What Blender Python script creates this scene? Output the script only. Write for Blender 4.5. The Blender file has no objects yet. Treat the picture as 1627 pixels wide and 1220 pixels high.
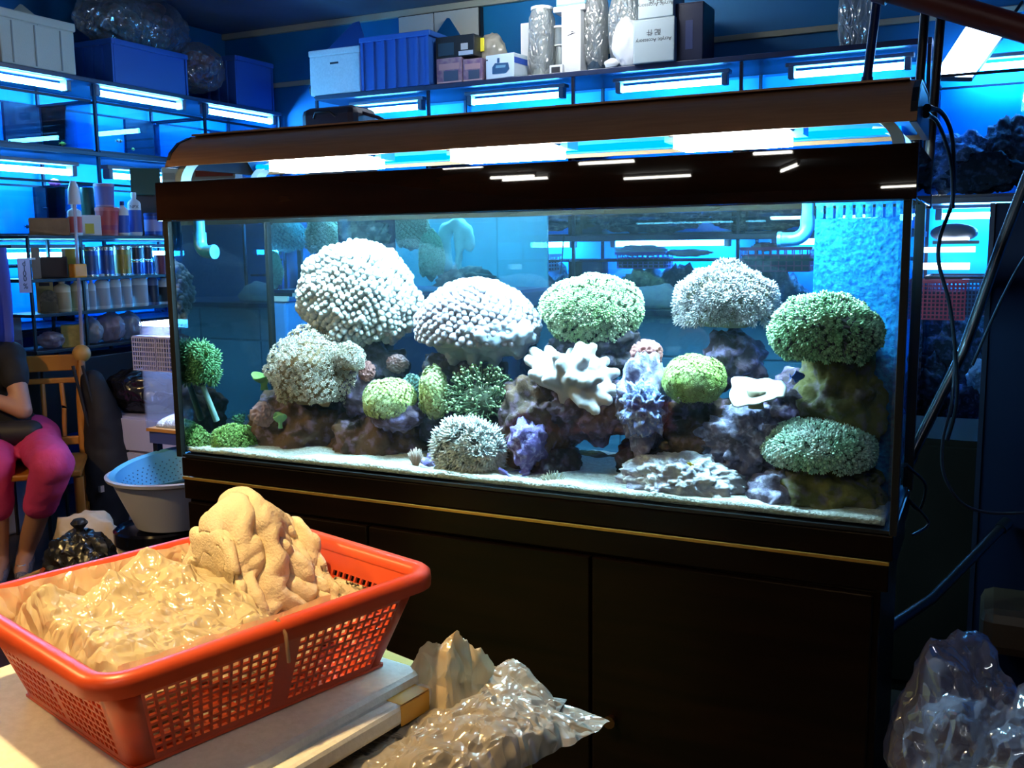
import bpy, bmesh, math, random
import numpy as np
from mathutils import Vector, Matrix, Euler, noise

random.seed(7)
rng = np.random.default_rng(7)
scene = bpy.context.scene
COL = scene.collection

# ------------------------------------------------------------------ camera
FOC, CX, CY = 1553.6, 813.5, 610.0            # focal length and centre, in pixels of the 1627 x 1220 frame
CAM = Vector((0.0, -1.9, 1.376))
RIGHT = Vector((0.898515, 0.438792, -0.011479))
DOWN = Vector((0.050743, -0.129811, -0.990239))
FWD = Vector((-0.435999, 0.889163, -0.138903))
cd = bpy.data.cameras.new('camera')
cam = bpy.data.objects.new('camera', cd)
COL.objects.link(cam)
m = Matrix((RIGHT, -DOWN, -FWD)).transposed().to_4x4()
m.translation = CAM
cam.matrix_world = m
cd.sensor_width = 36.0
cd.lens = FOC * 36.0 / 1627.0
cd.clip_start = 0.02
scene.camera = cam

# ------------------------------------------------------------------ view, world, big lights
vs = scene.view_settings
vs.view_transform = 'Standard'
vs.look = 'None'
vs.gamma = 1.0
vs.use_curve_mapping = False
vs.exposure = 0.0
scene.cycles.max_bounces = 10
scene.cycles.transparent_max_bounces = 24
scene.cycles.volume_bounces = 0
scene.cycles.sample_clamp_indirect = 4.0
scene.cycles.caustics_reflective = False
scene.cycles.caustics_refractive = False

world = bpy.data.worlds.new('dim_room_air')
scene.world = world
world.use_nodes = True
wb = world.node_tree.nodes['Background']
wb.inputs[0].default_value = (0.10, 0.16, 0.32, 1)
wb.inputs[1].default_value = 0.04

# powers of the lamps; the lamps themselves are built further down, where they hang
HALIDE = 235.0            # three metal halide lamps over the reef tank
TUBE = 150.0              # blue fluorescent tubes over the shelf tanks
WARM = 210.0              # unseen warm bulb over the foreground, and added warm fill
CEILING_TUBE = 50.0       # white tubes on the ceiling behind the camera


def pix(P):
    v = Vector(P) - CAM
    z = v.dot(FWD)
    return CX + FOC * v.dot(RIGHT) / z, CY + FOC * v.dot(DOWN) / z


def ray(px, py):
    return RIGHT * (px - CX) + DOWN * (py - CY) + FWD * FOC


def at(px, py, Y):
    r = ray(px, py)
    return CAM + r * ((Y - CAM.y) / r.y)


def atX(px, py, X):
    r = ray(px, py)
    return CAM + r * ((X - CAM.x) / r.x)


def atZ(px, py, Z):
    r = ray(px, py)
    return CAM + r * ((Z - CAM.z) / r.z)


def mpp(P):
    """metres per pixel at a point"""
    return (Vector(P) - CAM).dot(FWD) / FOC


# ------------------------------------------------------------------ materials
MATS = {}


def mat(name, col, rough=0.5, metal=0.0, spec=0.5, col2=None, nscale=8.0, ncontrast=0.5, bump=0.0, bscale=40.0,
        island=0.0, stretch=None, coat=0.0, trans=0.0, sss=0.0):
    """Principled material; col2 mixes in by object-space noise, island varies the value per loose piece."""
    if name in MATS:
        return MATS[name]
    ma = bpy.data.materials.new(name)
    ma.use_nodes = True
    nt = ma.node_tree
    b = nt.nodes['Principled BSDF']
    b.inputs['Base Color'].default_value = (*col, 1)
    b.inputs['Roughness'].default_value = rough
    b.inputs['Metallic'].default_value = metal
    b.inputs['Specular IOR Level'].default_value = spec
    b.inputs['Coat Weight'].default_value = coat
    b.inputs['Transmission Weight'].default_value = trans
    if sss:
        b.inputs['Subsurface Weight'].default_value = sss
        b.inputs['Subsurface Radius'].default_value = (0.01, 0.01, 0.01)
        b.inputs['Subsurface Scale'].default_value = 0.5
    L = nt.links.new
    tc = nt.nodes.new('ShaderNodeTexCoord')
    vec = tc.outputs['Object']
    if stretch:
        mp = nt.nodes.new('ShaderNodeMapping')
        mp.inputs['Scale'].default_value = stretch
        L(vec, mp.inputs['Vector'])
        vec = mp.outputs['Vector']
    out = None
    if col2 is not None:
        n = nt.nodes.new('ShaderNodeTexNoise')
        n.inputs['Scale'].default_value = nscale
        n.inputs['Detail'].default_value = 5
        L(vec, n.inputs['Vector'])
        r = nt.nodes.new('ShaderNodeValToRGB')
        r.color_ramp.elements[0].position = 0.5 - 0.5 * (1 - ncontrast) * 0.6
        r.color_ramp.elements[1].position = 0.5 + 0.5 * (1 - ncontrast) * 0.6
        r.color_ramp.elements[0].color = (*col, 1)
        r.color_ramp.elements[1].color = (*col2, 1)
        L(n.outputs['Fac'], r.inputs['Fac'])
        out = r.outputs['Color']
    if island:
        g = nt.nodes.new('ShaderNodeNewGeometry')
        h = nt.nodes.new('ShaderNodeHueSaturation')
        mr = nt.nodes.new('ShaderNodeMapRange')
        mr.inputs['To Min'].default_value = 1 - island
        mr.inputs['To Max'].default_value = 1 + island * 0.6
        L(g.outputs['Random Per Island'], mr.inputs['Value'])
        L(mr.outputs['Result'], h.inputs['Value'])
        if out is None:
            h.inputs['Color'].default_value = (*col, 1)
        else:
            L(out, h.inputs['Color'])
        out = h.outputs['Color']
    if out is not None:
        L(out, b.inputs['Base Color'])
    if bump:
        n2 = nt.nodes.new('ShaderNodeTexNoise')
        n2.inputs['Scale'].default_value = bscale
        n2.inputs['Detail'].default_value = 6
        L(vec, n2.inputs['Vector'])
        bp = nt.nodes.new('ShaderNodeBump')
        bp.inputs['Strength'].default_value = bump
        bp.inputs['Distance'].default_value = 0.01
        L(n2.outputs['Fac'], bp.inputs['Height'])
        L(bp.outputs['Normal'], b.inputs['Normal'])
    MATS[name] = ma
    return ma


def emit(name, col, strength):
    if name in MATS:
        return MATS[name]
    ma = bpy.data.materials.new(name)
    ma.use_nodes = True
    nt = ma.node_tree
    nt.nodes.remove(nt.nodes['Principled BSDF'])
    e = nt.nodes.new('ShaderNodeEmission')
    e.inputs[0].default_value = (*col, 1)
    e.inputs[1].default_value = strength
    nt.links.new(e.outputs[0], nt.nodes['Material Output'].inputs[0])
    MATS[name] = ma
    return ma


def glass(name, tint=(0.9, 0.97, 1.0), refl=None, rough=0.0, body=0.0, body_col=(0.6, 0.7, 0.8)):
    """thin clear sheet: lets light and view straight through, mirrors a little (Fresnel or a fixed share)"""
    if name in MATS:
        return MATS[name]
    ma = bpy.data.materials.new(name)
    ma.use_nodes = True
    nt = ma.node_tree
    nt.nodes.remove(nt.nodes['Principled BSDF'])
    L = nt.links.new
    t = nt.nodes.new('ShaderNodeBsdfTransparent')
    t.inputs[0].default_value = (*tint, 1)
    base = t.outputs[0]
    if body:
        d = nt.nodes.new('ShaderNodeBsdfDiffuse')
        d.inputs[0].default_value = (*body_col, 1)
        mb = nt.nodes.new('ShaderNodeMixShader')
        mb.inputs[0].default_value = body
        L(base, mb.inputs[1])
        L(d.outputs[0], mb.inputs[2])
        base = mb.outputs[0]
    g = nt.nodes.new('ShaderNodeBsdfGlossy')
    g.inputs['Roughness'].default_value = rough
    mx = nt.nodes.new('ShaderNodeMixShader')
    if refl is None:
        f = nt.nodes.new('ShaderNodeFresnel')
        f.inputs[0].default_value = 1.3
        L(f.outputs[0], mx.inputs[0])
    else:
        mx.inputs[0].default_value = refl
    L(base, mx.inputs[1])
    L(g.outputs[0], mx.inputs[2])
    L(mx.outputs[0], nt.nodes['Material Output'].inputs[0])
    MATS[name] = ma
    return ma


def film(name, col=(0.9, 0.88, 0.8), clear=0.35, gloss=0.12, rough=0.18, bump=0.5, bscale=14.0):
    """crumpled plastic film: part clear, part milky, with sharp glints on its creases"""
    if name in MATS:
        return MATS[name]
    ma = bpy.data.materials.new(name)
    ma.use_nodes = True
    nt = ma.node_tree
    nt.nodes.remove(nt.nodes['Principled BSDF'])
    L = nt.links.new
    N = nt.nodes.new
    tc = N('ShaderNodeTexCoord')
    mp = N('ShaderNodeMapping')
    mp.inputs['Scale'].default_value = (1.0, 1.3, 0.55)
    L(tc.outputs['Object'], mp.inputs[0])
    vo = N('ShaderNodeTexVoronoi')
    vo.feature = 'DISTANCE_TO_EDGE'
    vo.inputs['Scale'].default_value = bscale
    ns = N('ShaderNodeTexNoise')
    ns.inputs['Scale'].default_value = bscale * 0.6
    L(mp.outputs[0], ns.inputs['Vector'])
    va = N('ShaderNodeVectorMath')
    va.operation = 'MULTIPLY_ADD'
    va.inputs[1].default_value = (0.12, 0.12, 0.12)
    L(ns.outputs['Color'], va.inputs[0])
    L(mp.outputs[0], va.inputs[2])
    L(va.outputs[0], vo.inputs['Vector'])
    bp = N('ShaderNodeBump')
    bp.inputs['Strength'].default_value = bump
    bp.inputs['Distance'].default_value = 0.03
    L(vo.outputs['Distance'], bp.inputs['Height'])
    t = N('ShaderNodeBsdfTransparent')
    t.inputs[0].default_value = (0.93, 0.93, 0.92, 1)
    d = N('ShaderNodeBsdfDiffuse')
    d.inputs[0].default_value = (*col, 1)
    tl = N('ShaderNodeBsdfTranslucent')
    tl.inputs[0].default_value = (*col, 1)
    g = N('ShaderNodeBsdfGlossy')
    g.inputs['Roughness'].default_value = rough
    for s in (d, g):
        L(bp.outputs[0], s.inputs['Normal'])
    m1 = N('ShaderNodeMixShader')
    m1.inputs[0].default_value = 0.35
    L(d.outputs[0], m1.inputs[1])
    L(tl.outputs[0], m1.inputs[2])
    m2 = N('ShaderNodeMixShader')
    m2.inputs[0].default_value = clear
    L(m1.outputs[0], m2.inputs[1])
    L(t.outputs[0], m2.inputs[2])
    m3 = N('ShaderNodeMixShader')
    m3.inputs[0].default_value = gloss
    L(m2.outputs[0], m3.inputs[1])
    L(g.outputs[0], m3.inputs[2])
    L(m3.outputs[0], nt.nodes['Material Output'].inputs[0])
    MATS[name] = ma
    return ma


# ------------------------------------------------------------------ objects, parts, labels
ORG = {}


def tag(o, label=None, cat=None, group=None, kind=None):
    if label:
        o['label'] = label
    if cat:
        o['category'] = cat
    if group:
        o['group'] = group
    if kind:
        o['kind'] = kind
    return o


def thing(name, label, cat, loc=(0, 0, 0), group=None, rotz=0.0):
    o = bpy.data.objects.new(name, None)
    o.empty_display_size = 0.05
    COL.objects.link(o)
    o.location = loc
    o.rotation_euler = (0, 0, rotz)
    ORG[o.name] = Vector(loc)
    return tag(o, label, cat, group)


def finish(me, mats, smooth=None):
    for m_ in (mats if isinstance(mats, (list, tuple)) else [mats]):
        me.materials.append(m_)
    if smooth is not None:
        me.polygons.foreach_set('use_smooth', [True] * len(me.polygons))
        if smooth < 179:
            me.set_sharp_from_angle(angle=math.radians(smooth))
    me.update()


def link(name, me, parent=None, local=False):
    """verts are in world space unless local; a child keeps its parent's origin, a lone mesh gets one at its base"""
    o = bpy.data.objects.new(name, me)
    COL.objects.link(o)
    if parent is not None:
        org = ORG[parent.name]
        if not local:
            me.transform(Matrix.Translation(-org))
        o.parent = parent
        ORG[o.name] = org
    elif not local:
        n = len(me.vertices)
        co = np.empty(n * 3)
        me.vertices.foreach_get('co', co)
        co = co.reshape(-1, 3)
        lo, hi = co.min(0), co.max(0)
        org = Vector(((lo[0] + hi[0]) / 2, (lo[1] + hi[1]) / 2, lo[2]))
        me.transform(Matrix.Translation(-org))
        o.location = org
        ORG[o.name] = org
    else:
        ORG[o.name] = Vector((0, 0, 0))
    return o


def copy_tree(o, parent=None):
    c = o.copy()
    COL.objects.link(c)
    if parent is not None:
        c.parent = parent
    for ch in o.children:
        copy_tree(ch, c)
    return c


class MB:
    """collects simple solids; build() links them as one mesh"""

    def __init__(s):
        s.v, s.f, s.mi = [], [], []

    def add(s, vs, fs, mi=0, M=None):
        k = len(s.v)
        for p in vs:
            s.v.append(tuple(M @ Vector(p)) if M is not None else tuple(p))
        for f in fs:
            s.f.append(tuple(i + k for i in f))
            s.mi.append(mi)
        return s

    def box(s, lo, hi, mi=0, M=None):
        x0, y0, z0 = lo
        x1, y1, z1 = hi
        vs = [(x0, y0, z0), (x1, y0, z0), (x1, y1, z0), (x0, y1, z0), (x0, y0, z1), (x1, y0, z1), (x1, y1, z1), (x0, y1, z1)]
        return s.add(vs, [(3, 2, 1, 0), (4, 5, 6, 7), (0, 1, 5, 4), (1, 2, 6, 5), (2, 3, 7, 6), (3, 0, 4, 7)], mi, M)

    def cbox(s, c, d, mi=0, M=None):
        return s.box([c[i] - d[i] / 2 for i in range(3)], [c[i] + d[i] / 2 for i in range(3)], mi, M)

    def cyl(s, p0, p1, r0, r1=None, n=16, mi=0, caps=True):
        r1 = r0 if r1 is None else r1
        p0, p1 = Vector(p0), Vector(p1)
        q = (p1 - p0).to_track_quat('Z', 'Y').to_matrix()
        vs = []
        for p, r in ((p0, r0), (p1, r1)):
            for i in range(n):
                a = 2 * math.pi * i / n
                vs.append(p + q @ Vector((r * math.cos(a), r * math.sin(a), 0)))
        fs = [(i, (i + 1) % n, n + (i + 1) % n, n + i) for i in range(n)]
        if caps:
            fs += [tuple(range(n))[::-1], tuple(range(n, 2 * n))]
        return s.add(vs, fs, mi)

    def tube(s, pts, r, n=8, mi=0):
        pts = [Vector(p) for p in pts]
        rs = r if isinstance(r, (list, tuple)) else [r] * len(pts)
        vs, fs = [], []
        up = None
        for i, p in enumerate(pts):
            t = (pts[min(i + 1, len(pts) - 1)] - pts[max(i - 1, 0)]).normalized()
            if up is None:
                up = t.orthogonal().normalized()
            up = (up - t * up.dot(t)).normalized()
            w = t.cross(up)
            for k in range(n):
                a = 2 * math.pi * k / n
                vs.append(p + (up * math.cos(a) + w * math.sin(a)) * rs[i])
        for i in range(len(pts) - 1):
            for k in range(n):
                fs.append((i * n + k, i * n + (k + 1) % n, (i + 1) * n + (k + 1) % n, (i + 1) * n + k))
        fs += [tuple(range(n))[::-1], tuple(range((len(pts) - 1) * n, len(pts) * n))]
        return s.add(vs, fs, mi)

    def lathe(s, prof, c=(0, 0, 0), n=20, mi=0, M=None, sx=1.0, sy=1.0):
        """prof: list of (radius, z)"""
        vs, fs = [], []
        for r, z in prof:
            for k in range(n):
                a = 2 * math.pi * k / n
                vs.append((c[0] + r * sx * math.cos(a), c[1] + r * sy * math.sin(a), c[2] + z))
        for i in range(len(prof) - 1):
            for k in range(n):
                fs.append((i * n + k, i * n + (k + 1) % n, (i + 1) * n + (k + 1) % n, (i + 1) * n + k))
        if prof[0][0] > 1e-5:
            fs.append(tuple(range(n))[::-1])
        if prof[-1][0] > 1e-5:
            fs.append(tuple(range((len(prof) - 1) * n, len(prof) * n)))
        return s.add(vs, fs, mi, M)

    def ball(s, c, r, n=12, mi=0, M=None):
        rx, ry, rz = (r, r, r) if not isinstance(r, (tuple, list)) else r
        prof = [(math.sin(math.pi * i / n) + 1e-4 * (0 < i < n), -math.cos(math.pi * i / n)) for i in range(n + 1)]
        k = len(s.v)
        s.lathe([(max(p[0], 1e-4), p[1]) for p in prof], n=n + 2, mi=mi)
        for i in range(k, len(s.v)):
            x, y, z = s.v[i]
            p = Vector((x * rx, y * ry, z * rz))
            if M is not None:
                p = M @ p
            s.v[i] = (p[0] + c[0], p[1] + c[1], p[2] + c[2])
        return s

    def prism(s, poly, axis, a, b, mi=0):
        """poly of 2-D points extruded from a to b along axis 0, 1 or 2"""
        n = len(poly)
        vs = []
        for t in (a, b):
            for p in poly:
                q = [p[0], p[1]]
                q.insert(axis, t)
                vs.append(tuple(q))
        fs = [(i, (i + 1) % n, n + (i + 1) % n, n + i) for i in range(n)] + [tuple(range(n))[::-1], tuple(range(n, 2 * n))]
        return s.add(vs, fs, mi)

    def mesh(s, name, bevel=0.0, M=None):
        me = bpy.data.meshes.new(name)
        me.from_pydata(s.v, [], s.f)
        me.polygons.foreach_set('material_index', s.mi)
        if M is not None:
            me.transform(M)
        bm = bmesh.new()
        bm.from_mesh(me)
        bmesh.ops.recalc_face_normals(bm, faces=bm.faces)
        if bevel:
            es = [e for e in bm.edges if len(e.link_faces) == 2 and e.calc_face_angle(0) > 0.6]
            bmesh.ops.bevel(bm, geom=es, offset=bevel, segments=2, affect='EDGES', profile=0.5, clamp_overlap=True)
        bm.to_mesh(me)
        bm.free()
        return me

    def build(s, name, mats, parent=None, local=False, bevel=0.0, smooth=None, M=None):
        me = s.mesh(name, bevel, M)
        finish(me, mats, smooth)
        return link(name, me, parent, local)


def rotm(c, rz=0.0, rx=0.0, ry=0.0):
    return Matrix.Translation(c) @ Euler((rx, ry, rz)).to_matrix().to_4x4()


def np_mesh(name, V, F, mats, mi=None, smooth=179):
    me = bpy.data.meshes.new(name)
    V = np.asarray(V, dtype=np.float64)
    F = np.asarray(F, dtype=np.int32)
    k = F.shape[1]
    me.vertices.add(len(V))
    me.vertices.foreach_set('co', V.ravel())
    me.loops.add(F.size)
    me.loops.foreach_set('vertex_index', F.ravel())
    me.polygons.add(len(F))
    me.polygons.foreach_set('loop_start', np.arange(0, F.size, k, dtype=np.int32))
    if mi is not None:
        me.polygons.foreach_set('material_index', np.asarray(mi, dtype=np.int32))
    me.update(calc_edges=True)
    me.validate()
    finish(me, mats, smooth)
    return me


_ico = {}


def ico(sub):
    if sub not in _ico:
        bm = bmesh.new()
        bmesh.ops.create_icosphere(bm, subdivisions=sub, radius=1.0)
        bm.verts.ensure_lookup_table()
        V = np.array([v.co[:] for v in bm.verts])
        F = np.array([[v.index for v in f.verts] for f in bm.faces])
        bm.free()
        _ico[sub] = (V, F)
    return _ico[sub]


def fbm(P, freq, octs=4, gain=0.5, seed=0.0):
    out = np.zeros(len(P))
    off = Vector((seed * 3.7, seed * 1.3, -seed * 2.1))
    for i, p in enumerate(P):
        q = Vector(p) * freq + off
        a, s = 1.0, 0.0
        for _ in range(octs):
            s += a * noise.noise(q)
            q = q * 2.03
            a *= gain
        out[i] = s
    return out


def creases(P, freq, seed=0.0):
    out = np.zeros(len(P))
    off = Vector((seed * 3.1, -seed * 1.7, seed * 2.3))
    for i, p in enumerate(P):
        d = noise.voronoi(Vector(p) * freq + off)[0]
        out[i] = d[1] - d[0]
    return out


def vnormals(me):
    n = np.empty(len(me.vertices) * 3)
    me.vertex_normals.foreach_get('vector', n)
    return n.reshape(-1, 3)


def coords(me):
    n = np.empty(len(me.vertices) * 3)
    me.vertices.foreach_get('co', n)
    return n.reshape(-1, 3)


def displace(me, fn):
    co, no = coords(me), vnormals(me)
    co = co + no * fn(co)[:, None]
    me.vertices.foreach_set('co', co.ravel())
    me.update()


def blob_mesh(name, caps, voxel, smooth=6, factor=0.6):
    """one continuous skin around round-ended limbs: caps = [(p0, p1, r0, r1)]"""
    b = MB()
    for p0, p1, r0, r1 in caps:
        p0, p1 = Vector(p0), Vector(p1)
        b.ball(p0, r0, 10)
        if (p1 - p0).length > 1e-5:
            b.ball(p1, r1, 10)
            b.cyl(p0, p1, r0, r1, 14)
    me = b.mesh(name)
    o = bpy.data.objects.new('tmp', me)
    COL.objects.link(o)
    r = o.modifiers.new('r', 'REMESH')
    r.mode = 'VOXEL'
    r.voxel_size = voxel
    s = o.modifiers.new('s', 'SMOOTH')
    s.iterations = smooth
    s.factor = factor
    dg = bpy.context.evaluated_depsgraph_get()
    dg.update()
    me2 = bpy.data.meshes.new_from_object(o.evaluated_get(dg))
    me2.name = name
    bpy.data.objects.remove(o)
    bpy.data.meshes.remove(me)
    return me2


def blob(name, caps, voxel, m_, parent=None, smooth=6, disp=None, factor=0.6):
    me = blob_mesh(name, caps, voxel, smooth, factor)
    if disp:
        displace(me, disp)
    me.materials.clear()
    finish(me, m_, 179)
    return link(name, me, parent)


def lettering_local(body, size, parent, p, m_, flip=False):
    """flat print on the -y face of a thing, as a thin mesh"""
    cu = bpy.data.curves.new('lettering', 'FONT')
    cu.body, cu.size, cu.align_x, cu.align_y, cu.extrude = body, size, 'CENTER', 'CENTER', 0.0004
    o = bpy.data.objects.new('tmp', cu)
    COL.objects.link(o)
    dg = bpy.context.evaluated_depsgraph_get()
    dg.update()
    me = bpy.data.meshes.new_from_object(o.evaluated_get(dg))
    bpy.data.objects.remove(o)
    bpy.data.curves.remove(cu)
    me.name = 'lettering'
    M_ = Matrix.Translation(p) @ Matrix.Rotation(math.pi / 2, 4, 'X')
    if flip:
        M_ = M_ @ Matrix.Rotation(math.pi, 4, 'Z')
    me.transform(M_)
    me.materials.clear()
    finish(me, m_)
    return link('lettering', me, parent, True)

# ================================================================== SETTING
M_floor = mat('dark_wet_floor', (0.020, 0.016, 0.018), 0.35, col2=(0.05, 0.035, 0.03), nscale=3, bump=0.1)
M_blue_wall = mat('blue_wall_paint', (0.0, 0.20, 0.50), 0.6, col2=(0.0, 0.16, 0.44), nscale=2, bump=0.05)
M_ceil = mat('grey_ceiling_paint', (0.16, 0.18, 0.22), 0.7, col2=(0.11, 0.12, 0.16), nscale=1.5)
M_cream = mat('cream_trim_paint', (0.42, 0.44, 0.34), 0.5)
M_black = mat('black_metal', (0.006, 0.007, 0.010), 0.4)
M_blackplas = mat('black_plastic', (0.008, 0.008, 0.010), 0.35)
M_white = mat('white_card', (0.78, 0.80, 0.80), 0.5)
M_whiteplas = mat('white_plastic', (0.75, 0.75, 0.74), 0.3)
M_ink = mat('black_ink', (0.02, 0.02, 0.025), 0.6)
M_foam = mat('styrofoam', (0.82, 0.84, 0.82), 0.7, col2=(0.74, 0.76, 0.74), nscale=90, bump=0.12, bscale=150)
M_creamfoam = mat('cream_styrofoam', (0.75, 0.72, 0.55), 0.7, bump=0.1, bscale=120)
M_bluecrate = mat('blue_crate_plastic', (0.03, 0.13, 0.50), 0.35)
M_clear = glass('clear_plastic', (0.93, 0.96, 0.97), None, 0.05, 0.10, (0.8, 0.85, 0.88))
M_pane = glass('tank_pane', (0.88, 0.96, 1.0))
M_shelfwater = glass('shelf_tank_water', (0.72, 0.90, 1.0), 0.02)
M_board = mat('dark_shelf_board', (0.02, 0.035, 0.09), 0.35)
M_bluebg = mat('blue_back_panel', (0.0, 0.38, 0.90), 0.5, col2=(0.0, 0.46, 0.95), nscale=5)
M_darkbg = mat('dark_back_panel', (0.002, 0.006, 0.025), 0.4, col2=(0.01, 0.02, 0.05), nscale=9)
M_rail = mat('dark_steel_rail', (0.01, 0.013, 0.03), 0.4, 0.3)
M_tube = emit('blue_tube_glow', (0.07, 0.42, 1.0), TUBE)
M_capend = mat('grey_tube_holder', (0.25, 0.27, 0.3), 0.5)


def structure(name, b, m_, **k):
    o = b.build(name, m_, **k)
    o['kind'] = 'structure'
    return o


structure('floor', MB().box((-13, -27, -0.1), (7, 3.7, 0)), M_floor)
structure('ceiling', MB().box((-13, -27, 2.86), (7, 3.7, 2.96)), M_ceil)
structure('wall_back', MB().box((-5.0, 3.6, 0), (1.7, 3.72, 2.86)), M_blue_wall)
structure('wall_left', MB().box((-5.02, -0.2, 0), (-4.9, 3.6, 2.86)), M_blue_wall)
structure('wall_right', MB().box((1.6, 0.9, 0), (1.72, 3.6, 2.86)), M_blue_wall)
structure('trim_1', MB().box((-4.9, 3.582, 2.468), (1.6, 3.6, 2.50)), M_cream, bevel=0.004)
structure('trim_2', MB().box((-4.9, 0.0, 2.468), (-4.882, 3.58, 2.50)), M_cream, bevel=0.004)
structure('trim_3', MB().box((-4.9, 3.57, 2.82), (1.6, 3.6, 2.86)), M_cream, bevel=0.004)


# far white tubes on the market ceiling behind the camera: seen only as streaks in the glossy hood board
def ceiling_tube(x, y, rz, ln, label):
    t = thing('ceiling_light', label, 'ceiling light', (x, y, 2.86), 'white tubes on the ceiling behind the camera', rz)
    MB().box((-ln / 2 - 0.02, -0.03, -0.06), (ln / 2 + 0.02, 0.03, 0.0)).build('housing', M_whiteplas, t, local=True, bevel=0.004)
    MB().cyl((-ln / 2, 0, -0.09), (ln / 2, 0, -0.09), 0.024, n=10).build('tube', emit('white_tube_glow', (1, 0.96, 0.85), 40.0), t, local=True, smooth=60)
    for sx in (-1, 1):
        MB().box((sx * ln / 2 - 0.012, -0.02, -0.11), (sx * ln / 2 + 0.012, 0.02, -0.06)).build('tube_holder', M_whiteplas, t, local=True)


for nth, (x, y, rz, ln) in zip(('third', 'fourth', 'fifth', 'sixth', 'seventh', 'eighth', 'second', 'first', 'last'), ((-8.8, -16.2, 0.0, 1.0), (-8.85, -16.9, 0.1, 1.1), (-5.96, -14.0, 0.0, 1.0), (-6.35, -18.0, 0.1, 1.5), (-3.15, -13.8, 0.0, 0.6),
                     (-3.5, -17.1, 1.2, 1.6), (-8.45, -13.5, 0.0, 0.8), (-10.6, -12.0, 0.0, 0.6), (-2.0, -24.9, 0.3, 1.4))):
    ceiling_tube(x, y, rz, ln, 'white ceiling tube mirrored as the %s streak from the left in the hood board' % nth)


def room_tube(x, y, rz, ln, power, label):
    t = thing('ceiling_light', label, 'ceiling light', (x, y, 2.86), None, rz)
    MB().box((-ln / 2 - 0.02, -0.04, -0.06), (ln / 2 + 0.02, 0.04, 0.0)).build('housing', M_whiteplas, t, local=True, bevel=0.004)
    MB().cyl((-ln / 2, 0, -0.09), (ln / 2, 0, -0.09), 0.02, n=10).build('tube', emit('room_tube_glow%g' % power, (0.95, 0.98, 1.0), power), t, local=True, smooth=60)


room_tube(-2.1, 2.72, 0.0, 0.9, CEILING_TUBE * 1.4, 'white ceiling tube above the back shelf of skimmers')
room_tube(0.2, -2.6, 1.57, 1.2, CEILING_TUBE, 'white ceiling tube above the place the picture was taken')

# unseen warm bulbs in added shades; the left and rear ones are added fill
def unseen_pendant(x, y, z, power, rim, deep, label):
    t = thing('unseen_lamp', label, 'lamp', (x, y, z))
    MB().lathe([(0.03, deep + 0.07), (0.05, deep + 0.05), (0.06, deep + 0.02), (rim, 0.0), (rim + 0.006, 0.0), (0.068, deep + 0.025), (0.055, deep + 0.06), (0.03, deep + 0.078)], (x, y, z), 28).build('added_shade', mat('dark_green_enamel', (0.02, 0.05, 0.04), 0.5), t, smooth=40)  # shade added to keep the warm light on the foreground
    MB().cyl((x, y, z + deep + 0.07), (x, y, 2.86), 0.006, n=8).build('cord', M_blackplas, t, smooth=60)
    MB().ball((x, y, z + deep - 0.01), (0.035, 0.035, 0.045), 10).build('bulb', emit('warm_bulb_glow%d' % power, (1.0, 0.64, 0.25), power), t, smooth=179)


unseen_pendant(-1.12, -1.07, 1.98, WARM * 13, 0.115, 0.19, 'unseen warm bulb above the red basket, in a shade added to confine its light')
unseen_pendant(-3.0, -1.3, 2.2, WARM * 11, 0.26, 0.14, 'unseen warm fill lamp added left of the red basket')
unseen_pendant(-0.5, -3.2, 2.3, WARM * 2, 0.26, 0.14, 'unseen warm fill lamp added behind the camera')

# ================================================================== SHELF TANKS, LEFT WALL AND BACK WALL
ZB = 2.30                                       # top of the boards that carry the boxes


def tube_light(a, b, z, along, label, group, fixed):
    """one blue tube with its two holders and housing, along x or y from a to b; fixed is the other coordinate"""
    P = (lambda t, o=0, dz=0: (t, fixed + o, z + dz)) if along == 'x' else (lambda t, o=0, dz=0: (fixed + o, t, z + dz))
    t = thing('tube_light', label, 'tube light', P((a + b) / 2, 0, -0.02), group)
    MB().cyl(P(a, 0), P(b, 0), 0.016, n=10).build('tube', M_tube, t, smooth=60)
    for e, s in ((a, -1), (b, 1)):
        c = P(e + s * 0.012, 0, 0.008)
        MB().cbox(c, (0.03, 0.05, 0.055) if along == 'x' else (0.05, 0.03, 0.055)).build('tube_holder', M_capend, t, bevel=0.004)
    c = P((a + b) / 2, 0, 0.045)
    d = (b - a + 0.08, 0.06, 0.02) if along == 'x' else (0.06, b - a + 0.08, 0.02)
    MB().cbox(c, d).build('housing', M_capend, t, bevel=0.004)


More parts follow.
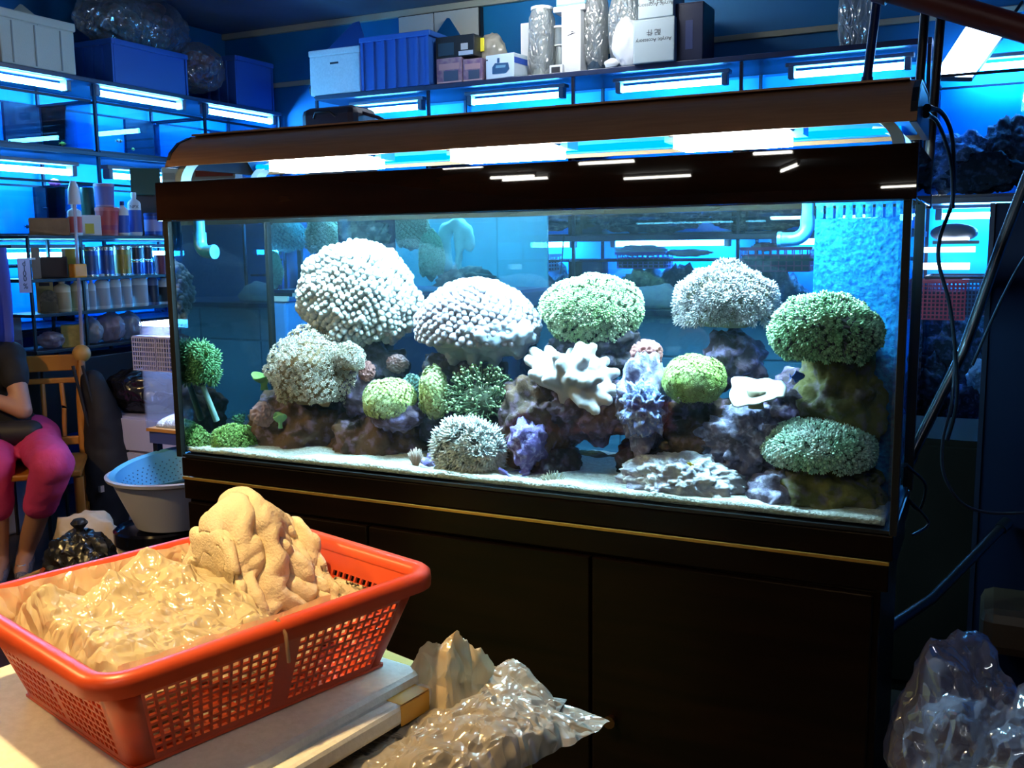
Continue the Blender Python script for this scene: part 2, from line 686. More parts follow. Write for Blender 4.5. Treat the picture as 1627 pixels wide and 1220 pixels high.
def shelf_tank(lo, hi, axis, label, group, dark=(0.72, 1.0), rim=True):
    """all-glass tank; axis is the direction its back panel faces away from: 'x' (left wall) or 'y' (back wall)"""
    x0, y0, z0 = lo
    x1, y1, z1 = hi
    t = thing('shelf_tank', label, 'fish tank', ((x0 + x1) / 2, (y0 + y1) / 2, z0), group)
    g = 0.008
    if axis == 'x':
        MB().box((x1 - g, y0, z0), (x1, y1, z1)).build('front_pane', M_pane, t)
        for ya in (y0, y1 - g):
            MB().box((x0, ya, z0), (x1 - g - 0.001, ya + g, z1)).build('side_pane', M_pane, t)
        ys = y0 + (y1 - y0) * dark[0]
        MB().box((x0 + 0.004, y0 + 0.01, z0 + 0.01), (x0 + 0.012, ys, z1)).build('back_panel', M_bluebg, t)
        MB().box((x0 + 0.004, ys + 0.002, z0 + 0.01), (x0 + 0.03, y1 - 0.01, z1)).build('dark_panel', M_darkbg, t)
    else:
        MB().box((x0, y0, z0), (x1, y0 + g, z1)).build('front_pane', M_pane, t)
        for xa in (x0, x1 - g):
            MB().box((xa, y0 + g + 0.001, z0), (xa + g, y1, z1)).build('side_pane', M_pane, t)
        xs = x0 + (x1 - x0) * dark[0]
        MB().box((x0 + 0.01, y1 - 0.012, z0 + 0.01), (xs, y1 - 0.004, z1)).build('back_panel', M_bluebg, t)
        if xs < x1 - 0.03:
            MB().box((xs + 0.002, y1 - 0.03, z0 + 0.01), (x1 - 0.01, y1 - 0.004, z1)).build('dark_panel', M_darkbg, t)
    MB().box((x0, y0, z0 - 0.01), (x1, y1, z0)).build('bottom_pane', M_darkbg, t)
    MB().box((x0 + 0.012, y0 + 0.012, z0 + 0.012), (x1 - 0.012, y1 - 0.034, z1 - 0.05) if axis == 'y' else (x1 - 0.012, y1 - 0.012, z1 - 0.05)).build('water', M_shelfwater, t)
    if rim:
        b = MB()
        r = 0.012
        b.box((x0 - 0.002, y0 - 0.002, z1), (x1 + 0.002, y0 + r, z1 + 0.012)).box((x0 - 0.002, y1 - r, z1), (x1 + 0.002, y1 + 0.002, z1 + 0.012))
        b.box((x0 - 0.002, y0 + r, z1), (x0 + r, y1 - r, z1 + 0.012)).box((x1 - r, y0 + r, z1), (x1 + 0.002, y1 - r, z1 + 0.012))
        b.build('rim', M_rail, t)
    return t


# left wall: three tiers of three tanks, front plane x = -4.4
LX0, LX1 = -4.86, -4.4
LCOLS = [(1.19, 1.995), (2.015, 2.825), (2.845, 3.53)]
LTIERS = [('top', 1.925, 2.175), ('middle', 1.470, 1.735), ('bottom', 0.985, 1.30)]
CW = ('nearest the seated woman', 'in the middle of the row', 'at the corner end of the row')
rack = thing('tank_rack', 'dark steel rack holding three rows of blue tanks on the left wall', 'rack', (-4.63, 2.35, 0))
for z in (2.285, 1.900, 1.445, 0.960):
    MB().box((LX0, 1.0, z - 0.012), (LX1 + 0.01, 3.56, z + 0.012)).build('shelf_board', M_board, rack, bevel=0.003)
for y in (1.0, 1.998, 2.828, 3.534):
    for x in (LX1 - 0.016, LX0):
        MB().box((x, y, 0), (x + 0.016, y + 0.014, 2.27)).build('post', M_rail, rack)
for (tn, z0, z1) in LTIERS:
    for k, (y0, y1) in enumerate(LCOLS):
        shelf_tank((LX0 + 0.02, y0 + 0.02, z0), (LX1 - 0.02, y1 - 0.006, z1), 'x',
                   'blue-lit tank, %s row of the left wall, %s' % (tn, CW[k]), 'tanks along the left wall',
                   dark=(0.70 if tn == 'top' else 0.9, 1))
        tz = z1 + 0.06
        a, b_ = (y0 + 0.05, y0 + 0.66) if tn == 'top' else (y0 + 0.1, y0 + 0.66)
        tube_light(a, b_, tz, 'y', 'glowing blue tube over the %s left-wall tank %s' % (tn, CW[k]), 'tubes over the left-wall tanks', LX1 - 0.05)

# back wall: front plane y = 3.1
BY0, BY1 = 3.1, 3.56
BC = [(-3.75, -2.985), (-2.95, -2.085), (-2.05, -1.185), (-1.15, -0.32), (-0.30, 0.55)]
BN = ('above the left end of the long hood', 'behind the pump box', 'behind the clear skimmers', 'behind the wrapped white panel', 'right of the reef tank')
rack2 = thing('tank_rack', 'dark steel rack holding two rows of tanks on the back wall', 'rack', (-1.6, 3.33, 0))
for z, x0, x1 in ((2.285, -3.76, -0.30), (1.415, -3.76, -0.31), (1.565, -0.305, 0.56), (0.46, -3.76, 0.56)):
    MB().box((x0, BY0 - 0.01, z - 0.014), (x1, BY1, z + 0.014)).build('shelf_board', M_board, rack2, bevel=0.003)
for x in (-3.765, -2.976, -2.076, -1.176, -0.318, 0.56):
    for y in (BY0 - 0.004, BY1 - 0.02):
        MB().box((x, y, 0), (x + 0.016, y + 0.016, 2.27)).build('post', M_rail, rack2)
for k, (x0, x1) in enumerate(BC):
    za = 1.43 if k < 4 else 1.58
    shelf_tank((x0 + 0.015, BY0 + 0.015, za + 0.01), (x1 - 0.015, BY1 - 0.02, 2.12), 'y', 'upper back-wall tank ' + BN[k],
               'tanks along the back wall', dark=(0.97, 1))
    zt = 1.29 if k < 4 else 1.205
    shelf_tank((x0 + 0.015, BY0 + 0.015, 0.485), (x1 - 0.015, BY1 - 0.02, zt), 'y', 'lower back-wall tank ' + BN[k],
               'tanks along the back wall', dark=(0.97, 1))
    if k < 4:
        w = x1 - x0
        tube_light(x0 + 0.22, x1 - 0.10, 2.20, 'x', 'glowing blue tube over the back-wall tank ' + BN[k], 'tubes over the back-wall tanks', BY0 + 0.10)
        tube_light(x0 + 0.12, x1 - 0.12, 1.385, 'x', 'blue tube under the middle back-wall shelf ' + BN[k], 'tubes under the middle shelf of the back wall', BY0 + 0.30)
tube_light(-0.16, 0.42, 2.20, 'x', 'unseen blue tube added behind the bright lamp to light the upper right tank', 'tubes over the back-wall tanks', BY0 + 0.34)  # added tube, hidden from view, to brighten the blue back here
# blue backs of the open air space above each tank row
MB().box((-3.74, 3.57, 0.5), (0.55, 3.578, 2.26)).build('back_sheet', M_bluebg, rack2)
MB().box((-4.885, 1.0, 0.9), (-4.877, 3.55, 2.26)).build('back_sheet', M_bluebg, rack)

# ================================================================== REEF AQUARIUM
TX0, TX1, TY1 = -1.925, -0.135, 0.385
M_wood = mat('dark_gloss_wood', (0.005, 0.003, 0.002), 0.3, col2=(0.010, 0.005, 0.003), nscale=3.0, stretch=(1.0, 1.0, 9.0), spec=0.10)
M_hoodwood = mat('hood_gloss_wood', (0.016, 0.007, 0.003), 0.012, col2=(0.036, 0.015, 0.006), nscale=2.2, stretch=(1.0, 1.0, 8.0), spec=0.6)
M_gold = mat('gold_inlay', (0.55, 0.30, 0.06), 0.35, 0.6)
M_bronze = mat('brushed_bronze', (0.52, 0.26, 0.13), 0.36, 0.35, col2=(0.60, 0.31, 0.16), nscale=30, stretch=(0.3, 6, 6))
M_reflector = mat('lit_blue_reflector', (0.05, 0.32, 0.85), 0.25, 0.3)  # blue light of the actinic tubes put into the reflector's colour
M_silicone = mat('black_silicone', (0.006, 0.007, 0.008), 0.4)
M_tankpane = glass('reef_front_pane', (0.93, 0.985, 1.0), 0.015)
M_tankside = glass('reef_side_pane', (0.18, 0.42, 0.55), 0.62, 0.012)
M_tankback = glass('reef_back_pane', (0.72, 0.90, 0.97), 0.10)

# cabinet
cab = thing('aquarium_cabinet', 'near-black glossy wooden cabinet carrying the reef tank', 'cabinet', (-1.03, 0.2, 0))
MB().box((TX0 + 0.03, 0.006, 0.0), (TX1 - 0.025, TY1 - 0.01, 0.72)).build('carcass', M_wood, cab, bevel=0.003)
MB().box((TX0 + 0.02, -0.004, 0.722), (TX1 - 0.012, TY1, 0.776)).build('apron', M_wood, cab, bevel=0.003)
MB().box((TX0 + 0.02, -0.008, 0.776), (TX1 - 0.012, -0.002, 0.782)).build('gold_inlay', M_gold, cab)['label'] = 'thin gold line'
MB().box((TX0 + 0.012, 0.0, 0.782), (TX1 - 0.006, TY1 + 0.005, 0.832)).build('top_rail', M_wood, cab, bevel=0.003)
dw = (TX1 - TX0 - 0.07) / 3
for k in range(3):
    a = TX0 + 0.035 + k * dw
    d = MB().box((a + 0.003, -0.012, 0.045), (a + dw - 0.003, 0.004, 0.716)).build('door', M_wood, cab, bevel=0.003)
    hx = a + dw - 0.05 if k < 2 else a + 0.05
    MB().cyl((hx, -0.012, 0.36), (hx, -0.034, 0.36), 0.009, 0.014, 12).build('knob', mat('dark_bronze', (0.10, 0.04, 0.02), 0.3, 0.8), d, smooth=50)
MB().box((TX0 + 0.06, 0.02, 0.0), (TX1 - 0.06, 0.03, 0.045)).build('plinth', M_black, cab)

# glass box with its hood board
tank = thing('reef_aquarium', 'large reef aquarium full of corals with dark wooden hood board', 'aquarium', (-1.03, 0.2, 0.834))
MB().box((TX0 + 0.012, 0.0, 0.842), (TX1 - 0.012, 0.008, 1.475)).build('front_pane', M_tankpane, tank)
MB().box((TX0 + 0.012, TY1 - 0.008, 0.842), (TX1 - 0.012, TY1, 1.475)).build('back_pane', M_tankback, tank)
MB().box((TX0 + 0.012, 0.009, 0.842), (TX0 + 0.02, TY1 - 0.009, 1.475)).build('side_pane', M_tankside, tank)
MB().box((TX1 - 0.02, 0.009, 0.842), (TX1 - 0.012, TY1 - 0.009, 1.475)).build('side_pane', glass('reef_right_pane', (0.75, 0.92, 0.97), 0.15), tank)
MB().box((TX0 + 0.01, 0.001, 0.834), (TX1 - 0.01, TY1, 0.841)).build('bottom_pane', M_silicone, tank)
for x0, x1, y0, y1 in ((TX0, TX0 + 0.017, -0.004, 0.012), (TX1 - 0.014, TX1, -0.006, 0.012), (TX0 + 0.012, TX0 + 0.026, TY1 - 0.016, TY1 + 0.003), (TX1 - 0.02, TX1, TY1 - 0.012, TY1 + 0.003)):
    MB().box((x0, y0, 0.834), (x1, y1, 1.455)).build('corner_strip', M_silicone, tank, bevel=0.001)
hb = MB()
for lo, hi in (((TX0 - 0.014, -0.010, 1.452), (TX1 + 0.008, 0.002, 1.549)), ((TX0 - 0.014, TY1 - 0.002, 1.452), (TX1 + 0.008, TY1 + 0.01, 1.490)),
               ((TX0 - 0.014, 0.002, 1.452), (TX0 - 0.003, TY1 - 0.002, 1.549)), ((TX1 - 0.003, 0.002, 1.452), (TX1 + 0.008, TY1 - 0.002, 1.549))):
    hb.box(lo, hi)
hb.build('hood_board', M_hoodwood, tank, bevel=0.002)
MB().box((TX0 + 0.01, -0.0125, 1.4495), (TX1 - 0.004, -0.0005, 1.4515)).build('hood_edge', M_black, tank)

# overflow box on the right with its comb of teeth, and the return pipe beside it
M_acryl = mat('bright_blue_acrylic', (0.0, 0.11, 0.42), 0.35, col2=(0.01, 0.28, 0.66), nscale=130, ncontrast=0.55, bump=0.5, bscale=60)
ob = thing('overflow_box', 'bright blue speckled overflow box standing in the right end of the tank', 'overflow box', (-0.25, 0.29, 0.845))
OX0, OX1, OY0 = -0.333, -0.162, 0.20
MB().box((OX0, OY0, 0.845), (OX1, OY0 + 0.006, 1.425)).build('front_panel', M_acryl, ob)
MB().box((OX0, OY0 + 0.006, 0.845), (OX0 + 0.006, TY1 - 0.012, 1.425)).build('side_panel', M_acryl, ob)
nt_ = 9
for k in range(nt_):
    xa = OX0 + (OX1 - OX0) * (k + 0.12) / nt_
    MB().box((xa, OY0, 1.426), (xa + (OX1 - OX0) * 0.70 / nt_, OY0 + 0.006, 1.452)).build('tooth', M_acryl, ob)
MB().box((OX0, OY0, 1.452), (OX1, OY0 + 0.006, 1.468)).build('top_strip', M_acryl, ob)
M_pipe = mat('pale_blue_pipe', (0.02, 0.26, 0.58), 0.35, col2=(0.06, 0.36, 0.66), nscale=40, bump=0.2)


def pipe_thing(px, y, top, bend, out, label, r):
    p = at(px, 350, y)
    t = thing('return_pipe', label, 'pipe', (p.x, y, bend))
    MB().cyl((p.x, y, bend + 0.045), (p.x, y, top), r, n=16).build('pipe', M_pipe, t, smooth=50)
    pts = [(p.x, y, bend + 0.05)]
    for i in range(7):
        a = math.pi / 2 * i / 6
        pts.append((p.x + out * 0.03 * (1 - math.cos(a)), y - 0.006 * i / 6, bend + 0.03 - 0.03 * math.sin(a)))
    pts.append((p.x + out * 0.055, y - 0.012, bend))
    MB().tube(pts, r * 1.22, 16).build('elbow', M_pipe, t, smooth=60)
    MB().cyl(Vector(pts[-1]) - Vector((out * 0.004, 0, 0)), Vector(pts[-1]) + Vector((out * 0.004, 0, 0)), r * 1.32, n=16).build('rim', M_pipe, t, smooth=50)


pipe_thing(1283, 0.30, 1.47, 1.385, -1, 'pale blue elbow pipe beside the speckled overflow box', 0.0125)
pipe_thing(316, 0.06, 1.47, 1.372, 1, 'blue elbow pipe hanging inside the left end of the reef tank', 0.014)

# water body with a slight haze
wm = bpy.data.materials.new('reef_water')
wm.use_nodes = True
nt = wm.node_tree
nt.nodes.remove(nt.nodes['Principled BSDF'])
tr = nt.nodes.new('ShaderNodeBsdfTransparent')
tr.inputs[0].default_value = (0.97, 0.995, 1.0, 1)
sc_ = nt.nodes.new('ShaderNodeVolumeScatter')
sc_.inputs['Color'].default_value = (0.55, 0.86, 1.0, 1)
sc_.inputs['Density'].default_value = 0.06
sc_.inputs['Anisotropy'].default_value = 0.3
nt.links.new(tr.outputs[0], nt.nodes['Material Output'].inputs[0])
nt.links.new(sc_.outputs[0], nt.nodes['Material Output'].inputs['Volume'])
MB().box((TX0 + 0.022, 0.010, 0.846), (TX1 - 0.022, TY1 - 0.010, 1.468)).build('water', wm, tank)

# light bar over the tank
bar = thing('light_fixture', 'long curved bronze light bar with three white lamps over the reef tank', 'light fixture', (-1.03, 0.19, 1.549))
HX0, HX1 = -1.93, -0.135
out = [(0.02, 1.590), (0.035, 1.624), (0.065, 1.652), (0.105, 1.668), (0.115, 1.674), (0.27, 1.674), (0.31, 1.668), (0.345, 1.648), (0.37, 1.620), (0.38, 1.590)]
inn = [(0.372, 1.590), (0.362, 1.618), (0.338, 1.641), (0.305, 1.659), (0.27, 1.665), (0.115, 1.665), (0.105, 1.659), (0.072, 1.644), (0.044, 1.620), (0.028, 1.590)]
MB().prism(out + inn, 0, HX0, HX1).build('shell', M_bronze, bar, smooth=35)
MB().box((HX0 + 0.02, 0.1, 1.674), (HX1 - 0.02, 0.118, 1.678)).build('seam_strip', M_bronze, bar)
for x in (HX0, HX1 - 0.012):
    MB().prism([(0.02, 1.588), (0.035, 1.626), (0.065, 1.654), (0.105, 1.671), (0.31, 1.671), (0.345, 1.650), (0.37, 1.622), (0.38, 1.588)], 0, x, x + 0.012).build('end_cap', M_blackplas, bar)
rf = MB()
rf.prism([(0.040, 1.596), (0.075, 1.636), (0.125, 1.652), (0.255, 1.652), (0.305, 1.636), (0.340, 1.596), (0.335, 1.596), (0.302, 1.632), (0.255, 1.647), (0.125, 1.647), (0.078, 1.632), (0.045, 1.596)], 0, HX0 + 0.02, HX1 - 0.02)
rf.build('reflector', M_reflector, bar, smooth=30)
for yy, zz in ((0.215, 1.622), (0.25, 1.624), (0.318, 1.606)):
    MB().cyl((HX0 + 0.05, yy, zz), (HX1 - 0.05, yy, zz), 0.008, n=10).build('tube', emit('actinic_tube_glow', (0.0, 0.30, 1.0), 2.2), bar, smooth=60)
M_halide = emit('halide_lamp_glow', (0.52, 0.87, 1.0), HALIDE)
for px0, px1 in ((455, 600), (738, 890), (1085, 1255)):
    a, b_ = at(px0, 262 - (px0 - 455) * 0.058, 0.11).x, at(px1, 262 - (px0 - 455) * 0.058, 0.11).x
    l = MB().box((a, 0.045, 1.567), (b_, 0.140, 1.590)).build('lamp', M_halide, bar)
    MB().box((a - 0.012, 0.048, 1.590), (b_ + 0.012, 0.152, 1.610)).build('lamp_housing', M_blackplas, bar)
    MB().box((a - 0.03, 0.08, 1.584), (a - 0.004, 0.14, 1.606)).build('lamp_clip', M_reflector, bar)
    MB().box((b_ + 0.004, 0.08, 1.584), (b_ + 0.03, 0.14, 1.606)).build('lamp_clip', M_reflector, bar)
M_leg = mat('white_bracket', (0.55, 0.78, 0.92), 0.3)
for s, x in ((1, HX0 + 0.02), (-1, HX1 - 0.02)):
    for y in (0.05, 0.33):
        pts = []
        for i in range(9):
            a = math.pi / 2 * i / 8
            pts.append((x + s * 0.085 * (1 - math.sin(a)) - s * 0.0, 1.616 - 0.066 * (1 - math.cos(a))))
        poly = [(p[0] - s * 0.0, p[1] - 0.0) for p in pts]
        inner = [(p[0] + s * 0.020 * math.sin(math.pi / 2 * i / 8 + 0.2), p[1] - 0.010 * math.cos(math.pi / 2 * i / 8)) for i, p in enumerate(pts)][::-1]
        MB().prism(poly[::1] + inner, 1, y - 0.018, y + 0.018).build('bracket', M_leg, bar, smooth=40)
# prism axis 1 keeps (x, z) polygons upright

# ================================================================== SAND, ROCKS, CORALS
def rock_mat(name, c1, c2, c3, scale=9.0):
    if name in MATS:
        return MATS[name]
    ma = bpy.data.materials.new(name)
    ma.use_nodes = True
    nt = ma.node_tree
    L = nt.links.new
    b = nt.nodes['Principled BSDF']
    b.inputs['Roughness'].default_value = 0.8
    tc = nt.nodes.new('ShaderNodeTexCoord')
    n1 = nt.nodes.new('ShaderNodeTexNoise')
    n1.inputs['Scale'].default_value = scale
    n1.inputs['Detail'].default_value = 6
    L(tc.outputs['Object'], n1.inputs['Vector'])
    r1 = nt.nodes.new('ShaderNodeValToRGB')
    e = r1.color_ramp.elements
    e[0].position, e[0].color = 0.36, (*c1, 1)
    e[1].position, e[1].color = 0.52, (*c2, 1)
    L(n1.outputs['Fac'], r1.inputs[0])
    n2 = nt.nodes.new('ShaderNodeTexNoise')
    n2.inputs['Scale'].default_value = scale * 4.5
    n2.inputs['Detail'].default_value = 8
    L(tc.outputs['Object'], n2.inputs['Vector'])
    r2 = nt.nodes.new('ShaderNodeValToRGB')
    r2.color_ramp.elements[0].position = 0.50
    r2.color_ramp.elements[1].position = 0.66
    L(n2.outputs['Fac'], r2.inputs[0])
    mx = nt.nodes.new('ShaderNodeMix')
    mx.data_type = 'RGBA'
    L(r2.outputs['Color'], mx.inputs['Factor'])
    L(r1.outputs['Color'], mx.inputs['A'])
    mx.inputs['B'].default_value = (*c3, 1)
    L(mx.outputs['Result'], b.inputs['Base Color'])
    bp = nt.nodes.new('ShaderNodeBump')
    bp.inputs['Strength'].default_value = 0.9
    bp.inputs['Distance'].default_value = 0.008
    L(n2.outputs['Fac'], bp.inputs['Height'])
    L(bp.outputs['Normal'], b.inputs['Normal'])
    MATS[name] = ma
    return ma


R_brown = rock_mat('brown_live_rock', (0.045, 0.024, 0.016), (0.13, 0.065, 0.035), (0.24, 0.15, 0.24))
R_plum = rock_mat('plum_live_rock', (0.05, 0.03, 0.045), (0.10, 0.06, 0.10), (0.26, 0.20, 0.42))
R_violet = rock_mat('violet_crusted_rock', (0.10, 0.06, 0.24), (0.24, 0.20, 0.62), (0.55, 0.52, 0.95), 16)
R_blue = rock_mat('blue_crusted_rock', (0.10, 0.13, 0.42), (0.30, 0.40, 0.85), (0.62, 0.72, 1.0), 18)
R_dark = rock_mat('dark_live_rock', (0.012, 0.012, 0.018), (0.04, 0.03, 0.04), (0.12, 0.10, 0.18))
R_pale = rock_mat('pale_pitted_rock', (0.40, 0.38, 0.55), (0.72, 0.74, 0.86), (0.92, 0.94, 0.98), 12)
R_olive = rock_mat('olive_algae_rock', (0.07, 0.07, 0.016), (0.20, 0.18, 0.05), (0.22, 0.18, 0.20))
R_grey = rock_mat('grey_live_rock', (0.11, 0.10, 0.16), (0.28, 0.26, 0.42), (0.58, 0.56, 0.82), 12)


def rock_mesh(name, c, r, seed, sub=5, amp=0.28, pits=0.0, freq=2.2):
    V, F = ico(sub)
    Q = V * (np.array(r) / np.mean(r))
    d = 1 + amp * fbm(Q, freq, 5, 0.55, seed)
    if pits:
        d -= pits * np.clip(0.22 - creases(V, 5.0, seed) * 0.0 - np.array([noise.voronoi(Vector(p) * 4.2 + Vector((seed, 0, 0)))[0][0] for p in Q]), 0, 1)
    P = V * d[:, None] * np.array(r) + np.array(c)
    P[:, 2] = np.maximum(P[:, 2], 0.852)
    P[:, 1] = np.clip(P[:, 1], 0.016, 0.370)
    return P, F


def box_px(x0, y0, x1, y1, Y):
    c = at((x0 + x1) / 2, (y0 + y1) / 2, Y)
    s = mpp(c)
    return c, (x1 - x0) / 2 * s, (y1 - y0) / 2 * s


def rock(px, Y, m_, label, seed, ry=0.1, sub=5, amp=0.28, pits=0.0, freq=2.2, name='live_rock', group=None):
    c, rx, rz = box_px(*px, Y)
    P, F = rock_mesh(name, c, (rx, ry, rz), seed, sub, amp, pits, freq)
    o = link(name, np_mesh(name, P, F, m_))
    return tag(o, label, 'rock', group)


# sand bed: a shallow uneven sheet with grains
bm = bmesh.new()
nx, ny = 120, 26
x0, x1, y0, y1 = TX0 + 0.024, TX1 - 0.024, 0.011, TY1 - 0.011
vv = [[bm.verts.new((x0 + (x1 - x0) * i / nx, y0 + (y1 - y0) * j / ny, 0)) for j in range(ny + 1)] for i in range(nx + 1)]
for row in vv:
    for v in row:
        v.co.z = 0.862 + 0.006 * noise.noise(v.co * 14) + 0.003 * noise.noise(v.co * 60)
for i in range(nx):
    for j in range(ny):
        bm.faces.new((vv[i][j], vv[i + 1][j], vv[i + 1][j + 1], vv[i][j + 1]))
r = bmesh.ops.extrude_face_region(bm, geom=bm.faces[:])
for e in r['geom']:
    if isinstance(e, bmesh.types.BMVert):
        e.co.z = 0.8475
bmesh.ops.recalc_face_normals(bm, faces=bm.faces)
me = bpy.data.meshes.new('sand_bed')
bm.to_mesh(me)
bm.free()
finish(me, mat('white_coral_sand', (0.62, 0.64, 0.60), 0.9, col2=(0.82, 0.86, 0.82), nscale=120, bump=0.8, bscale=180), 179)
tag(link('sand_bed', me), 'white coral sand covering the floor of the reef tank', 'sand', kind='stuff')

# ---- rocks, back to front
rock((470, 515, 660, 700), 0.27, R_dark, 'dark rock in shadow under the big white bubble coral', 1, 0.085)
rock((395, 620, 560, 760), 0.21, R_brown, 'brown rock at the left under the beige flower coral', 2, 0.11)
rock((520, 640, 690, 775), 0.21, R_brown, 'brown rock between the beige coral and the white flower coral', 3, 0.10)
rock((545, 575, 600, 665), 0.20, R_plum, 'plum rock wedged right of the beige flower coral', 31, 0.06, sub=4)
rock((580, 630, 680, 685), 0.14, R_plum, 'purple crusted ledge below the yellow-green button coral', 32, 0.06, sub=4)
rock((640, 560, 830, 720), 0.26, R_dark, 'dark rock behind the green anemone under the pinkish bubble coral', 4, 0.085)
rock((795, 600, 910, 770), 0.19, R_brown, 'brown rock column under the white finger coral', 5, 0.10)
rock((812, 665, 868, 745), 0.09, R_violet, 'violet crusted rock right of the white flower coral', 6, 0.05, sub=4, amp=0.32)
rock((830, 705, 925, 800), 0.17, R_dark, 'dark rock stub standing on the sand under the finger coral', 7, 0.09)
rock((870, 600, 1010, 698), 0.21, R_plum, 'rough plum rock bridge below the white finger coral', 8, 0.09, amp=0.34)
rock((985, 560, 1062, 715), 0.17, R_grey, 'tall grey-blue rock right of the white finger coral', 9, 0.09, amp=0.32)
rock((990, 610, 1052, 690), 0.075, R_blue, 'blue crusted front of the tall rock beside the finger coral', 10, 0.035, sub=5, amp=0.42, freq=3.5)
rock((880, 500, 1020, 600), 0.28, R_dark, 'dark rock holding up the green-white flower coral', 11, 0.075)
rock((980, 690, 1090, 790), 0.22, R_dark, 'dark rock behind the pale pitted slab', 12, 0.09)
rock((1045, 630, 1200, 740), 0.24, R_brown, 'brown rock under the bright green ball coral', 13, 0.09)
rock((1120, 525, 1215, 620), 0.27, R_plum, 'plum rock neck under the pinkish flower coral', 14, 0.07, sub=4)
rock((1120, 645, 1265, 760), 0.17, R_grey, 'grey knobbly rock left of the green dome coral', 15, 0.08, amp=0.36, freq=3.0)
rock((1215, 590, 1330, 710), 0.22, R_plum, 'plum rock below the feathery green coral', 16, 0.07)
rock((1270, 545, 1402, 740), 0.19, R_olive, 'olive algae-covered rock under the feathery green coral', 17, 0.08)
rock((1215, 720, 1400, 840), 0.15, R_olive, 'olive rock on the sand under the green dome coral', 18, 0.11)
rock((1185, 750, 1275, 835), 0.08, R_grey, 'small violet-grey rock left of the olive rock', 19, 0.05, sub=4, amp=0.35)
rock((988, 722, 1182, 806), 0.10, R_pale, 'pale pitted rock slab lying on the sand at the front', 20, 0.078, sub=6, amp=0.24, pits=1.5, freq=3.0)
rock((870, 715, 1010, 765), 0.33, R_olive, 'low greenish rock far back behind the gap in the rocks', 21, 0.03, sub=4)
rock((672, 718, 712, 770), 0.10, R_violet, 'small blue-violet stone left of the white flower coral', 22, 0.04, sub=4)


# ---- coral builders
def dome_pts(n, cut, seed=0, bump=0.10, freq=1.8):
    """points and normals over a unit dome; cut = lowest normal z"""
    i = np.arange(n) + 0.5
    z = 1 - 2 * i / n
    ph = i * math.pi * (3 - math.sqrt(5))
    r = np.sqrt(1 - z * z)
    d = np.stack([r * np.cos(ph), r * np.sin(ph), z], 1)
    d = d + rng.normal(0, 0.35 / math.sqrt(n), d.shape)
    d /= np.linalg.norm(d, axis=1)[:, None]
    d = d[d[:, 2] > cut]
    return d, 1 + bump * fbm(d, freq, 3, 0.5, seed)


def scatter(T, P, N, size, spin=True, droop=0.0, tilt=0.0):
    """copies of template T = (V, F, material index) on points P, z axis along N"""
    V, F, MI = T
    n = len(P)
    N = N + rng.normal(0, tilt, N.shape)
    N[:, 2] -= droop
    N = N / np.linalg.norm(N, axis=1)[:, None]
    a = np.where(np.abs(N[:, 2:3]) < 0.9, np.array([[0, 0, 1.0]]), np.array([[1.0, 0, 0]]))
    X = np.cross(a, N)
    X /= np.linalg.norm(X, axis=1)[:, None]
    Yv = np.cross(N, X)
    if spin:
        t = rng.uniform(0, 6.283, n)[:, None]
        X, Yv = X * np.cos(t) + Yv * np.sin(t), Yv * np.cos(t) - X * np.sin(t)
    B = np.stack([X, Yv, N], 2)                     # n,3,3
    W = np.einsum('nij,kj->nki', B, V) * np.asarray(size)[:, None, None] + P[:, None, :]
    Fs = F[None] + (np.arange(n) * len(V))[:, None, None]
    return W.reshape(-1, 3), Fs.reshape(-1, F.shape[1]), np.tile(MI, n)


def tri(V, F, MI):
    out, mi = [], []
    for f, m_ in zip(F, MI):
        for k in range(1, len(f) - 1):
            out.append((f[0], f[k], f[k + 1]))
            mi.append(m_)
    return np.array(V, float), np.array(out), np.array(mi)


def from_mb(b):
    return tri(b.v, b.f, b.mi)


def T_bubble():
    V, F = ico(2)
    return V * np.array([0.92, 0.92, 1.05]) + np.array([0, 0, 0.2]), F, np.zeros(len(F), int)


def petal(b, a, r0, r1, z0, z1, w, t, mi=1, zmid=None):
    c, s = math.cos(a), math.sin(a)
    rm, zm = r0 + (r1 - r0) * 0.6, (z0 + (z1 - z0) * 0.6 if zmid is None else zmid)
    P = lambda r, q, z: (c * r - s * q, s * r + c * q, z)
    b.add([P(r0, 0, z0), P(rm, -w, zm), P(rm, w, zm), P(rm, 0, zm + t), P(r1, 0, z1)], [(0, 1, 3), (0, 3, 2), (1, 4, 3), (3, 4, 2), (0, 2, 1), (1, 2, 4)], mi)


def T_flower(stalk=1.0, n=9, r=0.62, lift=0.35, w=0.11, sr=0.10, rings=1):
    b = MB()
    b.cyl((0, 0, -stalk), (0, 0, 0.0), sr, sr * 1.4, 5, 0, caps=False)
    for k in range(n):
        petal(b, 6.283 * k / n, 0.05, r, 0.0, lift + 0.05 * (k % 2), w, 0.09, 1)
    if rings > 1:
        for k in range(n // 2 + 1):
            petal(b, 6.283 * (k + 0.5) / (n // 2 + 1), 0.03, r * 0.55, 0.02, lift + 0.3, w * 0.9, 0.08, 1)
    b.ball((0, 0, 0.03), 0.12, 4, 1)
    return from_mb(b)


def T_tent(bend=0.35, tip=0.13, rod=0.08, mi_tip=1):
    b = MB()
    pts = [(bend * t * t, 0, t) for t in (0, 0.35, 0.7, 1.0)]
    b.tube(pts, [rod * 1.1, rod, rod * 0.8, rod * 0.7], 5, 0)
    b.ball((bend * 1.05, 0, 1.02), tip, 5, mi_tip)
    return from_mb(b)


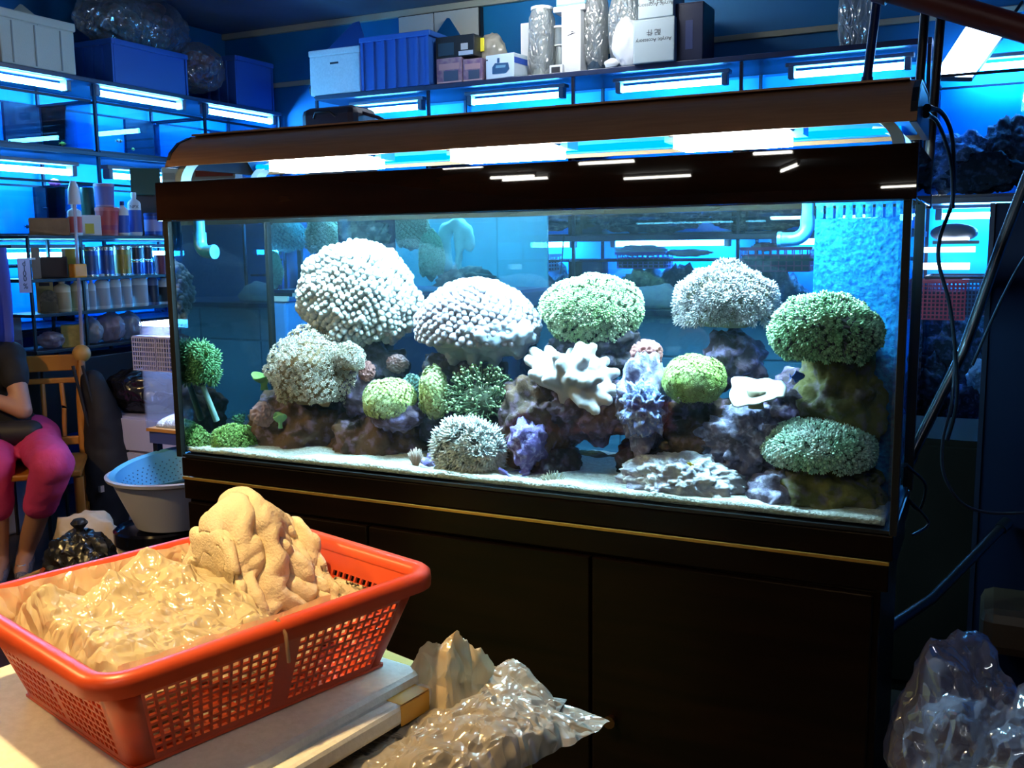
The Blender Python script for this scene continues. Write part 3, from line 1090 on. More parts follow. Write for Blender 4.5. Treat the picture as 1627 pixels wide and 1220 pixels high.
def T_cluster(k=5, spread=0.5, tip=0.16):
    b = MB()
    for i in range(k):
        a = 6.283 * i / k
        q = spread * (0.55 + 0.45 * ((i * 7) % 3) / 2)
        pts = [(0.08 * math.cos(a), 0.08 * math.sin(a), -0.3), (q * 0.5 * math.cos(a), q * 0.5 * math.sin(a), 0.3), (q * math.cos(a), q * math.sin(a), 0.7)]
        b.tube(pts, [0.08, 0.07, 0.08], 4, 0)
        b.ball(pts[-1], tip, 4, 1)
    pts = [(0, 0, -0.3), (0, 0, 0.85)]
    b.tube(pts, [0.08, 0.08], 4, 0)
    b.ball((0, 0, 0.88), tip, 4, 1)
    return from_mb(b)


def T_button():
    b = MB()
    b.cyl((0, 0, -0.8), (0, 0, 0), 0.16, 0.22, 6, 0, caps=False)
    b.lathe([(0.22, 0.0), (0.42, 0.08), (0.40, 0.13), (0.16, 0.08), (0.001, 0.12)], n=8, mi=1)
    for k in range(8):
        petal(b, 6.283 * k / 8, 0.36, 0.66, 0.06, 0.20, 0.09, 0.05, 1)
    return from_mb(b)


def T_leafy():
    b = MB()
    b.cyl((0, 0, -0.9), (0.05, 0, 0.1), 0.12, 0.10, 5, 0, caps=False)
    for k in range(7):
        petal(b, 6.283 * k / 7, 0.04, 0.42, 0.05, 0.55, 0.17, 0.10, 1)
    b.ball((0, 0, 0.35), (0.2, 0.2, 0.3), 4, 1)
    return from_mb(b)


def coral(px, Y, label, T, n, size, mats, cut=-0.35, bump=0.12, depth=None, seed=0, tilt=0.15, droop=0.0, base=None, freq=1.8, shrink=0.80,
          jitter=0.2, name='soft_coral', part='polyps', cat='coral', lump=None):
    c, rx, rz = box_px(*px, Y)
    ry = depth if depth else min(rx, rz) * 0.85
    R = np.array([rx, ry, rz]) - size * 0.55
    d, k = dome_pts(n, cut, seed, bump, freq)
    if lump is not None:
        k = k * lump(d)
    P = d * k[:, None] * R + np.array(c)
    P[:, 1] = np.clip(P[:, 1], 0.014 + size * 0.9, 0.372 - size * 0.9)
    N = d / R
    N /= np.linalg.norm(N, axis=1)[:, None]
    t = thing(name, label, cat, (c.x, c.y, c.z - rz))
    V, F = ico(4)
    kb = 1 + bump * fbm(V, freq, 3, 0.5, seed)
    if lump is not None:
        kb = kb * lump(V)
    Pb = V * kb[:, None] * R * shrink
    Pb[:, 2] = np.maximum(Pb[:, 2], (cut - 0.12) * R[2])
    Pb += np.array(c)
    Pb[:, 1] = np.clip(Pb[:, 1], 0.016 + size * 1.1, 0.372 - size)
    link('base', np_mesh('base', Pb, F, base or mats[0]), t)
    sz = size * (1 + rng.uniform(-jitter, jitter, len(P)))
    W, Fs, MI = scatter(T, P, N, sz, droop=droop, tilt=tilt)
    W[:, 1] = np.clip(W[:, 1], 0.0125, 0.374)
    o = link(part, np_mesh(part, W, Fs, list(mats), MI), t)
    o['kind'] = 'stuff'
    return t


def cm(name, col, isl=0.25, col2=None, rough=0.6, sss=0.0):
    return mat(name, col, rough, col2=col2, nscale=18, island=isl, spec=0.3)


C_white = cm('white_bubble_flesh', (0.74, 0.76, 0.77), 0.06)
C_whiteb = cm('white_coral_foot', (0.62, 0.66, 0.66), 0.0)
C_pinkb = cm('pinkish_bubble_flesh', (0.54, 0.47, 0.56), 0.12)
C_pinkfoot = cm('pinkish_coral_foot', (0.5, 0.5, 0.56), 0.0)

lump1 = lambda d: 1 + 0.10 * np.exp(-((d[:, 0] - 0.75) ** 2 + (d[:, 2] + 0.35) ** 2) * 6) + 0.12 * np.exp(-((d[:, 0] + 0.05) ** 2 + (d[:, 2] + 0.8) ** 2) * 8)
coral((464, 386, 668, 552), 0.25, 'largest coral, a white dome of packed bubbles at upper left', T_bubble(), 1150, 0.0098, [C_white], cut=-0.85, bump=0.14, depth=0.115,
      seed=1, tilt=0.05, base=C_whiteb, name='bubble_coral', part='bubbles', lump=lump1, freq=2.3, shrink=0.93)
coral((654, 447, 860, 592), 0.25, 'pinkish-white bubble coral with a folded pale foot, right of the white one', T_bubble(), 800, 0.0108, [C_pinkb], cut=-0.30, bump=0.06, depth=0.115,
      seed=2, tilt=0.05, base=C_pinkfoot, name='bubble_coral', part='bubbles', freq=1.5, shrink=0.93)
# pale folded foot of the second bubble coral
caps = []
for i in range(8):
    a = i / 7
    p = at(690 + 140 * a, 530, 0.18 + 0.02 * math.cos(6.3 * a))
    q = at(705 + 115 * a, 552 + 14 * math.sin(a * 3.14) + 9 * (i % 2), 0.22)
    caps.append((p, q, 0.030, 0.018))
foot = blob('coral_foot', caps, 0.005, cm('pale_blue_white_foot', (0.46, 0.50, 0.62), 0.0), None, 4, lambda P: 0.011 * fbm(P, 42, 3))
tag(foot, 'pale ruffled skirt of coral flesh under the pinkish bubble coral', 'coral')

coral((860, 433, 1024, 556), 0.26, 'round green-white flower coral in the middle of the tank', T_leafy(), 1000, 0.0175,
      [cm('green_white_stalk', (0.30, 0.42, 0.20)), cm('green_white_petals', (0.52, 0.80, 0.36), 0.25, (0.74, 0.88, 0.58))], cut=-0.85, bump=0.13, depth=0.10, seed=3,
      base=cm('green_white_foot', (0.30, 0.38, 0.24), 0), name='flower_coral')
coral((1068, 424, 1242, 546), 0.265, 'pale pinkish flower coral on the plum rock neck, upper right', T_flower(1.1, 9, 0.62, 0.42, 0.12, 0.10, 2), 620, 0.0180,
      [cm('pinkish_stalk', (0.46, 0.40, 0.30)), cm('pinkish_petals', (0.64, 0.60, 0.62), 0.35, (0.82, 0.78, 0.80))], cut=-0.5, bump=0.16, depth=0.10, seed=4, tilt=0.35, lump=lambda d: 0.97 + 0.16 * np.exp(-((d[:, 0] + 0.05) ** 2) * 5) * np.clip(d[:, 2] + 0.2, 0, 1),
      base=cm('pinkish_foot', (0.34, 0.30, 0.24), 0), name='flower_coral')
coral((1222, 464, 1400, 592), 0.115, 'feathery green coral beside the blue overflow box', T_leafy(), 800, 0.0185,
      [cm('mauve_stalk', (0.34, 0.30, 0.36)), cm('mid_green_petals', (0.34, 0.66, 0.32), 0.35, (0.60, 0.84, 0.52))], cut=-0.7, bump=0.13, depth=0.085, seed=5, droop=0.35, tilt=0.2,
      base=cm('dark_green_foot', (0.14, 0.20, 0.11), 0), name='flower_coral')
coral((1213, 662, 1392, 764), 0.125, 'green dome coral of overlapping petals, lower right of the tank', T_leafy(), 950, 0.0170,
      [cm('teal_stalk', (0.32, 0.46, 0.36)), cm('mint_petals', (0.52, 0.92, 0.64), 0.28, (0.80, 0.97, 0.86))], cut=-0.45, bump=0.05, depth=0.105, seed=6, droop=0.3, tilt=0.12,
      base=cm('teal_foot', (0.24, 0.34, 0.25), 0), name='flower_coral')
coral((1050, 560, 1156, 648), 0.14, 'bright yellow-green ball coral left of the white plate coral', T_button(), 1000, 0.0095,
      [cm('yellow_green_stalk', (0.34, 0.36, 0.05)), cm('yellow_green_buttons', (0.50, 0.72, 0.16), 0.25, (0.66, 0.80, 0.34))], cut=-0.75, bump=0.08, depth=0.075, seed=7,
      base=cm('olive_foot', (0.24, 0.22, 0.05), 0), name='button_coral')
coral((424, 520, 578, 660), 0.15, 'beige flower coral of small star polyps at the left', T_flower(1.0, 8, 0.66, 0.30, 0.14, 0.10, 2), 900, 0.0128,
      [cm('beige_stalk', (0.40, 0.28, 0.16)), cm('beige_petals', (0.74, 0.64, 0.50), 0.35, (0.88, 0.82, 0.72))], cut=-0.7, bump=0.20, depth=0.11, seed=8, tilt=0.3,
      base=cm('beige_foot', (0.34, 0.22, 0.11), 0), name='flower_coral', freq=2.2)
coral((520, 545, 584, 600), 0.12, 'beige finger of star polyps sticking out right of the beige coral', T_flower(1.0, 8, 0.66, 0.30, 0.14, 0.10, 2), 260, 0.0100,
      [MATS['beige_stalk'], MATS['beige_petals']], cut=-0.5, bump=0.25, depth=0.03, seed=9, tilt=0.3, base=MATS['beige_foot'], name='flower_coral')
coral((573, 598, 664, 676), 0.12, 'yellow-green button coral on the purple crusted ledge', T_button(), 700, 0.0095,
      [MATS['yellow_green_stalk'], cm('lime_buttons', (0.58, 0.68, 0.22), 0.3, (0.70, 0.78, 0.44))], cut=-0.6, bump=0.10, depth=0.07, seed=10, base=MATS['olive_foot'], name='button_coral')
coral((664, 580, 714, 668), 0.15, 'upright yellow-green button coral between the ledge and the dark anemone', T_button(), 520, 0.0085,
      [MATS['yellow_green_stalk'], MATS['lime_buttons']], cut=-0.95, bump=0.18, depth=0.04, seed=11, base=cm('amber_foot', (0.36, 0.22, 0.06), 0), name='button_coral')
coral((634, 594, 678, 650), 0.19, 'small teal coral behind the upright yellow-green one', T_leafy(), 300, 0.009,
      [MATS['teal_stalk'], cm('teal_petals', (0.36, 0.66, 0.62), 0.3)], cut=-0.6, bump=0.15, depth=0.035, seed=12, base=MATS['teal_foot'], name='flower_coral')
coral((716, 588, 814, 690), 0.17, 'dark green anemone with long thin tentacles below the pinkish bubble coral', T_tent(0.45, 0.10, 0.05), 520, 0.030,
      [cm('dark_green_tentacle', (0.10, 0.16, 0.08), 0.3), cm('green_tentacle_tip', (0.34, 0.48, 0.24), 0.3)], cut=-0.4, bump=0.12, depth=0.07, seed=13, tilt=0.35,
      base=cm('murky_green_foot', (0.07, 0.09, 0.05), 0), name='anemone', part='tentacles', cat='anemone', shrink=0.8)
coral((684, 664, 806, 766), 0.085, 'fluffy white flower coral at the front on the sand', T_flower(0.6, 15, 0.62, 0.55, 0.13, 0.12, 2), 150, 0.0330,
      [cm('white_flower_stalk', (0.8, 0.88, 0.85)), cm('white_flower_petals', (0.93, 0.96, 0.94), 0.08)], cut=-0.75, bump=0.16, depth=0.06, seed=14, tilt=0.25,
      base=cm('white_flower_foot', (0.66, 0.78, 0.76), 0), name='flower_coral')

# green algae-like corals in the left end
alg = [cm('algae_stalk', (0.14, 0.24, 0.05)), cm('algae_frond', (0.30, 0.58, 0.14), 0.35, (0.44, 0.66, 0.26))]
alg2 = [MATS['algae_stalk'], cm('algae_frond_dark', (0.14, 0.36, 0.16), 0.3)]
coral((332, 674, 416, 730), 0.09, 'pale green leafy coral on the sand in the left end', T_leafy(), 620, 0.011, alg, cut=-0.3, bump=0.25, depth=0.06, seed=15, base=MATS['algae_stalk'], name='leafy_coral')
coral((326, 642, 392, 692), 0.22, 'mid green leafy coral behind the pale green one', T_leafy(), 360, 0.011, alg2, cut=-0.3, bump=0.25, depth=0.05, seed=16, base=MATS['algae_stalk'], name='leafy_coral')
coral((286, 676, 338, 728), 0.05, 'green leafy coral in the bottom left corner of the tank', T_leafy(), 260, 0.011, alg, cut=-0.2, bump=0.25, depth=0.03, seed=17, base=MATS['algae_stalk'], name='leafy_coral')
coral((284, 540, 354, 622), 0.055, 'green bushy shape standing in for a coral reflection in the left pane', T_flower(1.0, 8, 0.6, 0.5, 0.12, 0.1), 300, 0.022, alg2, cut=-0.7, droop=0.5, tilt=0.35, bump=0.35, depth=0.045, seed=18, base=MATS['algae_stalk'], name='leafy_coral')  # solid shape in place of a reflection on the left pane
stem = MB().cyl(at(322, 612, 0.06), at(344, 668, 0.10), 0.007, 0.009, 10).build('pale_stalk', cm('pale_teal_stem', (0.30, 0.55, 0.55), 0), smooth=60)
tag(stem, 'pale teal stem under the green bushy reflection shape', 'stem')


def plate(px, Y, label, m_, wav=0.10, n=48, lobes=7, up=0.2, seed=0, th=0.006, tiltf=0.0, name='plate_coral', foot=None):
    """ruffled dish on a short foot"""
    c, rx, rz = box_px(*px, Y)
    t = thing(name, label, 'coral', (c.x, c.y, c.z - rz))
    V, F = [], []
    rings = 10
    for s in (0, 1):
        for i in range(rings + 1):
            f = i / rings
            for k in range(n):
                a = 6.283 * k / n
                rr = f * (1 + wav * math.sin(lobes * a + seed) + wav * 0.6 * math.sin((lobes + 4) * a + seed * 2))
                z = rz * (up * 4 * f * f - 0.4 + 0.30 * f * math.sin(lobes * a * 0.5 + seed)) - s * th * (1.2 - 0.6 * f)
                V.append((c.x + rx * rr * math.cos(a) * 0.94, min(max(c.y + rx * 0.7 * rr * math.sin(a), 0.014), 0.37), c.z + z + tiltf * rx * 0.7 * rr * math.sin(a)))
    st = (rings + 1) * n
    for i in range(rings):
        for k in range(n):
            q = (i * n + k, i * n + (k + 1) % n, (i + 1) * n + (k + 1) % n, (i + 1) * n + k)
            F.append(q)
            F.append(tuple(x + st for x in q[::-1]))
    for k in range(n):
        F.append((rings * n + k, rings * n + (k + 1) % n, st + rings * n + (k + 1) % n, st + rings * n + k))
    MB().add(V, F).build('dish', m_, t, smooth=179)
    b = MB().lathe([(rx * 0.28, -rz * 1.6), (rx * 0.22, -rz * 1.0), (rx * 0.34, -rz * 0.30)], (c.x, c.y, c.z), 16)
    b.build('foot', foot or m_, t, smooth=179)
    return t


plate((1156, 594, 1248, 636), 0.11, 'white ruffled plate coral left of the olive rock', cm('white_plate', (0.84, 0.84, 0.80), 0, (0.78, 0.80, 0.80)), 0.07, lobes=5, seed=1.0,
      foot=cm('tan_foot', (0.36, 0.30, 0.20), 0), up=0.05, tiltf=0.6)
plate((396, 588, 442, 612), 0.22, 'green plate coral left of the beige flower coral', cm('green_plate', (0.30, 0.50, 0.14), 0), 0.06, lobes=4, seed=2.0)
plate((432, 652, 458, 674), 0.08, 'small bright green plate coral under the beige flower coral', cm('bright_green_plate', (0.30, 0.66, 0.34), 0), 0.08, lobes=4, seed=3.0)

# leather coral with blunt fingers
pts = [((840, 572), 0.16), ((848, 558), 0.20), ((872, 556), 0.17), ((884, 566), 0.11), ((908, 560), 0.20), ((922, 550), 0.16), ((941, 552), 0.17), ((962, 574), 0.19), ((978, 592), 0.16),
       ((984, 622), 0.12), ((966, 636), 0.08), ((946, 652), 0.07), ((925, 640), 0.07), ((868, 604), 0.07), ((846, 594), 0.10), ((905, 600), 0.06), ((934, 606), 0.065), ((890, 578), 0.07), ((953, 600), 0.08), ((930, 570), 0.10)]
cen = at(905, 606, 0.14)
caps = [(at(868, 592, 0.14), at(950, 620, 0.14), 0.034, 0.036), (at(905, 606, 0.13), at(905, 640, 0.17), 0.036, 0.022), (at(880, 578, 0.16), at(945, 585, 0.16), 0.026, 0.026)]
for (p, Y) in pts:
    q = at(*p, Y)
    mid = cen.lerp(q, 0.25)
    caps.append((mid, q, 0.024, 0.0125))
lc = blob('leather_coral', caps, 0.0045, cm('white_leather_flesh', (0.66, 0.63, 0.66), 0), None, 4, lambda P: 0.0016 * fbm(P, 90, 2) + 0.0008 * fbm(P, 420, 1))
tag(lc, 'white leather coral with blunt branching fingers in the centre', 'coral')


def brain(px, Y, label, m_, seed, name='brain_coral', f=38):
    c, rx, rz = box_px(*px, Y)
    V, F = ico(5)
    k = 1 + 0.10 * fbm(V, 1.6, 2, 0.5, seed) + 0.13 * np.sin(9 * fbm(V, 1.7, 2, 0.5, seed + 5))
    P = V * k[:, None] * np.array([rx, min(rx, rz) * 0.9, rz]) + np.array(c)
    P[:, 1] = np.clip(P[:, 1], 0.014, 0.372)
    return tag(link(name, np_mesh(name, P, F, m_)), label, 'coral')


C_red = cm('dusty_red_flesh', (0.42, 0.16, 0.15), 0, (0.52, 0.24, 0.22))
C_mauve = cm('mauve_flesh', (0.40, 0.24, 0.26), 0, (0.52, 0.34, 0.36))
brain((1003, 541, 1052, 586), 0.19, 'dusty red folded brain coral on top of the tall grey-blue rock', C_red, 1)
brain((398, 640, 438, 676), 0.10, 'mauve folded coral below the green plate coral at left', C_mauve, 2)
brain((566, 574, 596, 606), 0.18, 'dusty red knob right of the beige polyp finger', C_red, 3)
brain((614, 564, 650, 592), 0.21, 'small mauve button in the shadow under the big bubble coral', C_mauve, 4)
brain((1360, 640, 1392, 676), 0.17, 'pale grey knob by the right pane', cm('pale_grey_flesh', (0.45, 0.50, 0.52), 0), 6)
plate((792, 744, 842, 778), 0.06, 'violet blue clam on the sand right of the white flower coral', cm('violet_mantle', (0.16, 0.14, 0.62), 0, (0.34, 0.34, 0.85)), 0.12, lobes=4, seed=0.4, name='clam', up=0.3, th=0.012)


def fan(px, Y, label, m_, n=46, name='tube_worm', spread=1.1, cat='tube worm'):
    """spray of thin feathers"""
    c, rx, rz = box_px(*px, Y)
    t = thing(name, label, cat, (c.x, c.y, c.z - rz))
    b = MB()
    root = Vector((c.x, c.y, c.z - rz * 0.9))
    for i in range(n):
        a = -spread + 2 * spread * (i + 0.5) / n
        d = Vector((math.sin(a) * rx, (random.random() - 0.5) * rx * 0.9, math.cos(a * 0.75) * rz * 1.75))
        p = [root, root + d * 0.5 + Vector((0, 0, rz * 0.1)), root + d * (0.9 + 0.15 * random.random())]
        b.tube(p, [0.0012, 0.0020, 0.0006], 4)
    b.build('feathers', m_, t, smooth=179)['kind'] = 'stuff'
    MB().cyl(root - Vector((0, 0, 0.012)), root + Vector((0, 0, 0.012)), 0.005, 0.006, 10).build('tube', cm('grey_worm_tube', (0.3, 0.27, 0.22), 0), t, smooth=60)
    return t


fan((645, 708, 676, 750), 0.05, 'pinkish tube worm fan in front of the brown rock', cm('pink_feather', (0.60, 0.46, 0.40), 0.25))
fan((852, 746, 904, 790), 0.05, 'striped beige feather coral on the sand right of the violet clam', cm('beige_feather', (0.48, 0.46, 0.34), 0.4), 70, 'feather_coral', 1.35, 'coral')


def fish(p, ln, h, rz, m_, label, m2=None, stripes=0, name='fish', group=None):
    """small fish: body, tail, two fins, eyes; nose along local +x"""
    t = thing(name, label, 'fish', p, group, rz)
    prof = [(0.004, -0.5), (0.16, -0.42), (0.34, -0.25), (0.48, 0.0), (0.44, 0.2), (0.26, 0.4), (0.06, 0.5)]
    b = MB()
    n = 12
    vs, fs = [], []
    for r, x in prof:
        for k in range(n):
            a = 6.283 * k / n
            vs.append((x * ln * 0.8, r * h * 0.45 * math.cos(a), r * h * math.sin(a)))
    for i in range(len(prof) - 1):
        for k in range(n):
            fs.append((i * n + k, i * n + (k + 1) % n, (i + 1) * n + (k + 1) % n, (i + 1) * n + k))
            b.mi.append(1 if (stripes and i in (2, 4)) else 0)
    b.v, b.f = vs, fs
    b.build('body', [m_, m2 or m_], t, local=True, smooth=179)
    MB().add([(-0.38 * ln, 0.001, 0), (-0.5 * ln, 0.001, 0.4 * h), (-0.44 * ln, 0.001, 0), (-0.5 * ln, 0.001, -0.4 * h), (-0.38 * ln, -0.001, 0), (-0.5 * ln, -0.001, 0.4 * h), (-0.44 * ln, -0.001, 0), (-0.5 * ln, -0.001, -0.4 * h)],
             [(0, 1, 2), (0, 2, 3), (4, 6, 5), (4, 7, 6), (0, 4, 5, 1), (1, 5, 6, 2), (2, 6, 7, 3), (3, 7, 4, 0)]).build('tail_fin', m2 or m_, t, local=True)
    for s in (1, -1):
        MB().prism([(-0.25 * ln, s * 0.25 * h), (0.1 * ln, s * 0.45 * h), (-0.15 * ln, s * 0.66 * h)], 1, -0.001, 0.001).build('fin', m2 or m_, t, local=True)
        MB().ball((0.29 * ln, s * 0.125 * h, 0.1 * h), 0.035 * ln, 6).build('eye', M_ink, t, local=True, smooth=179)
    return t


F_blue = mat('blue_fish', (0.02, 0.12, 0.65), 0.35)
F_yellow = mat('yellow_fish', (0.75, 0.55, 0.04), 0.4)
F_orange = mat('orange_fish', (0.80, 0.26, 0.05), 0.4)
fish(at(1268, 598, 0.10), 0.045, 0.018, 0.9, F_blue, 'small blue fish beside the olive rock')
fish(at(1096, 737, 0.04), 0.022, 0.006, 2.6, F_yellow, 'tiny yellow fish over the pale pitted slab')

# ================================================================== LEFT: BOTTLE RACK, DRAWERS, WOMAN, BUCKET
RX = -4.0                                         # front plane of the bottle rack
SH = {'top': 1.455, 'jars': 1.252, 'bottles': 1.088, 'low': 0.915}
M_rackw = mat('dark_rack_wood', (0.012, 0.010, 0.012), 0.4)
br = thing('bottle_rack', 'narrow black rack of bottles and jars in front of the left wall tanks', 'rack', (-4.12, 1.75, 0))
RY0, RY1 = atX(44, 375, RX).y, 2.42
for z in SH.values():
    MB().box((RX - 0.24, RY0, z - 0.016), (RX, RY1, z)).build('shelf', M_rackw, br, bevel=0.002)
for y in (RY0, atX(133, 440, RX).y, RY1 - 0.014):
    for x in (RX - 0.006, RX - 0.24):
        MB().box((x - 0.012, y, 0.0), (x, y + 0.012, 1.44)).build('post', M_rackw, br)
MB().box((RX - 0.24, RY0 + 0.02, 0.50), (RX + 0.001, RY1 - 0.02, 0.86)).build('lower_cabinet', M_rackw, br, bevel=0.004)


def spot(px0, px1, shelf, back=0.05):
    """centre, width on a rack shelf for a pixel span"""
    x = RX - back
    a, b = atX(px0, 440, x), atX(px1, 440, x)
    z = SH[shelf]
    py = pix((x, (a.y + b.y) / 2, z))[1]
    a, b = atX(px0, py, x), atX(px1, py, x)
    y = (a.y + b.y) / 2
    s = mpp((x, y, z))
    return Vector((x, y, z)), (px1 - px0) * s, s


def to_cam(p):
    """turn about z so that local -y looks at the camera"""
    d = CAM - Vector(p)
    return math.atan2(d.y, d.x) + math.pi / 2


def bottle(name, label, p, w, h, body, cap, band=None, neck=0.35, flat=0.62, group=None, text=None, cat='bottle', handle=False):
    t = thing(name, label, cat, p, group, to_cam(p))
    r = w / 2
    hb = h * 0.74
    MB().lathe([(r * 0.92, 0), (r, 0.01), (r, hb), (r * 0.86, hb + h * 0.05), (r * neck, hb + h * 0.11), (r * neck, h * 0.90)], n=18, sy=flat).build('body', body, t, local=True, smooth=40)
    MB().lathe([(r * neck * 1.18, h * 0.885), (r * neck * 1.18, h * 0.985), (r * neck * 1.0, h)], n=14).build('cap', cap, t, local=True, smooth=40)
    if band:
        MB().lathe([(r * 1.012, hb * 0.12), (r * 1.012, hb * 0.80)], n=18, sy=flat * 1.005).build('label_band', band, t, local=True, smooth=60)
    if text:
        lettering_local(text[0], text[1], t, (0, -r * flat * 1.03, hb * text[2]), M_ink if len(text) < 4 else text[3])
    return t


def can(name, label, p, w, h, body, lid, band=None, group=None, cat='can', taper=1.0):
    t = thing(name, label, cat, p, group, to_cam(p))
    r = w / 2
    MB().lathe([(r * taper, 0.0), (r, h * 0.86)], n=20).build('body', body, t, local=True, smooth=40)
    MB().lathe([(r * 1.05, h * 0.86), (r * 1.05, h * 0.97), (r * 0.95, h)], n=20).build('lid', lid, t, local=True, smooth=40)
    MB().lathe([(r * taper * 1.03, 0.0), (r * taper * 1.03, h * 0.07)], n=20).build('rim', lid, t, local=True, smooth=40)
    if band:
        MB().lathe([(r * 1.012 * (taper * 0.8 + 0.2), h * 0.2), (r * 1.012 * (taper * 0.3 + 0.7), h * 0.7)], n=20).build('label_band', band, t, local=True, smooth=60)
    return t


def carton(name, label, p, size, m_, rz=0.0, group=None, tape=None, panel=None, cat='box', open_flaps=False):
    """box with its lid seam, tape and printed panel; p is the centre of its base"""
    t = thing(name, label, cat, p, group, rz)
    w, d, h = size
    MB().box((-w / 2, -d / 2, 0), (w / 2, d / 2, h)).build('body', m_, t, local=True, bevel=min(w, d, h) * 0.03)
    g = MB()
    for s in (-1, 1):
        g.box((-w / 2 + 0.002, s * d * 0.25 - d * 0.245, h - 0.001), (w / 2 - 0.002, s * d * 0.25 + d * 0.245, h + 0.003))
    g.build('flap', m_, t, local=True)
    if tape:
        MB().box((-w * 0.5 - 0.001, -d * 0.06, h * 0.8), (w * 0.5 + 0.001, d * 0.06, h + 0.0042)).build('tape', tape, t, local=True)
    if panel:
        x0, x1, z0, z1, pm = panel
        MB().box((x0 * w, -d / 2 - 0.0015, z0 * h), (x1 * w, -d / 2 - 0.0003, z1 * h)).build('printed_panel', pm, t, local=True)
    return t


P_ = lambda n, c, r=0.4: mat(n, c, r)
M_cardbrown = mat('brown_cardboard', (0.36, 0.20, 0.09), 0.7, col2=(0.30, 0.16, 0.07), nscale=20)
M_carddark = mat('dark_brown_card', (0.05, 0.022, 0.015), 0.6)
M_whitebot = mat('white_bottle_plastic', (0.72, 0.72, 0.72), 0.35)
M_creambot = mat('cream_bottle_plastic', (0.70, 0.55, 0.32), 0.4)
M_greyprint = mat('grey_print', (0.42, 0.42, 0.46), 0.5)
M_navy = P_('navy_plastic', (0.015, 0.03, 0.14))
M_blueprint = P_('blue_print', (0.03, 0.10, 0.50))
M_yellowprint = P_('yellow_print', (0.62, 0.50, 0.05))
M_redtub = P_('red_tub_plastic', (0.48, 0.06, 0.05))
M_darkgreen = P_('dark_green_print', (0.012, 0.05, 0.028))
M_gold_tin = mat('gold_tin', (0.32, 0.22, 0.06), 0.35, 0.5)
M_blue_tin = mat('blue_tin', (0.03, 0.08, 0.32), 0.3, 0.3)
M_silver = mat('silver_lid', (0.55, 0.57, 0.60), 0.25, 0.8)

# top shelf
p, w, s = spot(50, 108, 'top', 0.08)
carton('cardboard_box', 'open brown cardboard box at the left end of the rack top', p, (w, 0.12, 26 * s), M_cardbrown, to_cam(p))
p, w, s = spot(110, 131, 'top', 0.04)
t = bottle('spray_bottle', 'pale spray bottle on the rack top beside the cardboard box', p, w, 50 * s, M_whitebot, M_whiteplas, P_('red_print', (0.5, 0.08, 0.07)))
MB().box((-0.02, -0.012, 50 * s), (0.03, 0.012, 50 * s + 0.022)).build('trigger_head', M_whiteplas, t, local=True, bevel=0.004)
p, w, s = spot(122, 160, 'top', 0.07)
carton('white_carton', 'white carton with yellow and blue print on the rack top', p, (w, 0.10, 31 * s), M_white, to_cam(p), panel=(-0.12, 0.22, 0.1, 0.6, M_yellowprint))
p, w, s = spot(133, 153, 'top', 0.17)
can('green_canister', 'dark green canister behind the white carton on the rack top', p, w, 76 * s, M_darkgreen, M_darkgreen)
p, w, s = spot(155, 190, 'top', 0.07)
can('red_tub', 'red plastic tub on the rack top under a mauve tub', p, w, 45 * s, M_redtub, P_('red_tub_lid', (0.6, 0.12, 0.10)), P_('dark_red_print', (0.33, 0.03, 0.06)), cat='tub', taper=0.82)
can('mauve_tub', 'mauve-blue tub stacked on the red tub', (p.x, p.y - 0.01, p.z + 45 * s + 0.001), w * 0.85, 36 * s, P_('mauve_tub_plastic', (0.16, 0.14, 0.34)), P_('mauve_lid', (0.40, 0.22, 0.30)), cat='tub', taper=0.9)
p, w, s = spot(188, 206, 'top', 0.04)
bottle('white_bottle', 'white bottle with blue and yellow print right of the red tub', p, w, 54 * s, M_whitebot, M_navy, M_blueprint)
p, w, s = spot(206, 226, 'top', 0.05)
bottle('white_bottle', 'white bottle with dark blue band lettered NPX on the rack top', p, w, 68 * s, M_whitebot, M_whiteplas, P_('deep_blue_print', (0.04, 0.09, 0.36)), text=('NPX', 0.022, 0.9))
p, w, s = spot(224, 262, 'top', 0.14)
carton('dark_box', 'black box standing on the rack top under the green box', p, (w * 1.25, 0.12, 62 * s), M_carddark, to_cam(p))
carton('green_box', 'dark green box stacked on the black box', (p.x, p.y - 0.03, p.z + 62 * s + 0.005), (44 * s, 0.10, 40 * s), M_darkgreen, to_cam(p))
p2, w2, s2 = spot(231, 258, 'top', 0.03)
can('blue_jar', 'blue jar with a pale label in front of the black box', p2, w2, 36 * s2, M_blue_tin, M_navy, P_('lilac_print', (0.30, 0.30, 0.55)), cat='jar')
p3, w3, s3 = spot(252, 318, 'top', 0.16)
carton('dark_box', 'tall black box on the rack top carrying two small cartons', p3, (w3, 0.13, 78 * s3), M_carddark, to_cam(p3))
q = Vector((p3.x, p3.y, p3.z + 78 * s3 + 0.005))
carton('beige_carton', 'small beige carton beside the green box', q + Vector((0, -0.048, 0)), (24 * s3, 0.08, 26 * s3), P_('beige_card', (0.50, 0.36, 0.22)), to_cam(q), panel=(-0.4, 0.3, 0.3, 0.7, P_('brown_print', (0.32, 0.2, 0.12))))
carton('pale_blue_carton', 'pale blue carton beside the beige one above the reef tank corner', q + Vector((0, 0.050, 0)), (29 * s3, 0.08, 26 * s3), P_('pale_blue_card', (0.30, 0.46, 0.72)), to_cam(q), panel=(-0.4, 0.4, 0.2, 0.8, P_('white_blue_print', (0.48, 0.60, 0.80))))
q = at(345, 281, 0.75)
carton('red_white_carton', 'red and white carton seen under the left end of the light bar', (q.x, q.y, q.z - 0.02), (0.16, 0.06, 0.05), M_white, 0.3, panel=(-0.4, 0.45, 0.4, 0.9, M_redtub))
carton('dark_box', 'dark carton under the red and white carton behind the tank', (q.x, q.y, 0), (0.2, 0.16, q.z - 0.024), M_carddark, 0.3)

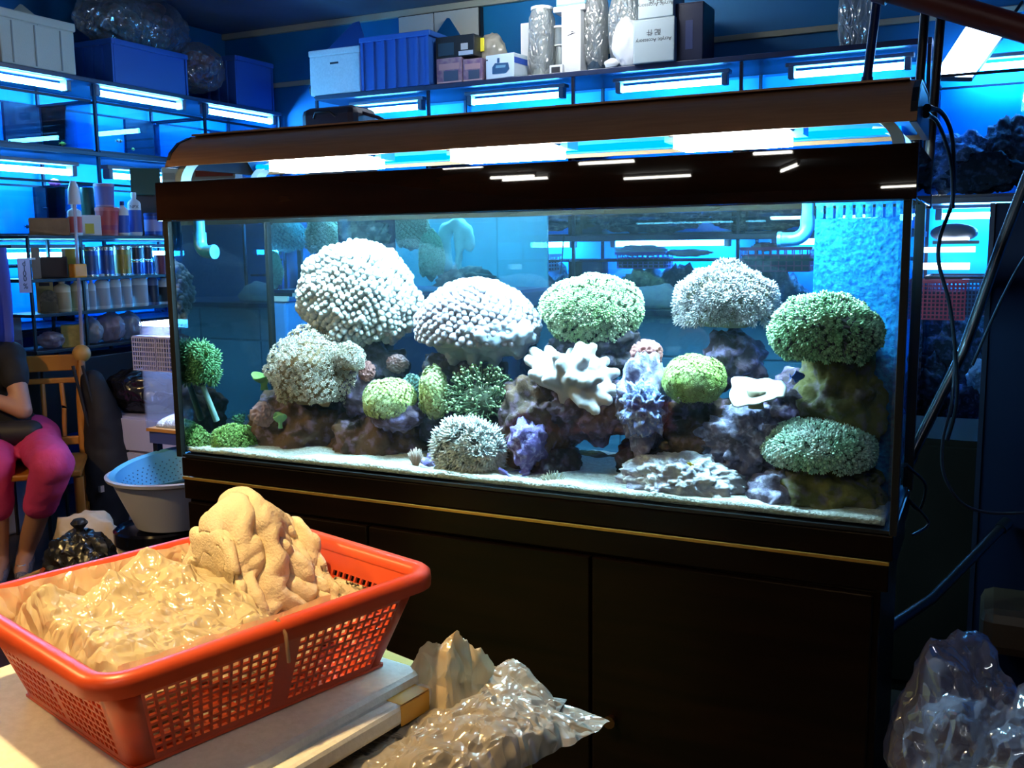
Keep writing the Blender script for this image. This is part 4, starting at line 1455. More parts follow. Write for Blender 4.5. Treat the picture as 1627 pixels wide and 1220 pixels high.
# jars
p, w, s = spot(60, 106, 'jars', 0.12)
carton('brown_box', 'dark brown box at the left of the jar shelf', p, (w, 0.12, 32 * s), M_carddark, to_cam(p))
p, w, s = spot(52, 66, 'jars', 0.05)
carton('grey_carton', 'slim grey-beige carton by the rack post on the jar shelf', p, (w * 0.9, 0.05, 48 * s), P_('grey_beige_card', (0.26, 0.22, 0.18)), to_cam(p))
p, w, s = spot(102, 128, 'jars', 0.09)
carton('yellow_box', 'yellow box behind the orange cup', p, (w, 0.08, 44 * s), P_('yellow_card', (0.52, 0.42, 0.05)), to_cam(p), panel=(-0.5, -0.3, 0.0, 1.0, M_cream))
for k, (a, b_, nm, lb, m_) in enumerate(((135, 157, 'blue_tin', 'blue tin with silver rims, first right of the rack post', M_blue_tin), (158, 182, 'blue_tin', 'blue tin with a small green mark between a blue and a gold tin', M_blue_tin),
                                         (183, 209, 'gold_tin', 'gold tin with an orange spot between blue and small tins', M_gold_tin))):
    p, w, s = spot(a, b_, 'jars', 0.07)
    can(nm, lb, p, w, 47 * s, m_, M_silver, P_('dark_tin_print%s' % nm, (0.03, 0.06, 0.20) if k < 2 else (0.40, 0.24, 0.02)), cat='tin')
for a, b_, k in ((210, 227, 'left'), (228, 244, 'right')):
    p, w, s = spot(a, b_, 'jars', 0.06)
    can('small_tin', 'small striped tin, lower one of the %s stack beside the gold tin' % k, p, w, 23 * s, M_blue_tin, M_silver, cat='tin', group='small stacked tins')
    can('small_tin', 'small striped tin, upper one of the %s stack beside the gold tin' % k, (p.x, p.y, p.z + 23 * s + 0.002), w, 22 * s, P_('dark_tin', (0.03, 0.03, 0.06)), M_silver, cat='tin', group='small stacked tins')
p, w, s = spot(247, 266, 'jars', 0.06)
can('red_cup', 'dark red cup with black tongs at the right end of the jar shelf', p, w, 30 * s, P_('dark_red_plastic', (0.20, 0.03, 0.06)), P_('dark_red_plastic', (0.20, 0.03, 0.06)), cat='cup', taper=0.85)

# bottles
p, w, s = spot(61, 86, 'bottles', 0.13)
carton('yellow_box', 'pale yellow box at the left of the bottle shelf', p, (w, 0.06, 55 * s), P_('pale_yellow_card', (0.50, 0.40, 0.14)), to_cam(p), panel=(-0.3, 0.3, 0.75, 0.85, M_ink))
p, w, s = spot(66, 92, 'bottles', 0.05)
t = thing('arched_tin', 'dark arched tin in front of the pale yellow box', 'tin', p, None, to_cam(p))
MB().prism([(-w / 2, 0), (w / 2, 0), (w / 2, 22 * s)] + [(w / 2 * math.cos(a), 22 * s + 14 * s * math.sin(a)) for a in (0.4, 0.8, 1.2, 1.57, 1.95, 2.35, 2.75)] + [(-w / 2, 22 * s)], 1, -0.03, 0.03).build('body', mat('speckled_dark_tin', (0.05, 0.05, 0.03), 0.4, col2=(0.16, 0.14, 0.08), nscale=80), t, local=True)
MB().prism([(-w / 2 * 0.8, 0.01), (w / 2 * 0.8, 0.01), (w / 2 * 0.8, 18 * s), (-w / 2 * 0.8, 18 * s)], 1, -0.0315, -0.0300).build('printed_panel', P_('olive_print', (0.10, 0.09, 0.04)), t, local=True)
for a, b_, h, m_, lb in ((88, 114, 52, M_creambot, 'cream bottle, leftmost on the bottle shelf'), (114, 133, 52, M_creambot, 'cream bottle behind the clear tube on the bottle shelf'),
                         (127, 142, 56, M_whitebot, 'pale bottle behind the middle rack post'), (141, 154, 50, M_whitebot, 'white bottle right beside the middle rack post'),
                         (153, 176, 55, M_whitebot, 'white bottle, first wide one right of the middle rack post'), (176, 194, 55, M_whitebot, 'white bottle, second wide one right of the rack post'),
                         (193, 211, 55, M_whitebot, 'white bottle, third wide one right of the rack post'), (211, 236, 56, M_whitebot, 'white bottle, last wide one before the black-capped bottle')):
    p, w, s = spot(a, b_, 'bottles', 0.06)
    bottle('supplement_bottle', lb, p, w * 0.97, h * s, m_, m_, M_greyprint if m_ is M_whitebot else P_('tan_print', (0.52, 0.38, 0.20)), group='bottles on the third shelf')
p, w, s = spot(236, 253, 'bottles', 0.06)
bottle('dark_bottle', 'dark bottle with a black cap and pale shoulder on the bottle shelf', p, w, 52 * s, P_('grey_blue_bottle', (0.12, 0.13, 0.24)), M_blackplas, P_('black_print', (0.012, 0.014, 0.04)), neck=0.55)
p, w, s = spot(253, 272, 'bottles', 0.06)
bottle('white_bottle', 'white bottle with a dark cap at the right end of the bottle shelf', p, w, 46 * s, M_whitebot, M_blackplas, M_ink, neck=0.5)

# low shelf
p, w, s = spot(100, 132, 'low', 0.06)
carton('yellow_box', 'mustard yellow box on the lowest shelf of the rack', p, (w, 0.10, 33 * s), mat('mustard_card', (0.45, 0.34, 0.08), 0.6, col2=(0.34, 0.26, 0.06), nscale=50), to_cam(p))
F_pale = film('pale_bag_film', (0.55, 0.55, 0.62), 0.35, 0.12)
F_pink = film('pinkish_bag_film', (0.62, 0.44, 0.48), 0.3, 0.12)


def bag(name, label, c, r, m_, seed, amp=0.18, cr=0.16, sub=5, freq=1.6, group=None, floor=None, cat='bag', peaks=0, tie=None):
    """crumpled plastic bag: an ellipsoid with folds, creases and a few pulled corners"""
    V, F = ico(sub)
    k = 1 + amp * fbm(V, freq, 4, 0.55, seed) - cr * (creases(V, 2.4, seed) - 0.3) - cr * 0.45 * (creases(V, 6.0, seed + 9) - 0.2)
    rr = np.random.default_rng(int(seed * 10) + 1)
    for _ in range(peaks):
        d = rr.normal(size=3)
        d[2] = abs(d[2])
        d /= np.linalg.norm(d)
        k += 0.34 * np.clip((V @ d - 0.88) / 0.12, 0, 1) ** 1.5
    P = V * k[:, None] * np.array(r) + np.array(c)
    if floor is not None:
        P[:, 2] = np.maximum(P[:, 2], floor + 0.002)
    t = thing(name, label, cat, (c[0], c[1], P[:, 2].min()), group)
    link('film', np_mesh('film', P, F, m_, None, 30 if sub >= 5 else 179), t)
    if tie:
        p = Vector(c) + Vector((0, 0, r[2] * 0.98))
        MB().lathe([(0.040, -0.025), (0.014, 0.004), (0.012, 0.014), (0.030, 0.036), (0.018, 0.050), (0.001, 0.046)], p, 10).build('knot', m_, t, smooth=60)
    return t


for a, b_, h, lb, m_, sd in ((65, 96, 26, 'crumpled brownish bag left of the mustard box', F_pink, 1), (134, 158, 40, 'printed pale bag right of the mustard box', F_pale, 2),
                             (156, 196, 45, 'pinkish bag of goods on the lowest shelf', F_pink, 3), (190, 222, 42, 'pale blue-grey bag on the lowest shelf by the acrylic tank', F_pale, 4)):
    p, w, s = spot(a, b_, 'low', 0.09)
    bag('goods_bag', lb, (p.x, p.y, p.z + h * s * 0.5), (0.07, w * 0.55, h * s * 0.52), m_, sd, floor=p.z, sub=4, group='bags on the lowest shelf')

# tag hanging on the rack post and the clear tube with its orange block
q = atX(39, 437, RX + 0.0015)
s = mpp(q)
rz = to_cam(q)
t = thing('paper_tag', 'pink-white paper price tag hanging at the left post of the rack', 'tag', (q.x, q.y, q.z), None, math.pi / 2)
MB().box((4 * s, -0.0005, 24 * s), (22 * s, 0.0005, 27 * s)).build('tape', M_white, t, local=True)
MB().box((-11 * s, -0.001, -28 * s), (11 * s, 0.001, 27 * s)).build('sheet', P_('pinkish_paper', (0.58, 0.42, 0.52)), t, local=True)
for ch, dz in (('d', 18), ('1', 10), ('0', 2), ('0', -6), ('%', -18)):
    o = lettering_local(ch, 0.036, t, (0, -0.0016, dz * s), M_ink)
q = atX(118, 318, RX + 0.05)
e = atX(131, 556, RX + 0.05)
t = thing('clear_tube', 'long clear scraper tube with an orange block hanging before the rack', 'scraper', (q.x, q.y, e.z))
MB().cyl(q, e, 0.0075, 0.009, 12).build('tube', glass('milky_tube', (0.9, 0.85, 0.88), 0.08, 0.1, 0.45, (0.75, 0.62, 0.68)), t, smooth=60)
MB().box((RX - 0.02, q.y - 0.006, 1.456), (q.x + 0.004, q.y + 0.006, 1.462)).build('hook', M_silver, t)
q2 = atX(124, 430, RX + 0.055)
MB().cbox(q2, (0.04, 0.075, 0.066)).build('orange_block', P_('orange_plastic', (0.95, 0.30, 0.0)), t, bevel=0.006)
MB().lathe([(0.03, -0.02), (0.026, 0.05), (0.012, 0.09)], q, 12).build('handle', M_whitebot, t, smooth=50)

# far left: hanging blue garment, white appliance
q = atX(3, 470, -3.9)
t = thing('blue_cloth', 'blue-violet cloth hanging at the left edge in front of the tanks', 'cloth', (q.x, q.y, q.z))
b = MB()
pts, n = [], 14
for i in range(2):
    for k in range(n + 1):
        u = k / n
        pts.append((q.x + 0.02 * math.sin(u * 14) - 0.03 * i, q.y - 0.16 + 0.18 * u * (1 - 0.25 * i * 0) , 0))
vs, fs = [], []
rows = 10
for i in range(rows + 1):
    f = i / rows
    for k in range(n + 1):
        u = k / n
        vs.append((q.x + (0.010 + 0.015 * f) * math.sin(u * 15 + f), q.y - 0.17 + 0.20 * u + 0.02 * f * math.sin(2 * f + u), q.z + 0.21 - 0.42 * f))
for i in range(rows):
    for k in range(n):
        a = i * (n + 1) + k
        fs.append((a, a + 1, a + n + 2, a + n + 1))
o = MB().add(vs, fs).build('drape', P_('blue_violet_cloth', (0.07, 0.10, 0.48), 0.8), t, smooth=179)
so = o.modifiers.new('thick', 'SOLIDIFY')
so.thickness = 0.006
MB().cyl((q.x, q.y - 0.20, q.z + 0.215), (q.x, q.y + 0.06, q.z + 0.215), 0.008, n=8).build('hanger_rail', M_rail, t, smooth=60)
q = atX(12, 532, -4.27)
t = thing('white_appliance', 'white boxy appliance with a dark window behind the woman', 'appliance', (q.x, q.y, 0.0))
MB().box((q.x - 0.11, q.y - 0.2, 0), (q.x, q.y + 0.085, q.z + 0.10)).build('casing', P_('grey_white_plastic', (0.36, 0.36, 0.42)), t, bevel=0.01)
MB().box((q.x, q.y - 0.18, q.z - 0.02), (q.x + 0.003, q.y - 0.02, q.z + 0.05)).build('window', M_ink, t)
MB().box((q.x, q.y - 0.2, q.z - 0.12), (q.x + 0.004, q.y + 0.07, q.z - 0.03)).build('printed_panel', P_('mauve_print', (0.22, 0.16, 0.28)), t)

# white drawer unit with a dark bag on it
q = at(165, 665, 1.35)
e = at(240, 775, 1.35)
dz0, dz1 = at(190, 778, 1.35).z, at(190, 660, 1.35).z
dr = thing('drawer_unit', 'white two-drawer unit between the chair and the reef tank', 'drawers', ((q.x + e.x) / 2, 1.5, dz0))
MB().box((q.x, 1.35, 0.0), (e.x + 0.25, 1.70, dz1)).build('carcass', P_('lilac_white_board', (0.42, 0.42, 0.60)), dr, bevel=0.004)
zm = at(200, 715, 1.35).z
for z0, z1 in ((0.18, zm - 0.006), (zm + 0.006, dz1 - 0.008)):
    d = MB().box((q.x + 0.005, 1.332, z0), (e.x + 0.245, 1.350, z1)).build('drawer', P_('lilac_white_front', (0.46, 0.46, 0.66)), dr, bevel=0.003)
    if z0 < 0.3:
        MB().box((q.x + 0.10, 1.326, z1 - 0.07), (q.x + 0.26, 1.334, z1 - 0.045)).build('handle_slot', M_black, d)
bag('black_bag', 'heap of black bags on the white drawer unit', (q.x + 0.15, 1.48, dz1 + 0.10), (0.22, 0.14, 0.11), film('black_film', (0.012, 0.012, 0.02), 0.0, 0.10, 0.25), 5, floor=dz1 + 0.006, sub=4, cat='bag')

# small acrylic tank on a stand with a perforated breeder box hanging in it
q0, q1 = at(232, 680, 0.85), at(292, 690, 0.85)
zb, zt = q0.z, at(236, 512, 0.85).z
at_ = thing('acrylic_tank', 'small bright acrylic tank with pale sand left of the reef tank', 'fish tank', (q0.x, 0.85, zb))
M_acr = glass('acrylic_sheet', (0.86, 0.90, 1.0), 0.08, 0.0, 0.06, (0.8, 0.85, 1.0))
x0, x1, y0, y1 = q0.x, q0.x + 0.30, 0.85, 1.12
for nm, lo, hi in (('front_pane', (x0, y0, zb), (x1, y0 + 0.006, zt)), ('back_pane', (x0, y1 - 0.006, zb), (x1, y1, zt)), ('side_pane', (x0, y0 + 0.007, zb), (x0 + 0.006, y1 - 0.007, zt)), ('side_pane', (x1 - 0.006, y0 + 0.007, zb), (x1, y1 - 0.007, zt))):
    MB().box(lo, hi).build(nm, M_acr, at_)
MB().box((x0, y0, zb - 0.012), (x1, y1, zb)).build('base', P_('orange_wood_strip', (0.55, 0.24, 0.05)), at_)
b = MB()
for i in range(7):
    b.ball((x0 + 0.04 + 0.04 * i, y0 + 0.13, zb + 0.005), (0.045, 0.11, 0.035 + 0.012 * (i % 3)), 8)
b.build('sand', MATS['white_coral_sand'], at_, smooth=179)
for k in range(3):
    P, F = rock_mesh('r', (x0 + 0.07 + 0.07 * k, y0 + 0.13, zb + 0.09 + 0.03 * (k % 2)), (0.035, 0.04, 0.045), 40 + k, 3, 0.3)
    link('stone', np_mesh('stone', np.array(P), F, R_brown), at_)
MB().box((x0 + 0.02, y0 + 0.05, zt - 0.02), (x1 - 0.02, y0 + 0.16, zt)).build('lamp', emit('acrylic_tank_lamp_glow', (0.65, 0.75, 1.0), 70.0), at_)
st = thing('tank_stand', 'dark stand under the small acrylic tank', 'stand', ((x0 + x1) / 2, 0.98, 0))
MB().box((x0 + 0.005, y0 + 0.01, zb - 0.06), (x1, y1, zb - 0.013)).build('top', P_('slate_blue_board', (0.06, 0.08, 0.22)), st)
for x in (x0 + 0.01, x1 - 0.03):
    for y in (y0 + 0.02, y1 - 0.03):
        MB().box((x, y, 0), (x + 0.025, y + 0.025, zb - 0.06)).build('leg', M_rail, st)
# breeder box: perforated panels
a0, a1 = at(212, 588, 0.80), at(275, 538, 0.80)
bb = thing('breeder_box', 'white perforated breeder box hanging on the small acrylic tank', 'breeder box', ((a0.x + a1.x) / 2, 0.80, a0.z))
M_lilac = mat('lilac_white_plastic', (0.42, 0.46, 0.95), 0.3)
W_, H_ = a1.x - a0.x, a1.z - a0.z
nxh, nzh = 11, 7
for (xa, xb) in ((a0.x, a0.x + W_ * 0.56), (a0.x + W_ * 0.58, a1.x)):
    g = MB()
    n1 = max(3, int(nxh * (xb - xa) / W_ / 0.6))
    for i in range(n1 + 1):
        x = xa + (xb - xa - 0.004) * i / n1
        g.box((x, 0.80, a0.z), (x + 0.0045, 0.803, a1.z))
    for j in range(nzh + 1):
        z = a0.z + (H_ - 0.004) * j / nzh
        g.box((xa, 0.7995, z), (xb, 0.8035, z + 0.0045))
    g.build('grid_panel', M_lilac, bb)
MB().box((a0.x, 0.804, a0.z), (a1.x, 0.845, a0.z + 0.004)).build('floor_panel', M_lilac, bb)
MB().box((a0.x, 0.804, a1.z - 0.004), (a1.x, 0.845, a1.z + 0.004)).build('top_rim', M_lilac, bb)
MB().box((a0.x + 0.01, 0.840, a0.z), (a1.x, 0.845, a1.z)).build('back_panel', P_('lilac_dark_plastic', (0.20, 0.22, 0.42)), bb)

# bucket, its black lid, basin and strainer
q = at(250, 838, 0.72)
R_b = 66 * mpp(q)
bc = Vector((q.x + 0.01, 0.72, 0))
lz = at(250, 850, 0.72).z
bu = thing('white_bucket', 'white bucket with a black lid beside the reef cabinet', 'bucket', (bc.x, bc.y, 0))
MB().lathe([(R_b * 0.80, 0.0), (R_b * 0.94, lz - 0.01), (R_b * 0.96, lz - 0.06), (R_b * 1.0, lz - 0.055), (R_b * 1.0, lz - 0.045), (R_b * 0.95, lz - 0.04), (R_b * 0.96, lz)], bc, 32).build('body', P_('cream_white_plastic', (0.72, 0.62, 0.42), 0.35), bu, smooth=40)
MB().lathe([(R_b * 1.03, lz - 0.012), (R_b * 1.04, lz + 0.035), (R_b * 0.98, lz + 0.042), (R_b * 0.94, lz + 0.030), (0.001, lz + 0.032)], bc, 32).build('lid', mat('glossy_black_plastic', (0.006, 0.006, 0.012), 0.12), bu, smooth=40)
pts = [(bc.x + R_b * 1.02 * math.cos(a), bc.y + R_b * 1.02 * math.sin(a), lz - 0.06 - 0.14 * math.sin((a - 2.6) / 3.14 * math.pi)) for a in np.linspace(2.6, 2.6 + 3.14, 16)]
MB().tube(pts, 0.006, 8).build('handle', M_whiteplas, bu, smooth=60)
q = at(196, 745, 0.74)
e = at(250, 812, 0.74)
ba = Vector((bc.x + 0.045, 0.76, lz + 0.043))
rb = 0.235
hz = at(205, 748, 0.70).z - ba.z
bs = thing('white_basin', 'white plastic basin standing on the black bucket lid', 'basin', ba)
MB().lathe([(rb * 0.52, 0.0), (rb * 0.60, 0.004), (rb * 0.92, hz - 0.02), (rb, hz - 0.012), (rb * 1.02, hz), (rb * 0.98, hz + 0.004), (rb * 0.90, hz - 0.012), (rb * 0.56, 0.010), (0.001, 0.010)], ba, 40).build('bowl', P_('lilac_white_bowl', (0.58, 0.60, 0.78), 0.3), bs, smooth=40)
cl = thing('blue_strainer', 'light blue strainer bowl resting tilted in the white basin', 'strainer', ba + Vector((0, 0, 0.014)))
Mt = rotm(ba + Vector((0, 0, hz + 0.005)), 0, 0.16, -0.04)
b = MB()
prof = [(0.0, -0.115), (0.10, -0.112), (0.135, -0.095), (0.20, -0.01), (0.206, 0.010), (0.222, 0.018), (0.224, 0.026), (0.202, 0.020), (0.194, -0.004), (0.128, -0.088), (0.001, -0.104)]
b.lathe([(max(r_, 0.001), z_) for r_, z_ in prof], n=40, M=Mt)
b.build('bowl', mat('light_blue_plastic', (0.10, 0.42, 0.74), 0.35), cl, smooth=40)
hb_ = MB()
for j in range(7):
    r_, z_ = 0.137 + 0.008 * j, -0.078 + 0.011 * j
    for k in range(44):
        a = 6.283 * (k + 0.5 * (j % 2)) / 44
        d = Vector((math.cos(a), math.sin(a), 0))
        p = Mt @ (d * (r_ - 0.0015) + Vector((0, 0, z_)))
        n_ = (Mt.to_3x3() @ (d * -0.8 + Vector((0, 0, 0.6)))).normalized()
        hb_.cyl(p, p + n_ * 0.0012, 0.0028, n=6)
hb_.build('holes', P_('strainer_hole_dark', (0.02, 0.10, 0.26)), cl)['kind'] = 'stuff'

# orange basin, black rubbish bag, crumpled papers on the floor
q = at(118, 905, 0.35)
ob2 = thing('orange_basin', 'small orange basin on the floor behind the red basket', 'basin', (q.x, q.y, q.z - 0.1))
oz = q.z - 0.09
MB().lathe([(0.06, 0), (0.10, 0.085), (0.108, 0.09), (0.108, 0.10), (0.096, 0.095), (0.056, 0.008), (0.001, 0.008)], (q.x, q.y, oz), 28).build('bowl', P_('orange_red_plastic', (0.62, 0.12, 0.03), 0.35), ob2, smooth=40)
MB().tube([(q.x - 0.10, q.y - 0.03, oz + 0.09), (q.x - 0.14, q.y - 0.06, oz + 0.07), (q.x - 0.16, q.y - 0.08, oz + 0.02)], 0.008, 8).build('handle', P_('tan_plastic', (0.55, 0.32, 0.12)), ob2, smooth=60)
cr = thing('wooden_crate', 'low wooden crate on the floor under the orange basin', 'crate', (q.x + 0.1, q.y, 0))
ct = oz - 0.004
MB().box((q.x - 0.16, q.y - 0.14, 0.0), (q.x + 0.40, q.y + 0.16, ct - 0.016)).build('body', M_carddark, cr)
for k in range(4):
    MB().box((q.x - 0.16 + 0.14 * k, q.y - 0.14, ct - 0.015), (q.x - 0.03 + 0.14 * k, q.y + 0.16, ct)).build('plank', M_carddark, cr)
q = at(152, 873, 0.45)
bag('black_bag', 'tied black rubbish bag beside the white bucket', (q.x, q.y - 0.06, ct + 0.10), (0.135, 0.10, 0.115), film('black_grey_film', (0.03, 0.028, 0.03), 0.0, 0.14, 0.3, 0.6), 6, floor=ct, sub=5, tie=True, cr=0.22)
q = at(140, 852, 0.8)
bag('paper_heap', 'crumpled cream paper heap behind the black rubbish bag', (q.x, q.y, q.z - 0.06), (0.17, 0.10, 0.14), mat('cream_paper', (0.55, 0.44, 0.30), 0.8), 7, floor=0.0, sub=4, cr=0.3, peaks=3, cat='paper')
bag('paper_heap', 'small brown crumpled paper left of the black rubbish bag', (q.x - 0.05, q.y - 0.22, q.z - 0.20), (0.09, 0.07, 0.10), mat('tan_paper', (0.45, 0.28, 0.12), 0.8), 8, floor=0.0, sub=4, cr=0.3, cat='paper')

# ---- wooden chair
M_chair = mat('amber_wood', (0.46, 0.19, 0.025), 0.4, col2=(0.32, 0.11, 0.012), nscale=6, stretch=(1, 1, 0.25))
ch0 = at(52, 640, 1.09)
face = math.atan2(CAM.y - ch0.y, CAM.x - ch0.x) - 0.12
cdir = Vector((math.cos(face), math.sin(face), 0))
cside = Vector((math.sin(face), -math.cos(face), 0)) * -1     # to the right in the picture
if (pix(ch0 + cside)[0] < pix(ch0)[0]):
    cside = -cside
ch = thing('wooden_chair', 'amber wooden chair with a slatted back under the seated woman', 'chair', (ch0.x, ch0.y, 0))
base = Vector((ch0.x, ch0.y, 0))
U = Vector((0, 0, 1))
hw = 0.20
for s in (-1, 1):
    MB().tube([base + cside * s * hw - cdir * 0.02, base + cside * s * hw + U * 0.44, base + cside * s * hw - cdir * 0.02 + U * 0.70, base + cside * s * (hw + 0.01) - cdir * 0.08 + U * 0.90], [0.020, 0.021, 0.020, 0.018], 10).build('back_post', M_chair, ch, smooth=50)
    MB().tube([base + cside * s * hw + cdir * 0.38, base + cside * s * hw + cdir * 0.38 + U * 0.42], [0.018, 0.021], 10).build('leg', M_chair, ch, smooth=50)
MB().ball(base + cside * (hw + 0.012) - cdir * 0.085 + U * 0.905, (0.042, 0.042, 0.042), 10).build('finial', mat('pale_amber_wood', (0.62, 0.33, 0.08), 0.4), ch, smooth=179)
sb = MB()
sm_ = Matrix.Translation(base) @ Matrix((cside, cdir, U)).transposed().to_4x4()
MB().box((-0.215, -0.02, 0.425), (0.215, 0.41, 0.452), M=sm_).build('seat', M_chair, ch, bevel=0.008)
for za, zb_, o_ in ((0.83, 0.905, -0.075), (0.775, 0.80, -0.052)):
    MB().box((-0.195, o_ - 0.012, za), (0.195, o_ + 0.012, zb_), M=sm_).build('back_rail', M_chair, ch, bevel=0.006)
MB().box((-0.195, -0.03, 0.49), (0.195, -0.006, 0.53), M=sm_).build('back_rail', M_chair, ch, bevel=0.006)
for x in (-0.12, -0.04, 0.04, 0.12):
    MB().tube([sm_ @ Vector((x, -0.018, 0.53)), sm_ @ Vector((x * 1.05, -0.03, 0.66)), sm_ @ Vector((x, -0.052, 0.776))], 0.011, 8).build('back_slat', M_chair, ch, smooth=50)
for s in (-1, 1):
    MB().box((s * 0.2 - 0.01, 0.0, 0.20), (s * 0.2 + 0.01, 0.38, 0.225), M=sm_).build('stretcher', M_chair, ch)

# black coat-bag hanging on the chair back
bt = sm_ @ Vector((0.27, -0.02, 0.44))
caps = [(sm_ @ Vector((0.25, -0.03, 0.78)), sm_ @ Vector((0.29, -0.01, 0.62)), 0.055, 0.085), (sm_ @ Vector((0.29, -0.01, 0.62)), sm_ @ Vector((0.31, 0.0, 0.28)), 0.085, 0.115),
        (sm_ @ Vector((0.31, 0.0, 0.28)), sm_ @ Vector((0.30, 0.02, 0.14)), 0.115, 0.09)]
hbag = thing('black_bag', 'long black bag hanging from the chair post', 'bag', sm_ @ Vector((0.29, 0.0, 0.05)))
blob('body', caps, 0.014, mat('black_cloth', (0.006, 0.006, 0.010), 0.75), hbag, 6, lambda P: 0.012 * fbm(P, 9, 3))
for o_ in (-0.02, 0.02):
    MB().tube([sm_ @ Vector((0.20 + o_, 0.02, 0.86)), sm_ @ Vector((0.225 + o_, 0.03, 0.72)), sm_ @ Vector((0.25 + o_, 0.05, 0.58))], 0.007, 6).build('strap', MATS['black_cloth'], hbag, smooth=60)
MB().cbox(sm_ @ Vector((0.27, 0.125, 0.30)), (0.015, 0.02, 0.03)).build('buckle', M_silver, hbag)

# ---- seated woman
pbase = at(52, 640, 1.15)
pbase.z = 0.0


def on(fd, sd, z):
    return pbase + cdir * fd + cside * sd + U * z


M_skin = mat('warm_skin', (0.46, 0.23, 0.15), 0.5, sss=0.1)
M_tee = mat('black_tee', (0.008, 0.008, 0.012), 0.8)
M_pants = mat('pink_cotton', (0.62, 0.045, 0.20), 0.75, bump=0.2, bscale=60)
wo = thing('person', 'woman in black tee and pink capri trousers seated on the wooden chair', 'person', (base.x, base.y, 0))
lean = -0.10
hipc = on(0.12, -0.08, 0.53)
neck = on(0.20, lean - 0.12, 0.98)
head = on(0.27, lean - 0.14, 1.14)
kneeL, kneeR = at(84, 738, 0.80), at(-10, 742, 0.74)
footL, footR = atZ(40, 880, 0.075), atZ(0, 892, 0.075)
hL, hR = hipc + cside * 0.09, hipc - cside * 0.09
shL, shR = on(0.17, lean + 0.045, 0.925), on(0.17, lean - 0.29, 0.925)
elL = at(36, 652, 0.95)
wrL = at(-28, 628, 0.84)
elR = on(0.26, lean - 0.38, 0.70)
wrR = on(0.42, lean - 0.18, 0.72)
kd = lambda k, f: (f - k).normalized()
caps = [(hL, kneeL, 0.084, 0.062), (hR, kneeR, 0.084, 0.062), (kneeL, footL + kd(footL, kneeL) * 0.10, 0.058, 0.042), (kneeR, footR + kd(footR, kneeR) * 0.10, 0.058, 0.042),
        (footL + kd(footL, kneeL) * 0.18, footL, 0.046, 0.034), (footR + kd(footR, kneeR) * 0.18, footR, 0.046, 0.034),
        (footL, footL + cdir * 0.15 - U * 0.035, 0.036, 0.028), (footR, footR + cdir * 0.15 - U * 0.035, 0.036, 0.028),
        (hL, hR, 0.105, 0.105), (hipc, on(0.14, lean - 0.10, 0.74), 0.125, 0.118), (on(0.14, lean - 0.10, 0.74), on(0.17, lean - 0.12, 0.90), 0.118, 0.105), (shL, shR, 0.055, 0.055),
        (on(0.17, lean - 0.12, 0.92), neck, 0.07, 0.048), (neck, head, 0.046, 0.060), (head, head + U * 0.075, 0.078, 0.085), (head + cdir * 0.03 - U * 0.02, head + cdir * 0.035 + U * 0.05, 0.062, 0.070),
        (shL, elL, 0.048, 0.040), (elL, wrL, 0.041, 0.026), (shR, elR, 0.048, 0.040), (elR, wrR, 0.041, 0.026)]
hd = (wrL - elL).normalized()
caps.append((wrL, wrL + hd * 0.075, 0.024, 0.030))
for k in range(4):
    o_ = U * (0.024 - 0.016 * k)
    r0 = wrL + hd * 0.085 + o_
    caps.append((r0, r0 + hd * (0.035 + 0.006 * (k in (1, 2))) + cdir * -0.006, 0.0095, 0.009))
    caps.append((r0 + hd * 0.038, r0 + hd * 0.062 - cdir * 0.022, 0.0088, 0.0075))
caps.append((wrL + hd * 0.03 + U * 0.022, wrL + hd * 0.07 + U * 0.058, 0.011, 0.009))
hd = (wrR - elR).normalized()
caps.append((wrR, wrR + hd * 0.075, 0.024, 0.030))
for k in range(4):
    o_ = U * (0.024 - 0.016 * k)
    r0 = wrR + hd * 0.085 + o_
    caps.append((r0, r0 + hd * 0.04, 0.0095, 0.0085))
    caps.append((r0 + hd * 0.04, r0 + hd * 0.062 - U * 0.018, 0.0085, 0.0075))
caps.append((wrR + hd * 0.03 + U * 0.022, wrR + hd * 0.07 + U * 0.055, 0.011, 0.009))
# nose and ears, part of the same skin
hf = head + U * 0.045
caps.append((hf + cdir * 0.098 + U * 0.012, hf + cdir * 0.112 - U * 0.012, 0.008, 0.012))
for s in (-1, 1):
    caps.append((hf + cside * s * 0.088 + U * 0.012, hf + cside * s * 0.086 - U * 0.02, 0.014, 0.010))
me = blob_mesh('body', caps, 0.0075, 3)
me.materials.clear()
finish(me, M_skin, 179)
body = link('body', me, wo)
# face
for s in (-1, 1):
    MB().ball(hf + cdir * 0.094 + cside * s * 0.032 + U * 0.014, (0.011, 0.011, 0.006), 8).build('eye', P_('eye_white', (0.7, 0.7, 0.7)), wo, smooth=179)
    MB().ball(hf + cdir * 0.103 + cside * s * 0.032 + U * 0.014, 0.0045, 6).build('iris', P_('dark_iris', (0.03, 0.015, 0.01)), wo, smooth=179)
MB().ball(hf + cdir * 0.098 - U * 0.042, (0.020, 0.020, 0.007), 8).build('mouth', P_('lip_red', (0.40, 0.12, 0.10)), wo, smooth=179)
hc = [(head + U * 0.085 - cdir * 0.012, head + U * 0.03 - cdir * 0.035, 0.098, 0.092), (head + U * 0.02 - cdir * 0.05, neck - cdir * 0.06 - U * 0.02, 0.075, 0.05)]
blob('hair', hc, 0.012, mat('black_hair', (0.01, 0.008, 0.007), 0.5), wo, 4)
